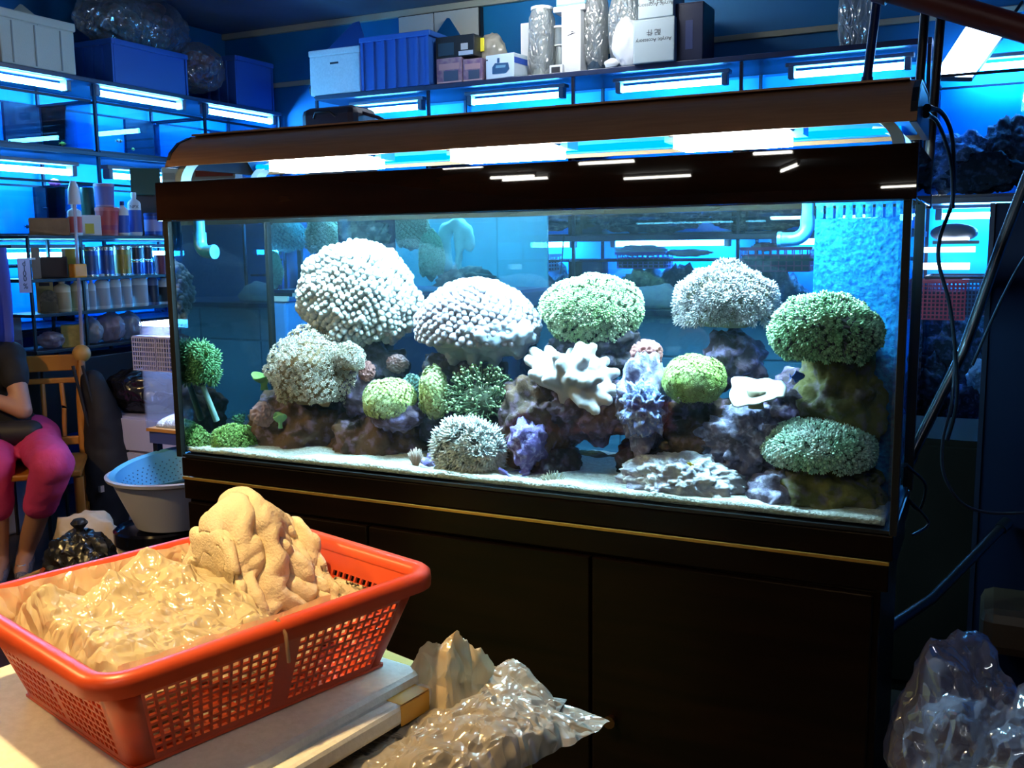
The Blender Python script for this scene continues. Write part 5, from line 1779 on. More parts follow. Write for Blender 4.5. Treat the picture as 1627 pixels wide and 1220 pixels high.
# tee, trousers follow the body
g = lambda caps_, d: [(a, b_, r0 + d, r1 + d) for a, b_, r0, r1 in caps_]
tee = g([(on(0.12, -0.09, 0.56), on(0.14, lean - 0.10, 0.74), 0.128, 0.120), (on(0.14, lean - 0.10, 0.74), on(0.17, lean - 0.12, 0.89), 0.120, 0.107), (shL, shR, 0.057, 0.057),
         (shL, shL.lerp(elL, 0.42), 0.051, 0.050), (shR, shR.lerp(elR, 0.42), 0.051, 0.050)], 0.010)
blob('tee', tee, 0.010, M_tee, wo, 5, lambda P: 0.005 * fbm(P, 14, 2))
blob('waist_bag', [(on(0.30, -0.16, 0.60), on(0.31, 0.02, 0.60), 0.055, 0.055)], 0.012, mat('dark_waist_pouch', (0.012, 0.011, 0.014), 0.6), wo, 3)
pl_ = g([(hL, kneeL, 0.092, 0.074), (hR, kneeR, 0.092, 0.074), (kneeL, kneeL.lerp(footL, 0.42), 0.072, 0.060), (kneeR, kneeR.lerp(footR, 0.42), 0.072, 0.060), (hL, hR, 0.108, 0.108)], 0.010)
blob('trousers', pl_, 0.011, M_pants, wo, 5, lambda P: 0.006 * fbm(P, 13, 3))
M_shoe = mat('silver_sequin', (0.55, 0.52, 0.55), 0.25, 0.7, col2=(0.18, 0.15, 0.2), nscale=160, bump=0.8, bscale=220)
for f in (footL, footR):
    fl = Vector((f.x, f.y, 0))
    cs = [(fl - cdir * 0.025 + U * 0.045, fl + cdir * 0.10 + U * 0.036, 0.036, 0.040), (fl + cdir * 0.10 + U * 0.034, fl + cdir * 0.165 + U * 0.028, 0.038, 0.026)]
    me = blob_mesh('shoe', cs, 0.008, 4)
    co = coords(me)
    co[:, 2] = np.maximum(co[:, 2], 0.004)
    me.vertices.foreach_set('co', co.ravel())
    me.materials.clear()
    finish(me, M_shoe, 179)
    so_ = link('shoe', me, wo)
    bm_ = MB().lathe([(0.010, 0), (0.018, 0.004), (0.016, 0.008), (0.009, 0.006)], fl + cdir * 0.135 + U * 0.062, 16)
    bm_.build('buckle', M_silver, so_, smooth=60)

# ================================================================== BACK: GOODS ON THE BOARDS
def back_item(px0, px1, py_top, Y=3.24, z=ZB):
    """centre of base on the back board, width, height from pixel spans"""
    a, b = at(px0, py_top, Y), at(px1, py_top, Y)
    c = (a + b) / 2
    return Vector((c.x, Y, z)), b.x - a.x, c.z - z


def crate(name, label, p, size, m_, rz=0.0, cat='crate', ribs=7):
    t = thing(name, label, cat, p, None, rz)
    w, d, h = size
    g = 0.006
    MB().box((-w / 2, -d / 2, 0), (w / 2, d / 2, g)).build('floor_panel', m_, t, local=True)
    for s in (-1, 1):
        MB().box((-w / 2, s * d / 2 - g / 2, g), (w / 2, s * d / 2 + g / 2, h)).build('long_wall', m_, t, local=True)
        MB().box((s * w / 2 - g / 2, -d / 2 + g, g), (s * w / 2 + g / 2, d / 2 - g, h)).build('end_wall', m_, t, local=True)
        for k in range(ribs):
            x = -w / 2 + w * k / (ribs - 1)
            MB().box((x - 0.008, s * (d / 2 + 0.008) - 0.006, 0.0), (x + 0.008, s * (d / 2 + 0.008) + 0.006, h - 0.03)).build('rib', m_, t, local=True)
        MB().box((-w / 2 - 0.016, s * (d / 2 + 0.006) - 0.012, h - 0.03), (w / 2 + 0.016, s * (d / 2 + 0.006) + 0.012, h)).build('rim', m_, t, local=True, bevel=0.004)
        MB().box((s * (w / 2 + 0.006) - 0.012, -d / 2, h - 0.03), (s * (w / 2 + 0.006) + 0.012, d / 2, h)).build('rim', m_, t, local=True, bevel=0.004)
    return t


def slab(name, label, pts, th, m_, cat):
    """tilted lid: quad of four points with thickness towards the camera, with a raised border"""
    t = thing(name, label, cat, pts[0])
    a, b, c, d = [Vector(p) for p in pts]
    n = (b - a).cross(d - a).normalized() * th
    MB().add([a, b, c, d, a + n, b + n, c + n, d + n], [(3, 2, 1, 0), (4, 5, 6, 7), (0, 1, 5, 4), (1, 2, 6, 5), (2, 3, 7, 6), (3, 0, 4, 7)]).build('panel', m_, t, bevel=0.004)
    cen = (a + b + c + d) / 4
    q = [p.lerp(cen, 0.12) for p in (a, b, c, d)]
    bd = MB()
    bd.tube(q + [q[0]], 0.006, 6)
    bd.build('border', m_, t)
    return t


p, w, h = back_item(513, 592, 83, 3.24)
t = carton('styrofoam_box', 'white styrofoam box on the back board under a blue lid', p, (w, 0.28, h * 0.86), M_foam, 0.0)
MB().box((-w / 2 - 0.004, -0.144, h * 0.862), (w / 2 + 0.004, 0.144, h)).build('lid', M_foam, t, local=True, bevel=0.006)
MB().box((-0.03, -0.1425, h * 0.66), (0.03, -0.1402, h * 0.70)).build('print_mark', M_ink, t, local=True)
p2, w2, h2 = back_item(597, 703, 62, 3.24)
crate('blue_crate', 'blue ribbed plastic crate on the back board beside the white styrofoam box', p2, (w2 * 0.97, 0.30, h2), M_bluecrate)
A = [at(518, 84, 3.36), at(586, 80, 3.36), at(572, 35, 3.46), at(562, 38, 3.46)]
slab('crate_cover', 'blue crate lid standing askew behind the white styrofoam box', A, 0.012, M_bluecrate, 'lid')
A = [at(686, 66, 3.44), at(737, 64, 3.44), at(715, 30, 3.50), at(711, 30, 3.50)]
slab('crate_cover', 'small pointed blue lid behind the blue crate and the black box', A, 0.012, mat('dark_blue_lid', (0.0, 0.08, 0.26), 0.5), 'lid')
b = MB()
wp = thing('white_wall_cupboard', 'white two-door cupboard panel high on the back wall', 'cupboard', at(705, 60, 3.57))
xa, xb, za, zc = -3.44, -2.86, 2.60, 2.815
MB().box((xa, 3.555, za), (xb, 3.598, zc)).build('body', M_black, wp)
xm = (xa + xb) / 2 - 0.03
for a_, b_ in ((xa + 0.006, xm - 0.004), (xm + 0.004, xb - 0.010)):
    MB().box((a_, 3.545, za + 0.006), (b_, 3.555, zc - 0.006)).build('door', P_('grey_white_door', (0.55, 0.60, 0.55)), wp, bevel=0.002)
# pump boxes
M_blackbox = P_('black_box_print', (0.012, 0.016, 0.02))
M_purple = mat('purple_box_print', (0.16, 0.09, 0.20), 0.5, col2=(0.30, 0.22, 0.26), nscale=30)
p, w, h = back_item(706, 744, 97, 3.20)
for (a, b_, yt, lab, m_) in ((705, 746, 97, 'mauve-print pump carton under the black carton on the back board', M_purple), (747, 778, 98, 'mauve-print pump carton right of the first, under the beige bag', M_purple)):
    p, w, h = back_item(a, b_, yt, 3.20)
    t = carton('pump_carton', lab, p, (w * 0.98, 0.18, h), m_, 0.0, panel=(-0.4, 0.4, 0.55, 0.8, P_('rose_print', (0.42, 0.26, 0.28))))
    MB().box((-w * 0.2, -0.0925, h * 0.1), (w * 0.35, -0.0906, h * 0.5)).build('printed_picture', P_('slate_print', (0.05, 0.08, 0.14)), t, local=True)
    MB().box((-w * 0.47, -0.0925, 0.004), (w * 0.47, -0.0906, h * 0.08)).build('printed_strip', P_('pink_print', (0.6, 0.4, 0.42)), t, local=True)
    if a == 705:
        pz = h + 0.004
        p0 = p
p, w, h = back_item(703, 765, 62, 3.20)
t = carton('pump_carton', 'black pump carton with a white label stacked on the mauve cartons', (p.x, p.y, ZB + pz), (w * 0.98, 0.17, h - pz), M_blackbox, 0.0, panel=(0.16, 0.34, 0.32, 0.62, P_('pale_grey_print', (0.42, 0.46, 0.5))))
MB().box((w * 0.1, -0.0875, (h - pz) * 0.06), (w * 0.46, -0.0855, (h - pz) * 0.26)).build('printed_strip', P_('pale_blue_strip', (0.42, 0.52, 0.62)), t, local=True)
MB().box((-w * 0.42, -0.0875, (h - pz) * 0.12), (-w * 0.02, -0.0855, (h - pz) * 0.72)).build('printed_picture', P_('dark_teal_print', (0.02, 0.05, 0.08)), t, local=True)
q = at(781, 82, 3.28)
bag('goods_bag', 'beige bag with a yellow tie on the back board', (q.x, q.y, ZB + 0.17), (0.085, 0.08, 0.11), film('beige_film', (0.62, 0.60, 0.50), 0.1, 0.12), 11, floor=ZB + 0.10, sub=4)
tie = bpy.data.objects[[o.name for o in bpy.data.objects if o.name.startswith('goods_bag')][-1]]
MB().cbox((q.x - 0.02, q.y - 0.085, ZB + 0.21), (0.035, 0.01, 0.075)).build('yellow_tie', P_('bright_yellow', (0.85, 0.80, 0.05)), tie, bevel=0.003)
carton('grey_carton', 'grey carton hidden behind the pump picture box', (q.x + 0.02, q.y + 0.02, ZB), (0.16, 0.14, 0.098), P_('grey_card', (0.30, 0.34, 0.36)))
# white box with the picture of a pump
p, w, h = back_item(781, 829, 90, 3.17)
t = carton('pump_picture_box', 'white box with a picture of a dark blue pump on its front', p, (w, 0.14, h), mat('sky_white_card', (0.62, 0.76, 0.86), 0.4), -0.12)
yf = -0.0712
MB().prism([(-w * 0.26 + 0.0, h * 0.22), (w * 0.22, h * 0.20), (w * 0.34, h * 0.36), (w * 0.30, h * 0.62), (-w * 0.16, h * 0.66), (-w * 0.26, h * 0.50)], 1, yf - 0.0012, yf).build('pump_picture', P_('dark_blue_pump_print', (0.03, 0.09, 0.20)), t, local=True)
MB().prism([(-w * 0.08, h * 0.66), (0.0, h * 0.66), (0.0, h * 0.86), (-w * 0.08, h * 0.86)], 1, yf - 0.0012, yf).build('pump_nozzle_picture', MATS['dark_blue_pump_print'], t, local=True)
MB().prism([(-w * 0.14, h * 0.45), (w * 0.2, h * 0.43), (w * 0.22, h * 0.54), (-w * 0.12, h * 0.56)], 1, yf - 0.0018, yf - 0.0012).build('pump_highlight_picture', P_('pump_light_print', (0.16, 0.34, 0.48)), t, local=True)
MB().box((w / 2 + 0.0002, -0.068, h * 0.6), (w / 2 + 0.0015, 0.068, h * 0.85)).build('printed_strip', M_blueprint, t, local=True)
MB().box((-w * 0.47, yf - 0.001, h * 0.80), (-w * 0.42, yf, h * 0.86)).build('print_mark', M_ink, t, local=True)

F_clear = film('clear_wrap', (0.80, 0.84, 0.80), 0.55, 0.22, 0.08, 0.9, 26)
M_skim = glass('skimmer_acrylic', (0.85, 0.92, 0.94), None, 0.0, 0.30, (0.7, 0.78, 0.76))


def skimmer(px0, px1, ptop, label, Y=3.22, cup=True, wrap=True, name='protein_skimmer', body=None, seed=1):
    p, w, h = back_item(px0, px1, ptop, Y)
    r = w / 2
    t = thing(name, label, 'skimmer', p)
    bm_ = body or M_skim
    MB().lathe([(r * 0.80, 0.012), (r * 0.80, h * 0.20), (r * 0.66, h * 0.30), (r * 0.62, h * 0.60), (r * 0.50, h * 0.66)], p, 20).build('tube', bm_, t, smooth=40)
    MB().lathe([(r * 0.98, 0.0), (r * 0.98, 0.012)], p, 20).build('base', M_whiteplas, t, smooth=40)
    if cup:
        MB().lathe([(r * 0.55, h * 0.62), (r * 0.80, h * 0.64), (r * 0.80, h * 0.96)], p, 20).build('cup', bm_, t, smooth=40)
        MB().lathe([(r * 0.85, h * 0.96), (r * 0.85, h * 1.0), (r * 0.6, h * 1.0)], p, 20).build('cup_lid', M_whiteplas, t, smooth=40)
        MB().lathe([(r * 0.84, h * 0.61), (r * 0.84, h * 0.635)], p, 20).build('collar', M_whiteplas, t, smooth=40)
        MB().cyl(p + U * 0.02, p + U * h * 0.62, r * 0.22, n=12).build('inner_pipe', M_whiteplas, t, smooth=60)
    if wrap:
        V, F = ico(4)
        d = 1 + 0.10 * (creases(V, 3.2, seed) - 0.25) + 0.05 * fbm(V, 3, 3, 0.5, seed)
        sq = np.sign(V) * np.abs(V) ** 0.6
        P = sq * d[:, None] * np.array([r * 0.95, r * 0.95, h * 0.5]) + np.array([p.x, p.y, p.z + h * 0.505])
        P[:, 2] = np.maximum(P[:, 2], ZB + 0.002)
        link('wrap', np_mesh('wrap', P, F, F_clear), t)
    return t


carton('white_carton', 'white upright carton behind the first wrapped skimmer', back_item(834, 850, 40, 3.34)[0], (0.07, 0.10, back_item(834, 850, 40, 3.34)[2]), M_white)
skimmer(842, 880, 12, 'clear-wrapped protein skimmer with a white cup, leftmost of the skimmers', seed=3)
skimmer(878, 902, 42, 'slim unwrapped clear skimmer tube beside the wrapped one', 3.26, True, False, seed=4)
p, w, h = back_item(876, 897, 105, 3.135)
carton('small_carton', 'tiny white carton with a black window at the foot of the slim skimmer', p, (w, 0.05, h), M_white, panel=(-0.35, 0.30, 0.1, 0.8, M_ink))
p, w, h = back_item(898, 929, 21, 3.18)
t = carton('white_carton', 'tall narrow white carton with a small logo between the skimmers', p, (w, 0.10, h), M_white, -0.05)
MB().prism([(-w * 0.22, h * 0.60), (w * 0.20, h * 0.635), (w * 0.24, h * 0.65), (w * 0.02, h * 0.640), (-w * 0.16, h * 0.615)], 1, -0.0516, -0.0503).build('logo', M_ink, t, local=True)
MB().prism([(-w * 0.02, h * 0.655), (w * 0.22, h * 0.665), (w * 0.05, h * 0.675)], 1, -0.0516, -0.0503).build('logo', M_ink, t, local=True)
lo = lettering_local('~~~~', 0.018, t, (0.0, -0.0505, h * 0.605), M_greyprint)
p2 = back_item(886, 930, 20, 3.20)
t = thing('blue_white_appliance', 'blue and white boxed unit lying on top of the tall white carton', 'box', (p.x - 0.02, 3.20, ZB + h + 0.005))
MB().box((p.x - 0.11, 3.14, ZB + h + 0.005), (p.x + 0.075, 3.30, ZB + h + 0.035)).build('tray', M_whiteplas, t, bevel=0.004)
MB().box((p.x - 0.10, 3.15, ZB + h + 0.036), (p.x + 0.07, 3.29, ZB + h + 0.13)).build('body', P_('cyan_white_plastic', (0.30, 0.62, 0.78)), t, bevel=0.01)
MB().lathe([(0.030, 0), (0.034, 0.004), (0.026, 0.008)], n=20, M=Matrix.Translation((p.x - 0.03, 3.15, ZB + h + 0.085)) @ Matrix.Rotation(math.pi / 2, 4, 'X')).build('dial_ring', M_whiteplas, t, smooth=50)
carton('blue_carton', 'blue-white carton standing behind the tall narrow white carton', (p.x - 0.085, 3.36, ZB), (0.11, 0.10, h * 0.9), P_('mid_blue_card', (0.04, 0.26, 0.62)))
skimmer(930, 966, -16, 'tall dark wrapped skimmer right of the narrow white carton', 3.22, True, True, body=glass('smoky_acrylic', (0.35, 0.48, 0.6), None, 0.0, 0.35, (0.10, 0.16, 0.25)), seed=5)
skimmer(970, 1022, -14, 'wide clear-wrapped skimmer beside the lettered cartons', 3.22, True, True, seed=6)
t = bag('foam_wrap', 'white foam wrap and bag at the foot of the wide skimmer', (at(992, 78, 3.10).x, 3.13, ZB + 0.12), (0.075, 0.025, 0.13), mat('white_foam_sheet', (0.80, 0.82, 0.84), 0.8), 12, floor=ZB, sub=4, cat='foam sheet')
bag('goods_bag', 'small white knotted bag by the foot of the wide skimmer', (at(972, 102, 3.12).x, 3.125, ZB + 0.022), (0.04, 0.02, 0.03), mat('white_foam_sheet', (0.8, 0.82, 0.84), 0.8), 13, floor=ZB, sub=3)
# lettered cartons (printed upside down, as they stand)
M_greycarton = P_('blue_grey_white_card', (0.50, 0.60, 0.62))
p, w, h = back_item(1016, 1081, 36, 3.17)
for k, (a, b_, yt) in enumerate(((1016, 1081, 36), (1024, 1079, -6))):
    q, w_, h_ = back_item(a, b_, yt, 3.17)
    z0 = ZB if k == 0 else ZB + h + 0.005
    hh = h if k == 0 else h_ - h - 0.005
    t = carton('lettered_carton', ('lower' if k == 0 else 'upper') + ' of two blue-white cartons with upside-down lettering', (q.x, q.y, z0), (w_, 0.20, hh), M_greycarton, 0.0, group='cartons with upside-down lettering')
    for s_, dz, tx in ((0.026, 0.52, 'Acrylic Accessory'), (0.034, 0.70, '配 件')):
        lettering_local(tx, s_, t, (0.0, -0.1006, hh * dz), M_ink, True)
p, w, h = back_item(1081, 1127, 12, 3.22)
t = carton('dark_box', 'dark navy box at the right end of the goods on the back board', p, (w, 0.22, h), P_('navy_box_print', (0.008, 0.014, 0.05)), 0.0, panel=(-0.1, 0.15, 0.2, 0.7, P_('faint_navy_print', (0.03, 0.05, 0.16))))
p, w, h = back_item(1338, 1386, -20, 3.20)
t = thing('wrapped_panel', 'white film-wrapped panel standing at the right end of the back board', 'panel', p)
MB().box((p.x - w / 2, 3.17, ZB), (p.x + w / 2, 3.25, ZB + h)).build('board', P_('grey_white_wrap', (0.55, 0.62, 0.62)), t, bevel=0.006)
V, F = ico(4)
P = np.sign(V) * np.abs(V) ** 0.5 * (1 + 0.04 * (creases(V, 4, 2.0)))[:, None] * np.array([w / 2 + 0.012, 0.058, h / 2]) + np.array([p.x, 3.21, ZB + h / 2])
P[:, 2] = np.maximum(P[:, 2], ZB + 0.001)
link('wrap', np_mesh('wrap', P, F, F_clear), t)
# black rag on the board corner, dark case on the rack behind the light bar
q = at(507, 140, 3.2)
bag('black_rag', 'black rag at the left end of the back board', (q.x, q.y, ZB + 0.05), (0.055, 0.05, 0.055), MATS['black_cloth'], 14, floor=ZB, sub=4, cat='rag')
q = at(545, 190, 1.9)
t = thing('dark_case', 'dark rounded case standing behind the left part of the light bar', 'case', (q.x, q.y, 1.45))
MB().box((q.x - 0.17, q.y - 0.1, 1.45), (q.x + 0.13, q.y + 0.1, at(545, 172, 1.9).z)).build('body', mat('dark_plum_plastic', (0.02, 0.010, 0.018), 0.5), t, bevel=0.035)
MB().tube([(q.x - 0.08, q.y - 0.11, q.z + 0.0), (q.x - 0.06, q.y - 0.125, q.z + 0.02), (q.x + 0.02, q.y - 0.125, q.z + 0.02), (q.x + 0.04, q.y - 0.11, q.z + 0.0)], 0.006, 8).build('handle', M_blackplas, t, smooth=60)
MB().tube([(q.x + 0.12, q.y - 0.02, q.z + 0.02), (q.x + 0.22, q.y - 0.04, q.z - 0.01), (q.x + 0.34, q.y - 0.06, q.z - 0.07)], 0.008, 8).build('hose', MATS['dark_plum_plastic'], t, smooth=60)
st = thing('case_stand', 'dark stand behind the reef tank that carries the dark case', 'stand', (q.x, q.y, 0))
MB().box((q.x - 0.22, q.y - 0.14, 1.42), (q.x + 0.2, q.y + 0.14, 1.448)).build('top', M_board, st)
for sx in (-0.2, 0.17):
    for sy in (-0.12, 0.1):
        MB().box((q.x + sx, q.y + sy, 0), (q.x + sx + 0.02, q.y + sy + 0.02, 1.42)).build('leg', M_rail, st)

# ---- goods on the left board
def left_item(px0, px1, py_top, X=-4.55, z=2.2975):
    a, b = atX(px0, 90, X), atX(px1, 90, X)
    y = (a.y + b.y) / 2
    py = pix((X, y, z))[1]
    zt = atX((px0 + px1) / 2, py_top, X).z
    return Vector((X, y, z)), b.y - a.y, zt - z


p, w, h = left_item(-30, 88, 30)
t = carton('styrofoam_box', 'cream styrofoam box at the left end of the left board', p, (0.30, w, h * 0.82), M_creamfoam, 0.0)
MB().box((-0.158, -w / 2 - 0.008, h * 0.82 + 0.004), (0.158, w / 2 + 0.008, h)).build('lid', M_creamfoam, t, local=True, bevel=0.008)
for k in (-0.35, -0.05, 0.3):
    MB().box((0.1505, w * k - 0.004, 0.01), (0.153, w * k + 0.004, h * 0.8)).build('groove', P_('grey_groove', (0.35, 0.34, 0.26)), t, local=True)
A = [atX(14, 24, -4.5), atX(66, 36, -4.5), atX(34, 10, -4.62), atX(30, 9, -4.62)]
slab('foam_offcut', 'pointed cream foam offcut on top of the cream styrofoam box', A, 0.012, M_creamfoam, 'lid')
bag('goods_bag', 'white plastic bag under the cream styrofoam box edge', (-4.46, atX(88, 82, -4.46).y, 2.33), (0.05, 0.10, 0.045), F_pale, 15, floor=2.298, sub=4)
p, w, h = left_item(148, 262, 78, -4.55)
crate('blue_crate', 'blue crate on the left board under the big bag of coral', p, (0.30, w, h), M_bluecrate, ribs=5)
M_coralbag = mat('mixed_coral_bits', (0.10, 0.16, 0.14), 0.6, col2=(0.30, 0.18, 0.14), nscale=14, ncontrast=0.7, bump=0.6, bscale=22)
M_coralbag2 = mat('orange_coral_bits', (0.06, 0.10, 0.18), 0.6, col2=(0.50, 0.16, 0.08), nscale=12, ncontrast=0.7, bump=0.6, bscale=22)
F_thin = film('thin_clear_film', (0.60, 0.68, 0.70), 0.62, 0.20, 0.10, 0.9, 16)


def coral_bag(label, px, X, zc, r, m_, seed, floor):
    c = atX(*px, X)
    c.z = zc if zc else c.z
    t = bag('coral_bag', label, c, r, F_thin, seed, amp=0.12, cr=0.12, floor=floor)
    V, F = ico(4)
    b = MB()
    rr = random.Random(seed)
    for k in range(26):
        d = Vector((rr.uniform(-1, 1), rr.uniform(-1, 1), rr.uniform(-0.8, 0.8)))
        d = d.normalized() * rr.uniform(0.3, 0.74)
        q = Vector((c[0] + d.x * r[0], c[1] + d.y * r[1], max(c[2] + d.z * r[2], floor + 0.03)))
        s_ = min(r) * rr.uniform(0.22, 0.4)
        b.ball(q, (s_, s_ * rr.uniform(0.6, 1.3), s_ * 0.8), 7)
    b.build('coral_pieces', m_, t, smooth=179)['kind'] = 'stuff'
    return t


coral_bag('huge clear bag of green and orange coral pieces above the blue crate', (215, 40), -4.60, None, (0.16, 0.40, 0.19), M_coralbag, 21, p.z + h + 0.002)
coral_bag('clear bag of orange coral pieces right of the blue crate', (313, 108), -4.58, None, (0.14, 0.20, 0.15), M_coralbag2, 22, 2.30)
coral_bag('clear bag of dark green coral pieces at the corner of the left board', (424, 122), -4.64, None, (0.14, 0.13, 0.15), M_coralbag, 23, 2.30)
p, w, h = left_item(352, 408, 97, -4.52)
crate('blue_crate', 'small upright blue bin between two bags of coral on the left board', p, (0.22, w, h), M_bluecrate, ribs=4, cat='bin')

# ---- life in the left tanks
for (px, X, ln, rz, m_, m2, st_, lb) in (((190, 224), -4.5, 0.055, 1.3, F_orange, M_white, 1, 'orange and white clownfish in the upper left-wall tank'),
                                        ((212, 237), -4.5, 0.045, 1.9, F_yellow, None, 0, 'yellow fish low in the upper left-wall tank'),
                                        ((100, 228), -4.5, 0.05, 1.5, F_yellow, None, 0, 'yellow fish near the dark panel of the upper left tank'),
                                        ((292, 224), -4.5, 0.04, 1.2, mat('pale_fish', (0.45, 0.5, 0.6), 0.4), None, 0, 'small pale fish in the dark part of the upper tank'),
                                        ((72, 331), -4.5, 0.04, 1.5, mat('dark_fish', (0.01, 0.012, 0.03), 0.4), None, 0, 'small dark fish in the middle left-wall tank'),
                                        ((44, 360), -4.5, 0.045, 1.7, MATS['dark_fish'], None, 0, 'dark fish near the bottom of the middle left-wall tank')):
    fish(atX(*px, X), ln, ln * 0.36, rz, m_, lb, m2, st_)
q = atX(87, 290, -4.5)
t = bag('pink_anemone', 'small pink soft coral floating in the middle left-wall tank', q, (0.02, 0.035, 0.02), mat('hot_pink_flesh', (0.75, 0.10, 0.35), 0.5), 31, sub=3, cat='coral')

# ---- rocks and baskets in the back tanks
for k, (px0, px1, py0, py1, lb) in enumerate(((800, 930, 330, 364, 'dark rock pile on the floor of the back tank, left of the wire rod'), (940, 1120, 328, 366, 'dark rock pile in the back tank above the middle shelf'),
                                             (1130, 1300, 322, 362, 'dark rock pile in the back tank behind the elbow pipe'))):
    c, rx, rz = box_px(px0, py0, px1, py1, 3.3)
    V, F = ico(5)
    P = V * (1 + 0.35 * fbm(V, 2.6, 5, 0.55, 50 + k))[:, None] * np.array([rx, 0.12, rz * 1.1]) + np.array(c)
    P[:, 2] = np.maximum(P[:, 2], 1.4415)
    tag(link('live_rock', np_mesh('live_rock', P, F, rock_mat('slate_rock', (0.03, 0.04, 0.06), (0.08, 0.10, 0.13), (0.30, 0.26, 0.24), 7))), lb, 'rock')
for k, (px0, px1, py0, py1, lb) in enumerate(((800, 940, 440, 700, 'dark rocks in the lower back tank behind the bubble coral'), (960, 1150, 430, 705, 'dark rocks in the lower back tank behind the pinkish flower coral'),
                                             (1160, 1300, 428, 705, 'dark rocks in the lower back tank behind the overflow box'))):
    c, rx, rz = box_px(px0, py0, px1, py1, 3.34)
    V, F = ico(5)
    P = V * (1 + 0.35 * fbm(V, 2.2, 5, 0.55, 60 + k))[:, None] * np.array([rx, 0.12, rz]) + np.array(c)
    P[:, 2] = np.maximum(P[:, 2], 0.5)
    tag(link('live_rock', np_mesh('live_rock', P, F, MATS['slate_rock'])), lb, 'rock')


def mesh_basket(name, label, p, size, m_, grid=9, rows=4):
    """small open basket of plastic mesh"""
    t = thing(name, label, 'basket', p)
    w, d, h = size
    for s in (-1, 1):
        g = MB()
        for i in range(grid + 1):
            x = -w / 2 + w * i / grid
            g.box((p[0] + x - 0.003, p[1] + s * d / 2 - 0.002, p[2]), (p[0] + x + 0.003, p[1] + s * d / 2 + 0.002, p[2] + h))
        for j in range(rows + 1):
            z = p[2] + h * j / rows
            g.box((p[0] - w / 2, p[1] + s * d / 2 - 0.0025, z - 0.003), (p[0] + w / 2, p[1] + s * d / 2 + 0.0025, z + 0.003))
        g.build('mesh_wall', m_, t)
        g = MB()
        for i in range(5):
            y = -d / 2 + d * i / 4
            g.box((p[0] + s * w / 2 - 0.002, p[1] + y - 0.003, p[2]), (p[0] + s * w / 2 + 0.002, p[1] + y + 0.003, p[2] + h))
        for j in range(rows + 1):
            z = p[2] + h * j / rows
            g.box((p[0] + s * w / 2 - 0.0025, p[1] - d / 2, z - 0.003), (p[0] + s * w / 2 + 0.0025, p[1] + d / 2, z + 0.003))
        g.build('mesh_wall', m_, t)
    MB().box((p[0] - w / 2, p[1] - d / 2, p[2] - 0.004), (p[0] + w / 2, p[1] + d / 2, p[2])).build('floor_panel', m_, t)
    b = MB()
    zt = p[2] + h
    b.box((p[0] - w / 2 - 0.012, p[1] - d / 2 - 0.012, zt), (p[0] + w / 2 + 0.012, p[1] - d / 2 + 0.004, zt + 0.014)).box((p[0] - w / 2 - 0.012, p[1] + d / 2 - 0.004, zt), (p[0] + w / 2 + 0.012, p[1] + d / 2 + 0.012, zt + 0.014))
    b.box((p[0] - w / 2 - 0.012, p[1] - d / 2 + 0.004, zt), (p[0] - w / 2 + 0.004, p[1] + d / 2 - 0.004, zt + 0.014)).box((p[0] + w / 2 - 0.004, p[1] - d / 2 + 0.004, zt), (p[0] + w / 2 + 0.012, p[1] + d / 2 - 0.004, zt + 0.014))
    b.build('rim', m_, t)
    MB().box((p[0] - w / 2 + 0.004, p[1] - d / 2 + 0.006, p[2]), (p[0] + w / 2 - 0.004, p[1] + d / 2 - 0.006, p[2] + h * 0.75)).build('filling', mat('dim_filling_%s' % m_.name, tuple(c * 0.35 for c in m_.diffuse_color[:3]) if False else (0.16, 0.08, 0.14), 0.8), t)
    return t


M_pinkb = P_('pink_basket_plastic', (0.62, 0.06, 0.18))
M_mauveb = P_('mauve_basket_plastic', (0.34, 0.16, 0.55))
M_wht = P_('white_basket_plastic', (0.55, 0.66, 0.75))
for px0, px1, py0, py1, m_, lb in ((827, 884, 405, 430, M_wht, 'white mesh basket hanging in the back tank behind the green-white coral'), (985, 1065, 402, 425, M_mauveb, 'mauve mesh basket of white coral in the middle back tank'),
                                   (1180, 1292, 393, 430, M_pinkb, 'pink mesh basket in the back tank beside the overflow box')):
    c, rx, rz = box_px(px0, py0, px1, py1, 3.25)
    mesh_basket('mesh_basket', lb, (c.x, 3.25, c.z - rz), (rx * 1.9, 0.16, rz * 1.8), m_)
for px0, px1, py0, py1, lb in ((982, 1060, 390, 406, 'white coral bits heaped in the mauve basket'), (1062, 1130, 396, 407, 'white coral chunks floating at the water line of the back tank'), (1196, 1240, 386, 398, 'red coral piece lying over the pink basket')):
    c, rx, rz = box_px(px0, py0, px1, py1, 3.25)
    V, F = ico(4)
    P = V * (1 + 0.4 * fbm(V, 3, 4, 0.6, px0))[:, None] * np.array([rx, 0.06, rz]) + np.array(c)
    tag(link('coral_chunk', np_mesh('coral_chunk', P, F, C_red if 'red' in lb else cm('bleached_coral', (0.7, 0.78, 0.85), 0))), lb, 'coral')
q = at(864, 383, 3.2)
carton('white_block', 'tiny white float block in the back tank', (q.x, q.y, q.z - 0.012), (0.035, 0.03, 0.028), M_white)
MB_ = MB().cyl(Vector((at(896, 365, 3.083).x, 3.083, 1.44)), at(891, 435, 3.083), 0.004, n=8)
w_ = MB_.build('wire_rod', M_blackplas, smooth=60)
tag(w_, 'thin dark rod hanging in front of the back tank', 'rod')

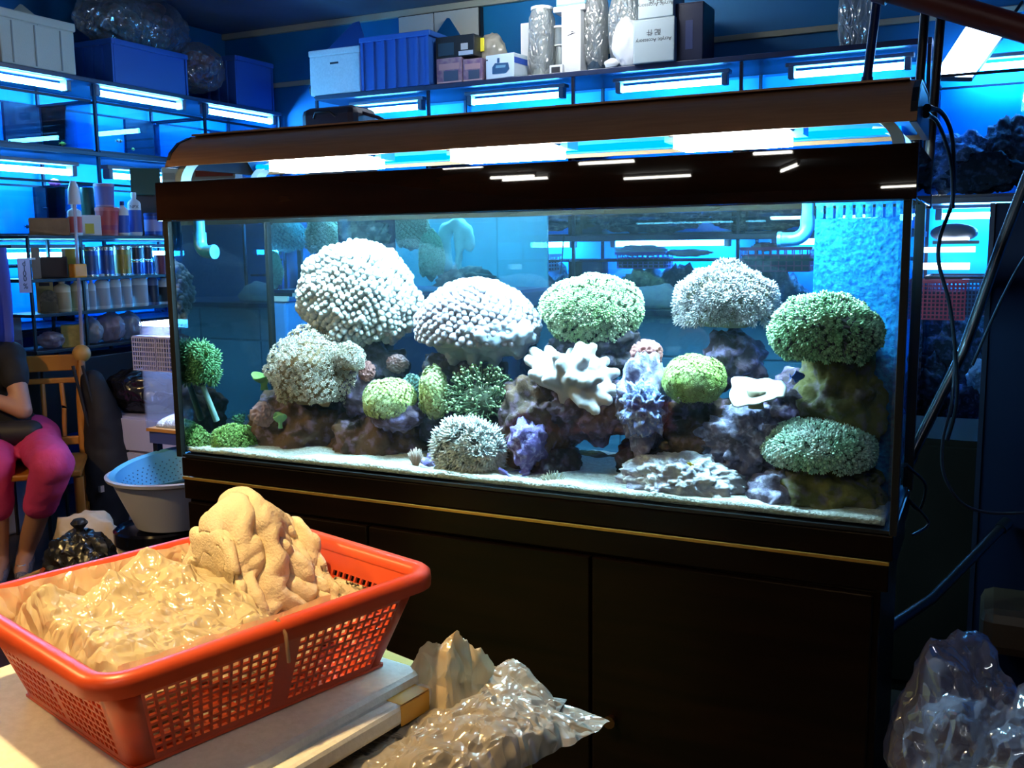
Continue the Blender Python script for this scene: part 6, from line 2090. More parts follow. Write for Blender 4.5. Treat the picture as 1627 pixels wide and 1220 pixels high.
# ---- display tank just behind the left half of the reef tank
YD = 0.95
x0, x1 = at(424, 345, YD).x, at(790, 400, YD).x
z0, z1 = at(600, 462, YD).z, 1.52
dt = thing('display_tank', 'pale lit coral tank standing behind the left half of the reef tank', 'fish tank', ((x0 + x1) / 2, YD + 0.2, z0))
M_dp = glass('display_pane', (0.80, 0.94, 0.95), 0.05)
MB().box((x0, YD, z0), (x1, YD + 0.006, z1)).build('front_pane', M_dp, dt)
for x in (x0, x1 - 0.006):
    MB().box((x, YD + 0.007, z0), (x + 0.006, YD + 0.40, z1)).build('side_pane', M_dp, dt)
MB().box((x0, YD + 0.40, z0), (x1, YD + 0.41, z1)).build('back_panel', mat('teal_back_panel', (0.06, 0.30, 0.42), 0.5), dt)
MB().box((x0, YD, z0 - 0.012), (x1, YD + 0.41, z0 - 0.001)).build('bottom_pane', MATS['slate_blue_board'], dt)
xa, xb = at(536, 345, YD + 0.06).x, at(625, 345, YD + 0.06).x
MB().box((xa, YD + 0.06, z0), (xb, YD + 0.07, z1)).build('divider', mat('navy_divider', (0.006, 0.02, 0.09), 0.4), dt)
MB().box((x0 + 0.01, YD + 0.15, z1 + 0.01), (x1 - 0.01, YD + 0.25, z1 + 0.02)).build('lamp', emit('display_lamp_glow', (0.35, 0.80, 1.0), 22.0), dt)
MB().box((x0, YD + 0.12, z1 + 0.02), (x1, YD + 0.28, z1 + 0.04)).build('lamp_housing', M_blackplas, dt)
st = thing('tank_stand', 'dark stand under the pale lit coral tank', 'stand', ((x0 + x1) / 2, YD + 0.2, 0))
MB().box((x0, YD, z0 - 0.06), (x1, YD + 0.41, z0 - 0.0125)).build('top', M_board, st)
for x in (x0, x1 - 0.03):
    for y in (YD, YD + 0.38):
        MB().box((x, y, 0), (x + 0.03, y + 0.03, z0 - 0.06)).build('leg', M_rail, st)
MB().box((x0 + 0.03, YD + 0.2, 0.0), (x1 - 0.03, YD + 0.22, z0 - 0.06)).build('back_board', M_board, st)


def display_coral(px, Y, label, T, n, size, mats, **k):
    """a coral of the display tank (the reef's depth limits do not hold here)"""
    c, rx, rz = box_px(*px, Y)
    t = thing('display_coral', label, 'coral', (c.x, c.y, c.z - rz), 'corals in the tank behind')
    d, kk = dome_pts(n, -0.7, k.get('seed', 0), 0.18)
    R = np.array([rx, rx * 0.8, rz])
    P = d * kk[:, None] * R + np.array(c)
    V, F = ico(4)
    link('base', np_mesh('base', V * (1 + 0.18 * fbm(V, 1.8, 3, 0.5, k.get('seed', 0)))[:, None] * R * 0.92 + np.array(c), F, mats[0]), t)
    W, Fs, MI = scatter(T, P, d / R, np.full(len(P), size), tilt=0.2)
    link('polyps', np_mesh('polyps', W, Fs, list(mats), MI), t)['kind'] = 'stuff'


teal = [cm('blue_teal_flesh', (0.10, 0.32, 0.46), 0), cm('blue_teal_tip', (0.20, 0.50, 0.62), 0.2)]
beige = [cm('grey_beige_flesh', (0.26, 0.26, 0.20), 0), cm('grey_beige_tip', (0.42, 0.42, 0.34), 0.25)]
grn = [MATS['teal_stalk'], cm('grey_green_tip', (0.40, 0.58, 0.44), 0.25)]
display_coral((424, 352, 486, 402), YD + 0.20, 'blurred blue coral at the left of the tank behind', T_leafy(), 400, 0.018, teal, seed=1)
display_coral((488, 345, 540, 410), YD + 0.18, 'beige coral left of the navy divider in the tank behind', T_leafy(), 400, 0.018, beige, seed=2)
display_coral((628, 330, 680, 400), YD + 0.12, 'beige mound right of the navy divider in the tank behind', T_leafy(), 500, 0.016, beige, seed=3)
display_coral((668, 372, 704, 448), YD + 0.10, 'grey-green upright coral in the tank behind', T_leafy(), 400, 0.016, grn, seed=4)
display_coral((424, 402, 446, 460), YD + 0.08, 'green coral in the lower left corner of the tank behind', T_leafy(), 250, 0.016, grn, seed=5)
# white arch coral
ar = [at(x, y, YD + 0.16) for x, y in ((708, 420), (704, 392), (710, 365), (728, 354), (744, 366), (748, 392))]
caps = [(ar[i], ar[i + 1], 0.028 - 0.002 * i, 0.027 - 0.002 * i) for i in range(5)] + [(at(730, 372, YD + 0.15), at(728, 425, YD + 0.15), 0.018, 0.012)]
o = blob('arch_coral', caps, 0.008, cm('pale_blue_arch_flesh', (0.45, 0.66, 0.74), 0), None, 4, lambda P: 0.006 * fbm(P, 30, 3))
tag(o, 'pale blue-white arch-shaped coral in the tank behind', 'coral', 'corals in the tank behind')
for k, (px, lb) in enumerate((((540, 350, 622, 400), 'dark rock pile on the navy divider of the tank behind'), ((690, 425, 790, 466), 'dark rock ledge at the right of the tank behind'))):
    c, rx, rz = box_px(*px, YD + (0.035 if k == 0 else 0.2))
    V, F = ico(4)
    P = V * (1 + 0.35 * fbm(V, 2.4, 4, 0.55, 70 + k))[:, None] * np.array([rx, 0.02 if k == 0 else 0.08, rz]) + np.array(c)
    P[:, 2] = np.maximum(P[:, 2], z0 + 0.002)
    tag(link('live_rock', np_mesh('live_rock', P, F, MATS['slate_rock'])), lb, 'rock')
# blue tub with a pale rim under the left end, grey-blue cupboard behind the right half
q = at(442, 500, 0.62)
s = mpp(q)
t = thing('blue_tub', 'pale-rimmed blue tub behind the back left corner of the reef tank', 'tub', (q.x, q.y, 0.95))
MB().box((q.x - 0.07, 0.60, 0.95), (q.x + 0.05, 0.80, at(440, 478, 0.62).z)).build('body', P_('clear_blue_plastic', (0.10, 0.34, 0.80)), t, bevel=0.01)
for y in (0.594, 0.796):
    MB().box((q.x - 0.08, y, at(440, 478, 0.62).z), (q.x + 0.06, y + 0.01, at(440, 470, 0.62).z)).build('rim', M_white, t)
MB().box((q.x - 0.08, 0.60, at(440, 478, 0.62).z), (q.x + 0.06, 0.80, at(440, 476, 0.62).z)).build('lid', M_bluecrate, t)
carton('dark_box', 'dark box on the floor under the pale-rimmed blue tub', (q.x, 0.70, 0), (0.2, 0.2, 0.945), M_carddark)
yl = 1.25
xa, xb = at(852, 500, yl).x, at(1300, 500, yl).x
lc_ = thing('low_cupboard', 'low grey-blue cupboard seen through the reef tank behind its rocks', 'cupboard', ((xa + xb) / 2, yl + 0.2, 0))
M_gb = mat('grey_blue_laminate', (0.12, 0.24, 0.34), 0.5)
zt = at(1080, 494, yl).z
MB().box((xa, yl, 0), (xb, yl + 0.4, zt - 0.02)).build('carcass', M_gb, lc_)
MB().box((xa - 0.01, yl - 0.012, zt - 0.019), (xb + 0.01, yl + 0.41, zt)).build('top', P_('navy_top', (0.02, 0.05, 0.16)), lc_)
for k in range(3):
    MB().box((xa + (xb - xa) * k / 3 + 0.004, yl - 0.010, zt - 0.15), (xa + (xb - xa) * (k + 1) / 3 - 0.004, yl - 0.001, zt - 0.025)).build('drawer', M_gb, lc_, bevel=0.002)
    MB().box((xa + (xb - xa) * k / 3 + 0.004, yl - 0.010, 0.05), (xa + (xb - xa) * (k + 1) / 3 - 0.004, yl - 0.001, zt - 0.158)).build('door', M_gb, lc_, bevel=0.002)
c = at(1042, 480, yl + 0.1)
bag('grey_cloth', 'greyish folded cloth on the low cupboard behind the green-white coral', (c.x, c.y, zt + 0.03), (0.10, 0.05, 0.05), mat('grey_blue_cloth', (0.28, 0.38, 0.50), 0.8), 33, floor=zt, sub=4, cat='cloth')

# ================================================================== RIGHT: TANK, PIPES, CABLES, BAGS
# rocks in the upper right tank and in the tank under it
for k, (px, Y, m_, lb) in enumerate((((1560, 190, 1640, 300), 3.30, rock_mat('brown_grey_rock', (0.05, 0.03, 0.03), (0.12, 0.08, 0.09), (0.34, 0.26, 0.34), 7), 'tall brown rock at the right in the upper right tank'),
                                   ((1470, 215, 1570, 304), 3.26, R_grey, 'mauve-grey rock at the left in the upper right tank'),
                                   ((1500, 245, 1620, 306), 3.20, R_dark, 'dark rock in front in the upper right tank'),
                                   ((1440, 560, 1510, 680), 3.30, R_dark, 'dark rock at the left of the lower right tank'),
                                   ((1500, 600, 1585, 688), 3.28, R_plum, 'plum rock at the bottom of the lower right tank'),
                                   ((1450, 490, 1600, 690), 3.40, R_dark, 'black rock mass under the pink basket in the lower right tank'),
                                   ((1540, 575, 1580, 625), 3.2, R_pale, 'pale rock at the right of the lower right tank'))):
    c, rx, rz = box_px(*px, Y)
    V, F = ico(5)
    P = V * (1 + 0.30 * fbm(V, 2.4, 5, 0.55, 80 + k))[:, None] * np.array([rx, min(rx, 0.13), rz]) + np.array(c)
    P[:, 1] = np.clip(P[:, 1], 3.13, 3.52)
    P[:, 2] = np.maximum(P[:, 2], 1.592 if px[1] < 320 else 0.497)
    tag(link('live_rock', np_mesh('live_rock', P, F, m_)), lb, 'rock')
# bright tilted lamp over the upper right tank
a, b_, c_, d_ = at(1484, 120, 3.12), at(1545, 121, 3.12), at(1600, 46, 3.40), at(1535, 42, 3.40)
t = thing('clip_lamp', 'bright white tilted lamp over the upper right tank', 'lamp', a)
n = (b_ - a).cross(d_ - a).normalized()
if n.dot(CAM - a) < 0:
    n = -n
MB().add([a, b_, c_, d_], [(0, 1, 2, 3)]).add([p - n * 0.004 for p in (a, b_, c_, d_)], [(3, 2, 1, 0)]).build('lamp_face', emit('white_blue_lamp_glow', (0.42, 0.62, 1.0), 22.0), t)
q = [p - n * 0.03 for p in (a, b_, c_, d_)]
MB().add([p - n * 0.006 for p in (a, b_, c_, d_)] + q, [(3, 2, 1, 0), (4, 5, 6, 7), (0, 1, 5, 4), (1, 2, 6, 5), (2, 3, 7, 6), (3, 0, 4, 7)]).build('housing', M_capend, t)
MB().tube([c_ - n * 0.03, c_ - n * 0.03 + Vector((0.03, 0.03, 0.10)), c_ - n * 0.03 + Vector((0.06, 0.10, 0.16))], 0.008, 8).build('arm', M_blackplas, t, smooth=60)
# clip lamp in the lower right tank
q = at(1515, 392, 3.2)
t = thing('clip_lamp', 'small strip lamp with a round back hanging in the lower right tank', 'lamp', q)
MB().cyl(at(1468, 397, 3.2), at(1550, 396, 3.2), 0.014, n=10).build('tube', emit('pale_tube_glow', (0.55, 0.85, 1.0), 3.0), t, smooth=60)
MB().box(tuple(at(1482, 388, 3.2) - Vector((0, 0.03, 0))), tuple(at(1556, 386, 3.2) + Vector((0, 0.03, 0.012)))).build('housing', P_('grey_lamp_plastic', (0.30, 0.33, 0.38)), t)
MB().ball(at(1516, 370, 3.22), (0.105, 0.04, 0.045), 10).build('round_back', P_('grey_dome_plastic', (0.22, 0.25, 0.32)), t, smooth=179)
MB().box(tuple(at(1490, 382, 3.2) - Vector((0, 0.02, 0))), tuple(at(1540, 380, 3.2) + Vector((0, 0.02, 0.008)))).build('lamp', emit('white_strip_glow', (0.8, 0.9, 1.0), 6.0), t)
bl = at(1470, 425, 3.5)
MB().box((at(1450, 428, 3.35).x, 3.34, at(1450, 428, 3.35).z), (at(1540, 428, 3.35).x, 3.42, at(1450, 418, 3.35).z)).build('lamp', MATS['white_strip_glow'], t)
# blue fluorescent behind the lamp in the lower right tank air space
tube_light(-0.24, 0.45, 1.50, 'x', 'blue tube hidden under the shelf of the lower right tank', 'tubes under the middle shelf of the back wall', 3.40)
c, rx, rz = box_px(1444, 442, 1532, 505, 3.2)
mesh_basket('mesh_basket', 'pink-red mesh basket hanging in the lower right tank', (c.x, 3.2, c.z - rz), (rx * 1.9, 0.16, rz * 1.8), P_('crimson_basket_plastic', (0.70, 0.05, 0.14)), 14, 9)
c, rx, rz = box_px(1534, 442, 1590, 500, 3.2)
mesh_basket('mesh_basket', 'lilac-grey mesh basket beside the pink-red one', (c.x, 3.2, c.z - rz), (rx * 1.9, 0.14, rz * 1.8), P_('lilac_basket_plastic', (0.22, 0.18, 0.36)), 10, 8)

# dark poles, bar and pipes of a rack standing right of the reef tank
M_pole = mat('dark_brown_pole', (0.022, 0.012, 0.012), 0.4)
M_redbar = mat('dark_red_brown_bar', (0.20, 0.035, 0.025), 0.45)
M_navypole = mat('navy_pole', (0.010, 0.020, 0.10), 0.4)


def rod(name, label, pts, r, m_, cat='pole', n=12, collar=True):
    t = thing(name, label, cat, pts[-1])
    MB().tube(pts, r, n).build('shaft', m_, t, smooth=60)
    if collar:
        for p, q in ((pts[0], pts[1]), (pts[-1], pts[-2])):
            p, q = Vector(p), Vector(q)
            d = (q - p).normalized()
            MB().cyl(p - d * 0.002, p + d * 0.03, r * 1.25, n=n).build('collar', m_, t, smooth=60)
    return t


YP = 0.62
rod('dark_pole', 'navy pole leaning left of the two dark poles above the light bar', [at(1398, -40, YP + 0.5), at(1376, 140, YP + 0.5)], 0.013, M_navypole)
rod('dark_pole', 'left one of the two dark poles above the right end of the light bar', [at(1472, -10, YP), at(1446, 330, YP)], 0.0105, M_pole)
rod('dark_pole', 'right one of the two dark poles above the right end of the light bar', [at(1497, 0, YP - 0.04), at(1470, 330, YP - 0.04)], 0.0105, M_pole)
rod('slanting_bar', 'dark red-brown bar slanting across the top right corner', [at(1395, -22, 0.5), at(1680, 62, 0.5)], 0.027, M_redbar, 'bar', 14)
rod('slanting_pipe', 'long dark pipe slanting down right of the reef tank', [at(1650, 235, 0.75), at(1590, 390, 0.72), at(1530, 560, 0.66), at(1440, 740, 0.55)], 0.013, mat('wet_dark_pipe', (0.012, 0.014, 0.020), 0.25), 'pipe')
rod('slanting_pipe', 'thick black pipe low in the dark right of the cabinet', [at(1600, 830, 0.92), at(1480, 952, 0.66), at(1400, 1005, 0.47)], 0.013, M_blackplas, 'pipe')
# the dark upright board at the right edge and the panel behind the tank end
pa, pb = at(1582, 322, 0.95), at(1700, 322, 0.95)
bd = thing('upright_board', 'navy upright board at the right edge in front of the lower tank', 'board', ((pa.x + pb.x) / 2, 0.95, 0))
MB().box((pa.x, 0.95, 0), (pb.x, 0.99, at(1600, 322, 0.95).z)).build('board', mat('navy_board', (0.004, 0.007, 0.022), 0.7, spec=0.1), bd, bevel=0.003)
MB().box((pa.x - 0.012, 0.944, 0), (pa.x, 0.996, at(1600, 322, 0.95).z)).build('edge_strip', M_rail, bd)
lp = thing('low_partition', 'dark brown wooden panel under the lower right tank', 'panel', (-0.0, 2.9, 0))
MB().box((-0.42, 2.88, 0.0), (0.6, 2.92, 0.44)).build('board', mat('dark_panel_wood', (0.005, 0.003, 0.0018), 0.9, col2=(0.008, 0.0045, 0.003), spec=0.1, nscale=5), lp)
MB().box((-0.42, 2.87, 0.445), (0.6, 2.93, 0.475)).build('top_strip', P_('tan_strip', (0.12, 0.085, 0.05)), lp)
sd = thing('side_cupboard', 'dark brown cupboard standing in the shadow right of the reef cabinet', 'cupboard', (0.05, 1.3, 0))
MB().box((-0.30, 1.2, 0), (0.5, 1.6, 0.80)).build('carcass', MATS['dark_panel_wood'], sd)
for xa_ in (-0.295, 0.105):
    MB().box((xa_, 1.185, 0.04), (xa_ + 0.39, 1.20, 0.78)).build('door', MATS['dark_panel_wood'], sd, bevel=0.003)

# cables
M_cable = mat('black_cable', (0.008, 0.009, 0.014), 0.35)


def cable(label, pp, r=0.004, name='power_cable', m_=None):
    pts = [at(*p) for p in pp]
    out_ = []
    for i in range(len(pts) - 1):
        p0, p1, p2, p3 = pts[max(i - 1, 0)], pts[i], pts[i + 1], pts[min(i + 2, len(pts) - 1)]
        for k in range(6):
            u = k / 6
            out_.append(0.5 * ((2 * p1) + (p2 - p0) * u + (2 * p0 - 5 * p1 + 4 * p2 - p3) * u * u + (3 * p1 - p0 - 3 * p2 + p3) * u ** 3))
    out_.append(pts[-1])
    t = thing(name, label, 'cable', out_[-1])
    MB().tube(out_, r, 8).build('sheath', m_ or M_cable, t, smooth=60)
    d = (out_[1] - out_[0]).normalized()
    MB().cyl(out_[0] - d * 0.004, out_[0] + d * 0.02, r * 1.9, r * 1.3, 10).build('plug', m_ or M_cable, t, smooth=60)


cable('black cable looping from the light bar end down past the tank, inner one', [(1474, 172, 0.16), (1495, 178, 0.22), (1510, 205, 0.3), (1515, 250, 0.4), (1513, 320, 0.5), (1494, 375, 0.55), (1492, 420, 0.58), (1508, 480, 0.6), (1518, 560, 0.6), (1520, 640, 0.6), (1505, 700, 0.6)], 0.0045)
cable('black cable looping from the light bar end, outer one', [(1472, 182, 0.17), (1488, 192, 0.24), (1502, 225, 0.34), (1512, 265, 0.42), (1514, 330, 0.5)], 0.004)
cable('thin grey cable curving along the dark board at lower right', [(1518, 560, 0.62), (1512, 640, 0.62), (1498, 700, 0.62), (1500, 755, 0.62), (1530, 800, 0.65), (1580, 815, 0.7), (1660, 812, 0.75)], 0.0035, m_=mat('grey_cable', (0.05, 0.055, 0.075), 0.4))
cable('thin dark hose from the right edge into the tangle', [(1660, 365, 0.5), (1618, 425, 0.55), (1580, 500, 0.6), (1545, 580, 0.62)], 0.0035)
cable('tangle of black cable behind the lower right corner of the tank', [(1440, 740, 0.3), (1470, 770, 0.35), (1460, 810, 0.4), (1440, 790, 0.35), (1475, 830, 0.4), (1450, 850, 0.35)], 0.003)

# plastic bags at lower right, on a dark crate
F_blueclear = film('clear_bag_film', (0.40, 0.40, 0.56), 0.58, 0.20, 0.10, 0.8, 14)
F_blueclear2 = film('clear_inner_film', (0.50, 0.38, 0.30), 0.45, 0.16, 0.12, 0.8, 16)
q = at(1500, 1120, 0.0)
crt = thing('dark_crate', 'dark crate under the clear bags right of the cabinet', 'crate', (0.1, 0.08, 0))
for nm, lo, hi in (('floor_panel', (-0.10, -0.16, 0), (0.36, 0.30, 0.02)), ('wall', (-0.10, -0.16, 0.02), (0.36, -0.14, 0.28)), ('wall', (-0.10, 0.28, 0.02), (0.36, 0.30, 0.28)), ('wall', (-0.10, -0.14, 0.02), (-0.08, 0.28, 0.28)), ('wall', (0.34, -0.14, 0.02), (0.36, 0.28, 0.28))):
    MB().box(lo, hi).build(nm, M_carddark, crt)
bag('clear_bag', 'big crumpled clear plastic bag right of the reef cabinet', (-0.005, 0.03, 0.43), (0.128, 0.12, 0.165), F_blueclear, 41, amp=0.16, cr=0.18, floor=0.283, peaks=3)
bag('clear_bag', 'clear plastic bag with sharp glints at the lower right corner', (0.135, -0.05, 0.42), (0.12, 0.11, 0.15), F_blueclear, 42, amp=0.16, cr=0.22, floor=0.283, peaks=3)
bag('clear_bag', 'brownish clear bag heaped between the two blue-tinted ones', (0.06, -0.12, 0.37), (0.11, 0.06, 0.10), F_blueclear2, 43, amp=0.16, cr=0.2, floor=0.283, peaks=2)
bag('clear_bag', 'small rounded clear bag on top behind the heap right of the cabinet', (0.0, 0.16, 0.55), (0.045, 0.05, 0.06), F_blueclear, 44, amp=0.1, cr=0.15, sub=4)
q = at(1612, 1010, 0.75)
sq = thing('brown_stool', 'brown stool with a rounded seat behind the clear bags at the right', 'stool', (q.x + 0.06, 0.86, 0))
MB().box((q.x - 0.08, 0.75, at(1600, 1048, 0.75).z), (q.x + 0.26, 1.0, at(1600, 975, 0.75).z)).build('seat', mat('brown_vinyl', (0.075, 0.038, 0.020), 0.5), sq, bevel=0.03)
for dx in (-0.05, 0.2):
    for y in (0.78, 0.95):
        MB().cyl((q.x + dx, y, 0), (q.x + dx, y, at(1600, 1048, 0.75).z + 0.01), 0.012, n=10).build('leg', M_black, sq, smooth=60)

# ================================================================== FOREGROUND: RED BASKET, BAG, TOWEL, LID, BOX
M_red = mat('orange_red_plastic_gloss', (0.62, 0.080, 0.022), 0.34, col2=(0.55, 0.062, 0.018), nscale=10, spec=0.5)
ZR = 0.87
cR, cF, cL, cB = atZ(708, 906, ZR), atZ(178, 1132, ZR), atZ(-93, 952, ZR), atZ(445, 834, ZR)
cen = (cR + cF + cL + cB) / 4
uu = ((cR - cF).normalized() + (cB - cL).normalized()).normalized()
vv_ = Vector((-uu.y, uu.x, 0))                     # towards the left side
LU, LV = 0.565, 0.475
ang = math.atan2(uu.y, uu.x)
cen = cR - uu * LU / 2 + vv_ * LV / 2
HB = 0.155
kb = thing('red_basket', 'orange-red plastic mesh basket holding bags and a towel in the foreground', 'basket', (cen.x, cen.y, ZR - HB), None, ang)


def rrect(hx, hy, r, n=8):
    """rounded rectangle outline, counter-clockwise"""
    out_ = []
    for sx, sy, a0 in ((1, 1, 0), (-1, 1, math.pi / 2), (-1, -1, math.pi), (1, -1, 1.5 * math.pi)):
        for k in range(n + 1):
            a = a0 + math.pi / 2 * k / n
            out_.append((sx * (hx - r) + r * math.cos(a), sy * (hy - r) + r * math.sin(a)))
    return out_


# rim: loft of a flange profile round the outline
def loft(outlines, closed_profile=False):
    vs, fs = [], []
    n = len(outlines[0])
    for o_ in outlines:
        vs += o_
    m_ = len(outlines)
    for i in range(m_ if closed_profile else m_ - 1):
        for k in range(n):
            a, b_ = i * n, ((i + 1) % m_) * n
            fs.append((a + k, a + (k + 1) % n, b_ + (k + 1) % n, b_ + k))
    return vs, fs


hx, hy = LU / 2, LV / 2
prof = [(-0.030, -0.012), (-0.028, 0.0), (-0.020, 0.006), (-0.008, 0.006), (-0.001, 0.0), (0.0, -0.010), (-0.001, -0.022), (-0.006, -0.022), (-0.007, -0.006), (-0.022, -0.006), (-0.024, -0.014)]
MB().add(*loft([[(x, y, HB + dz) for x, y in rrect(hx + o_, hy + o_, 0.055 + o_)] for o_, dz in prof], True)).build('rim', M_red, kb, local=True, smooth=50)
tp, bt_ = 0.026, 0.075                            # inset of the wall at its top and bottom


def wall_pt(side, s, f):
    """point on a tapered side wall; s along, f from bottom 0 to top 1"""
    ins = bt_ + (tp - bt_) * f
    X, Y = hx - ins, hy - ins
    z = HB * f * 0.93
    return {'+x': (X, s * Y, z), '-x': (-X, s * Y, z), '+y': (s * X, Y, z), '-y': (s * X, -Y, z)}[side]


def mesh_wall(side, cols, rows, ribs):
    """lattice wall: bars and ribs with real holes between"""
    cr_ = 0.17 if side[1] == 'x' else 0.14
    ss = [-1 + cr_]
    span = 2 - 2 * cr_
    edges = []
    n = cols
    bar = 0.30
    x = -1 + cr_
    st = span / n
    S = [x]
    solid = []
    for k in range(n):
        S += [x + st * bar, x + st]
        solid += [True, k in ribs]
        x += st
    S += [x + st * bar * 0.6]
    solid += [True]
    Fz = [0.0, 0.10]
    rs = [True]
    fz = 0.10
    dz = 0.72 / rows
    for k in range(rows):
        Fz += [fz + dz * 0.68, fz + dz]
        rs += [False, True]
        fz += dz
    Fz += [1.0]
    rs += [True]
    vs = [wall_pt(side, s_, f_) for f_ in Fz for s_ in S]
    fs = []
    nS = len(S)
    for j in range(len(Fz) - 1):
        for i in range(nS - 1):
            if rs[j] or solid[i]:
                fs.append((j * nS + i, j * nS + i + 1, (j + 1) * nS + i + 1, (j + 1) * nS + i))
    o_ = MB().add(vs, fs).build('mesh_wall', M_red, kb, local=True)
    so_ = o_.modifiers.new('thick', 'SOLIDIFY')
    so_.thickness = 0.004
    so_.offset = 0
    return S[0], S[-1]


for side, cols in (('+x', 22), ('-x', 22), ('+y', 27), ('-y', 27)):
    s0, s1 = mesh_wall(side, cols, 8, (cols // 2, cols // 2 + 1) if side[1] == 'y' else (cols // 2,))
# corner panels
for sx, sy in ((1, 1), (1, -1), (-1, 1), (-1, -1)):
    vs, fs = [], []
    nn = 8
    for f in (0.0, 0.5, 1.0):
        ins = bt_ + (tp - bt_) * f
        X, Y = hx - ins, hy - ins
        cxx, cyy = 0.14 * X + 0.002, 0.17 * Y + 0.002
        for k in range(nn + 1):
            a = math.pi / 2 * k / nn
            # superellipse-like quarter from the x wall to the y wall
            px_ = X - cxx * (1 - math.cos(a) ** 0.5 if a < 1.5707 else 1)
            py_ = Y - cyy * (1 - math.sin(a) ** 0.5 if a > 0 else 1)
            vs.append((sx * px_, sy * py_, HB * f * 0.93))
    for j in range(2):
        for k in range(nn):
            fs.append((j * (nn + 1) + k, j * (nn + 1) + k + 1, (j + 1) * (nn + 1) + k + 1, (j + 1) * (nn + 1) + k))
    o_ = MB().add(vs, fs).build('corner_panel', M_red, kb, local=True, smooth=60)
    so_ = o_.modifiers.new('thick', 'SOLIDIFY')
    so_.thickness = 0.004
    so_.offset = 0
# bottom lattice
g = MB()
X, Y = hx - bt_, hy - bt_
for k in range(17):
    x = -X + 2 * X * k / 16
    g.box((x - 0.004, -Y, 0.0), (x + 0.004, Y, 0.004))
for k in range(13):
    y = -Y + 2 * Y * k / 12
    g.box((-X, y - 0.004, 0.0002), (X, y + 0.004, 0.0042))
g.build('bottom_lattice', M_red, kb, local=True)
MB().tube([(-0.02, -hy - 0.004, HB - 0.05), (-0.022, -hy - 0.002, HB - 0.01), (-0.024, -hy + 0.012, HB + 0.008), (-0.024, -hy + 0.034, HB - 0.004)], 0.0028, 6).build('string', mat('tan_string', (0.52, 0.28, 0.14), 0.7), kb, local=True, smooth=60)
BM = Matrix.Translation((cen.x, cen.y, ZR - HB)) @ Matrix.Rotation(ang, 4, 'Z')
bk = lambda u, v, z: BM @ Vector((u, v, z))

# things inside: a big white bag coloured warm-lit yellow, a towel, a grey bag under them
F_yel = film('warm_lit_bag_film', (0.95, 0.86, 0.58), 0.14, 0.13, 0.16, 0.6, 24)  # yellow of the warm light put into the white film's colour
ZI = ZR - HB + 0.02


def frm(px, py, Yd):
    return at(px, py, Yd)


def bk_px(px, py, v):
    """point over the basket: along the pixel's ray, at basket cross position v"""
    d = ray(px, py)
    o_ = BM.inverted() @ CAM
    dd = BM.inverted().to_3x3() @ d
    t_ = (v - o_.y) / dd.y
    return CAM + d * t_


def tent_bag(name, label, peaks, edge, m_, zfloor, hw_, amp=0.012, f=16.0, seed=0, n=150, inside=False):
    """film stretched between raised corners: peaks = [(world point, slope)]; edge(x, y) in basket axes gives 0..1 inside the footprint"""
    c_ = sum((p for p, _ in peaks), Vector()) / len(peaks)
    t_ = thing(name, label, 'bag', (c_.x, c_.y, zfloor))
    S = np.linspace(-1, 1, n)
    A_, B_ = np.meshgrid(S, S, indexing='ij')
    loc = np.stack([edge[0] + A_.ravel() * hw_[0], edge[1] + B_.ravel() * hw_[1]], 1)
    RM = np.array(BM.to_3x3())
    O_ = np.array(BM.translation)
    XY = loc @ RM[:2, :2].T + O_[:2]
    wob = np.stack([XY[:, 0], XY[:, 1], np.full(len(XY), seed * 0.37)], 1)
    w1 = fbm(wob, 9, 3, 0.5, seed)
    w2 = fbm(wob, 9, 3, 0.5, seed + 7)
    Q = XY + 0.014 * np.stack([w1, w2], 1)
    z = np.full(len(XY), -1e9)
    hs = []
    for p, sl_ in peaks:
        d_ = np.sqrt((Q[:, 0] - p.x) ** 2 + (Q[:, 1] - p.y) ** 2 + 1e-5)
        hs.append(p.z - sl_ * d_)
    hs = np.stack(hs)
    k_ = 60.0
    z = np.log(np.exp(k_ * (hs - hs.max(0))).sum(0)) / k_ + hs.max(0)
    wr = np.stack([XY[:, 0] * 1.0, XY[:, 1] * 0.6, z * 1.4], 1) + 0.05 * np.stack([w1, w2, w1], 1)
    z = z - amp * (creases(wr, f, seed) - 0.25) - amp * 0.45 * (creases(wr, f * 2.6, seed + 3) - 0.2) + amp * 0.5 * w2
    rr = np.maximum(np.abs(A_.ravel()), np.abs(B_.ravel())) + 0.10 * w1
    fall = np.clip((rr - 0.80) / 0.20, 0, 1)
    z = z * (1 - fall ** 1.5) + (zfloor + 0.004) * fall ** 1.5
    z = np.maximum(z, zfloor + 0.003)
    if inside:
        z = np.maximum(z, zfloor + HB * 0.93 * np.maximum(0, np.maximum((np.abs(loc[:, 0]) - 0.198) / 0.049, (np.abs(loc[:, 1]) - 0.152) / 0.049)))
    jx = 0.010 * fbm(np.stack([XY[:, 0], XY[:, 1], z], 1), 22, 2, 0.5, seed + 2)
    P = np.stack([XY[:, 0] + jx, XY[:, 1] - jx * 0.6, z], 1)
    idx = np.arange(n * n).reshape(n, n)
    F = np.stack([idx[:-1, :-1].ravel(), idx[1:, :-1].ravel(), idx[1:, 1:].ravel(), idx[:-1, 1:].ravel()], 1)
    link('film', np_mesh('film', P, F, m_, None, 32), t_)
    return t_


def pk(px, py, v):
    """peak above the basket, kept inside its walls"""
    p = bk_px(px, py, v)
    q = BM.inverted() @ p
    return BM @ Vector((min(max(q.x, -hx + 0.05), hx - 0.05), min(max(q.y, -hy + 0.05), hy - 0.05), min(q.z, 0.30)))


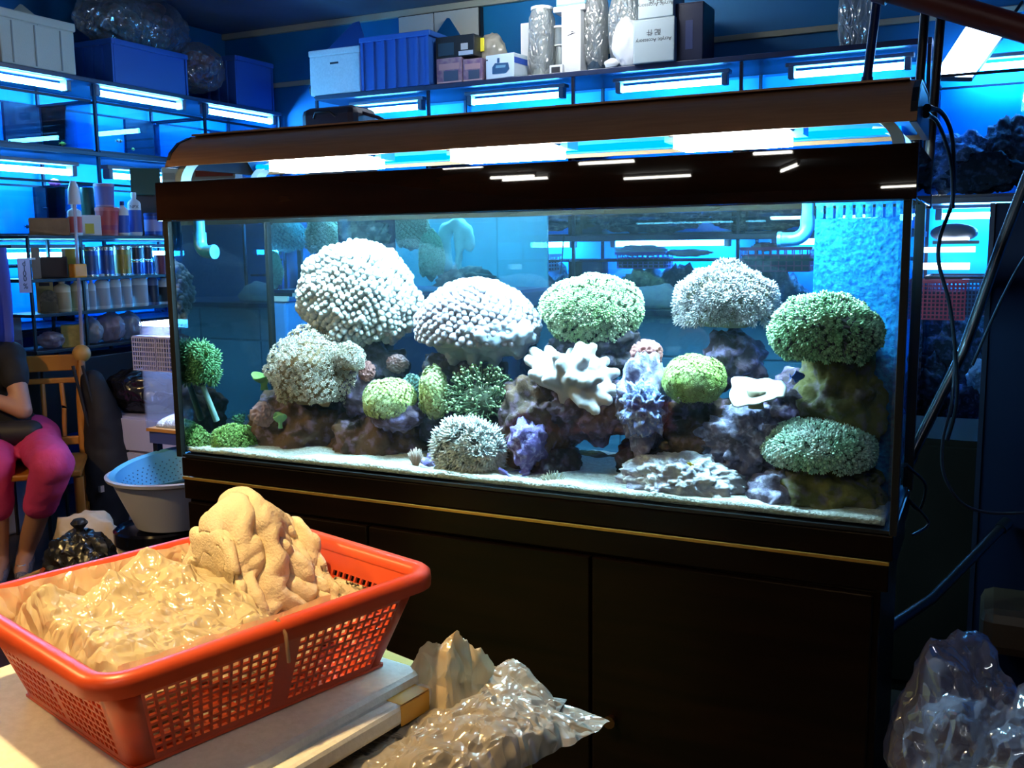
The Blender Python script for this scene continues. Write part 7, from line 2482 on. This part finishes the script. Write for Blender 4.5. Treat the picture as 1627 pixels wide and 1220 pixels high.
yp = [(pk(62, 922, 0.10), 1.0), (pk(110, 985, -0.02), 0.55), (pk(172, 903, 0.08), 1.0), (pk(236, 868, 0.10), 0.9), (pk(300, 905, 0.06), 0.6), (pk(378, 868, 0.08), 0.9), (pk(250, 960, -0.02), 0.5),
      (pk(350, 940, 0.0), 0.55), (pk(395, 985, -0.07), 0.8), (pk(180, 1000, -0.06), 0.6), (pk(300, 1020, -0.10), 0.6)]
tent_bag('plastic_bag', 'large crumpled white plastic bag coloured warm-lit yellow filling the left of the red basket', yp, (-0.075, 0.0), F_yel, ZI, (0.162, 0.200), 0.013, 15.0, 2, 170, True)
gb = bag('plastic_bag', 'grey-brown bag peeking out under the warm-lit yellow one at the basket corner', bk(-0.15, -0.105, 0.062), (0.05, 0.05, 0.045), film('grey_brown_film', (0.36, 0.30, 0.22), 0.1, 0.15, 0.2, 1.0, 20), 45, floor=ZI, sub=5)
bag('plastic_bag', 'flat pale bag lying at the bottom of the red basket', bk(0.05, -0.01, 0.035), (0.13, 0.08, 0.03), film('pale_cream_film', (0.80, 0.76, 0.66), 0.1, 0.12, 0.2, 0.9, 12), 46, floor=ZI, sub=5)

# towel: fleece lying in deep folds
M_towel = mat('cream_fleece', (0.74, 0.64, 0.46), 0.95, col2=(0.70, 0.62, 0.50), nscale=9, bump=0.35, bscale=240, spec=0.1)
rp = [((352, 935), 0.085), ((338, 895), 0.09), ((333, 850), 0.09), ((350, 810), 0.10), ((395, 782), 0.10), ((430, 806), 0.09), ((452, 836), 0.085), ((475, 820), 0.08), ((515, 832), 0.07), ((545, 872), 0.06), ((562, 893), 0.05), ((584, 908), 0.045)]
ridge = []
for (px, py), v in rp:
    p = bk_px(px, py, v)
    q = BM.inverted() @ p
    ridge.append((min(max(q.x, -0.12), hx - 0.06), v, q.z))
na, nb = 260, 130
ra = np.array(ridge)
ta = np.linspace(0, len(ra) - 1, na)
RX_ = np.stack([np.interp(ta, np.arange(len(ra)), ra[:, k]) for k in range(3)], 1)
for _ in range(60):
    RX_[1:-1] = 0.25 * RX_[:-2] + 0.5 * RX_[1:-1] + 0.25 * RX_[2:]
bb_ = np.linspace(-0.55, 1.0, nb)
A_, B_ = np.meshgrid(np.linspace(0, 1, na), bb_, indexing='ij')
a_, b_ = A_.ravel(), B_.ravel()
base_ = np.repeat(RX_, nb, axis=0)
n1 = fbm(np.stack([a_ * 3.0, b_ * 1.6, a_ * 0 + 0.3], 1), 1.4, 3, 0.5, 11)
n2 = fbm(np.stack([a_ * 3.0, b_ * 1.6, a_ * 0 + 0.9], 1), 2.6, 3, 0.5, 12)
fb = np.abs(b_)
drop = np.where(fb < 0.25, 0.045 * (fb / 0.25) ** 2, 0.045 + (fb - 0.25) * 0.26)
hz_ = base_[:, 2] - 0.035
drop = drop * np.clip(hz_ / 0.20, 0.25, 1.0)
out_ = np.where(fb < 0.25, 0.055 * np.sin(fb / 0.25 * 1.57), 0.055 + (fb - 0.25) * 0.13) * np.sign(b_)
ph = 6.4 * a_ + 1.5 * n1 + 1.1 * b_ * (0.6 - a_) + 0.9 * np.sin(5 * a_)
fold = np.abs(np.sin(math.pi * ph)) ** 0.8 - 0.62
amp_ = 0.012 + 0.042 * np.clip(fb, 0, 0.8)
d_ = fold * amp_ + 0.014 * n2 + 0.010 * (np.abs(np.sin(b_ * 7 + 5 * n1 + 4 * a_)) - 0.6)
P = np.stack([base_[:, 0] + 0.022 * n1 * fb, base_[:, 1] - out_ - d_ * np.sign(b_ + 0.02) * np.clip(fb * 4, 0, 1), base_[:, 2] - drop + d_ * (1 - np.clip(fb * 2.5, 0, 0.8)) * 0.9], 1)
P[:, 0] = np.clip(P[:, 0], -hx + 0.05, hx - 0.055)
P[:, 1] = np.clip(P[:, 1], -hy + 0.05, hy - 0.045)
zlow = 0.02 + HB * 0.93 * np.maximum(0, np.maximum((np.abs(P[:, 0]) - 0.198) / 0.049, (np.abs(P[:, 1]) - 0.152) / 0.049))
P[:, 2] = np.maximum(P[:, 2], zlow)
PW = P @ np.array(BM.to_3x3()).T + np.array(BM.translation)
idx = np.arange(na * nb).reshape(na, nb)
F = np.stack([idx[:-1, :-1].ravel(), idx[1:, :-1].ravel(), idx[1:, 1:].ravel(), idx[:-1, 1:].ravel()], 1)
tl = link('towel', np_mesh('towel', PW, F, M_towel))
so_ = tl.modifiers.new('thick', 'SOLIDIFY')
so_.thickness = 0.006
tag(tl, 'cream fleece towel lying in folds at the far end of the red basket', 'towel')

# styrofoam lid under the basket, cardboard box under that
zl = ZR - HB - 0.002
e0, e1 = atZ(703, 1068, zl), atZ(452, 1212, zl)
edir = (e0 - e1).normalized()
eside = Vector((-edir.y, edir.x, 0))
LMx = Matrix.Translation(e0) @ Matrix((edir, eside, U)).transposed().to_4x4()
sl = thing('styrofoam_lid', 'white styrofoam lid under the red basket with a piece of brown tape', 'lid', (e0.x, e0.y, zl - 0.05))
LL, LW, TH = 0.78, 0.62, 0.045
MB().box((-LL, 0.028, -TH), (0, LW, 0), M=LMx).build('panel', M_foam, sl, bevel=0.012)
MB().box((-LL, 0.0, -TH - 0.002), (0.012, 0.030, -0.014), M=LMx).build('lip', M_foam, sl, bevel=0.008)
MB().box((-0.10, -0.0012, -TH - 0.0025), (-0.035, 0.0006, -0.016), M=LMx).build('tape', mat('brown_tape', (0.62, 0.34, 0.05), 0.3), sl)
MB().box((-0.10, -0.001, -0.0142), (-0.035, 0.028, -0.0132), M=LMx).build('tape', MATS['brown_tape'], sl)
zc = zl - TH - 0.004
f0 = atZ(846, 1128, zc - 0.035)
ctn = thing('cardboard_box', 'yellowish cardboard box under the styrofoam lid in the foreground', 'box', (f0.x - 0.35, f0.y - 0.3, 0))
bx = lambda lo, hi: MB().box(lo, hi, M=Matrix.Translation((f0.x, f0.y, 0)) @ Matrix.Rotation(ang - math.pi / 2, 4, 'Z'))
M_yelcard = mat('yellow_cardboard', (0.58, 0.36, 0.06), 0.6, col2=(0.50, 0.32, 0.08), nscale=12)
bx((-0.78, -0.85, 0.0), (0.0, 0.0, zc - 0.036)).build('body', M_yelcard, ctn, bevel=0.004)
bx((-0.78, -0.85, zc - 0.0355), (-0.39, 0.0, zc - 0.032)).build('flap', M_yelcard, ctn)
bx((-0.388, -0.85, zc - 0.0355), (0.0, 0.0, zc - 0.032)).build('flap', M_yelcard, ctn)
bx((-0.42, -0.852, zc - 0.0318), (-0.36, 0.002, zc - 0.031)).build('tape', MATS['brown_tape'], ctn)

# newspapers and bags between the lid and the cabinet
nz = zc - 0.030
M_news = mat('grey_newsprint', (0.36, 0.34, 0.32), 0.8, col2=(0.14, 0.13, 0.13), nscale=60, ncontrast=0.7, stretch=(1, 8, 1))
c0 = atZ(640, 1150, nz)
for k in range(5):
    Mx = Matrix.Translation((c0.x - 0.02 + 0.012 * k, c0.y - 0.05 + 0.02 * k, nz + 0.004 * k)) @ Matrix.Rotation(ang - 1.75 + 0.14 * k, 4, 'Z')
    o_ = MB()
    nn = 12
    vs, fs = [], []
    for i in range(nn + 1):
        for j in range(5):
            vs.append((-0.20 + 0.40 * i / nn, -0.10 + 0.05 * j, 0.0012 + 0.0022 * math.sin(i * 1.7 + k) * (j / 4) + 0.003 * (i / nn)))
    for i in range(nn):
        for j in range(4):
            fs.append((i * 5 + j, (i + 1) * 5 + j, (i + 1) * 5 + j + 1, i * 5 + j + 1))
    n_ = MB().add(vs, fs, M=Mx).build('newspaper', M_news, smooth=60)
    sm2 = n_.modifiers.new('thick', 'SOLIDIFY')
    sm2.thickness = 0.002
    tag(n_, ('lowest', 'second lowest', 'middle', 'second highest', 'topmost')[k] + ' grey newspaper sheet in the loose pile under the styrofoam lid', 'newspaper', 'newspaper sheets under the styrofoam lid')
F_beige = film('beige_bag_film', (0.78, 0.64, 0.42), 0.15, 0.14, 0.2, 0.9, 14)
F_silver = film('silvery_bag_film', (0.66, 0.62, 0.56), 0.30, 0.20, 0.12, 1.0, 16)


gp = lambda px, py, z: atZ(px, py, z)
# bags are laid out in the basket's axes, beside it
loc_ = lambda p: (BM.inverted() @ p)
q = loc_(gp(720, 1075, nz + 0.03))
tent_bag('plastic_bag', 'beige crumpled bag with pointed corners behind the far corner of the basket',
         [(gp(690, 1020, nz + 0.13), 1.1), (gp(735, 1000, nz + 0.15), 1.6), (gp(768, 1034, nz + 0.10), 1.4), (gp(700, 1060, nz + 0.10), 0.7), (gp(745, 1080, nz + 0.07), 0.7)],
         (q.x, q.y), F_beige, nz, (0.115, 0.10), 0.014, 20.0, 4, 110)
q = loc_(gp(752, 1165, nz + 0.02))
tent_bag('plastic_bag', 'silvery clear bags spread on the cardboard box at the right of the lid',
         [(gp(805, 1045, nz + 0.08), 0.9), (gp(836, 1072, nz + 0.06), 0.8), (gp(780, 1110, nz + 0.07), 0.5), (gp(740, 1150, nz + 0.065), 0.45), (gp(690, 1195, nz + 0.06), 0.5), (gp(800, 1170, nz + 0.05), 0.5), (gp(838, 1150, nz + 0.03), 0.6)],
         (q.x, q.y), F_silver, nz, (0.19, 0.115), 0.013, 22.0, 6, 150)
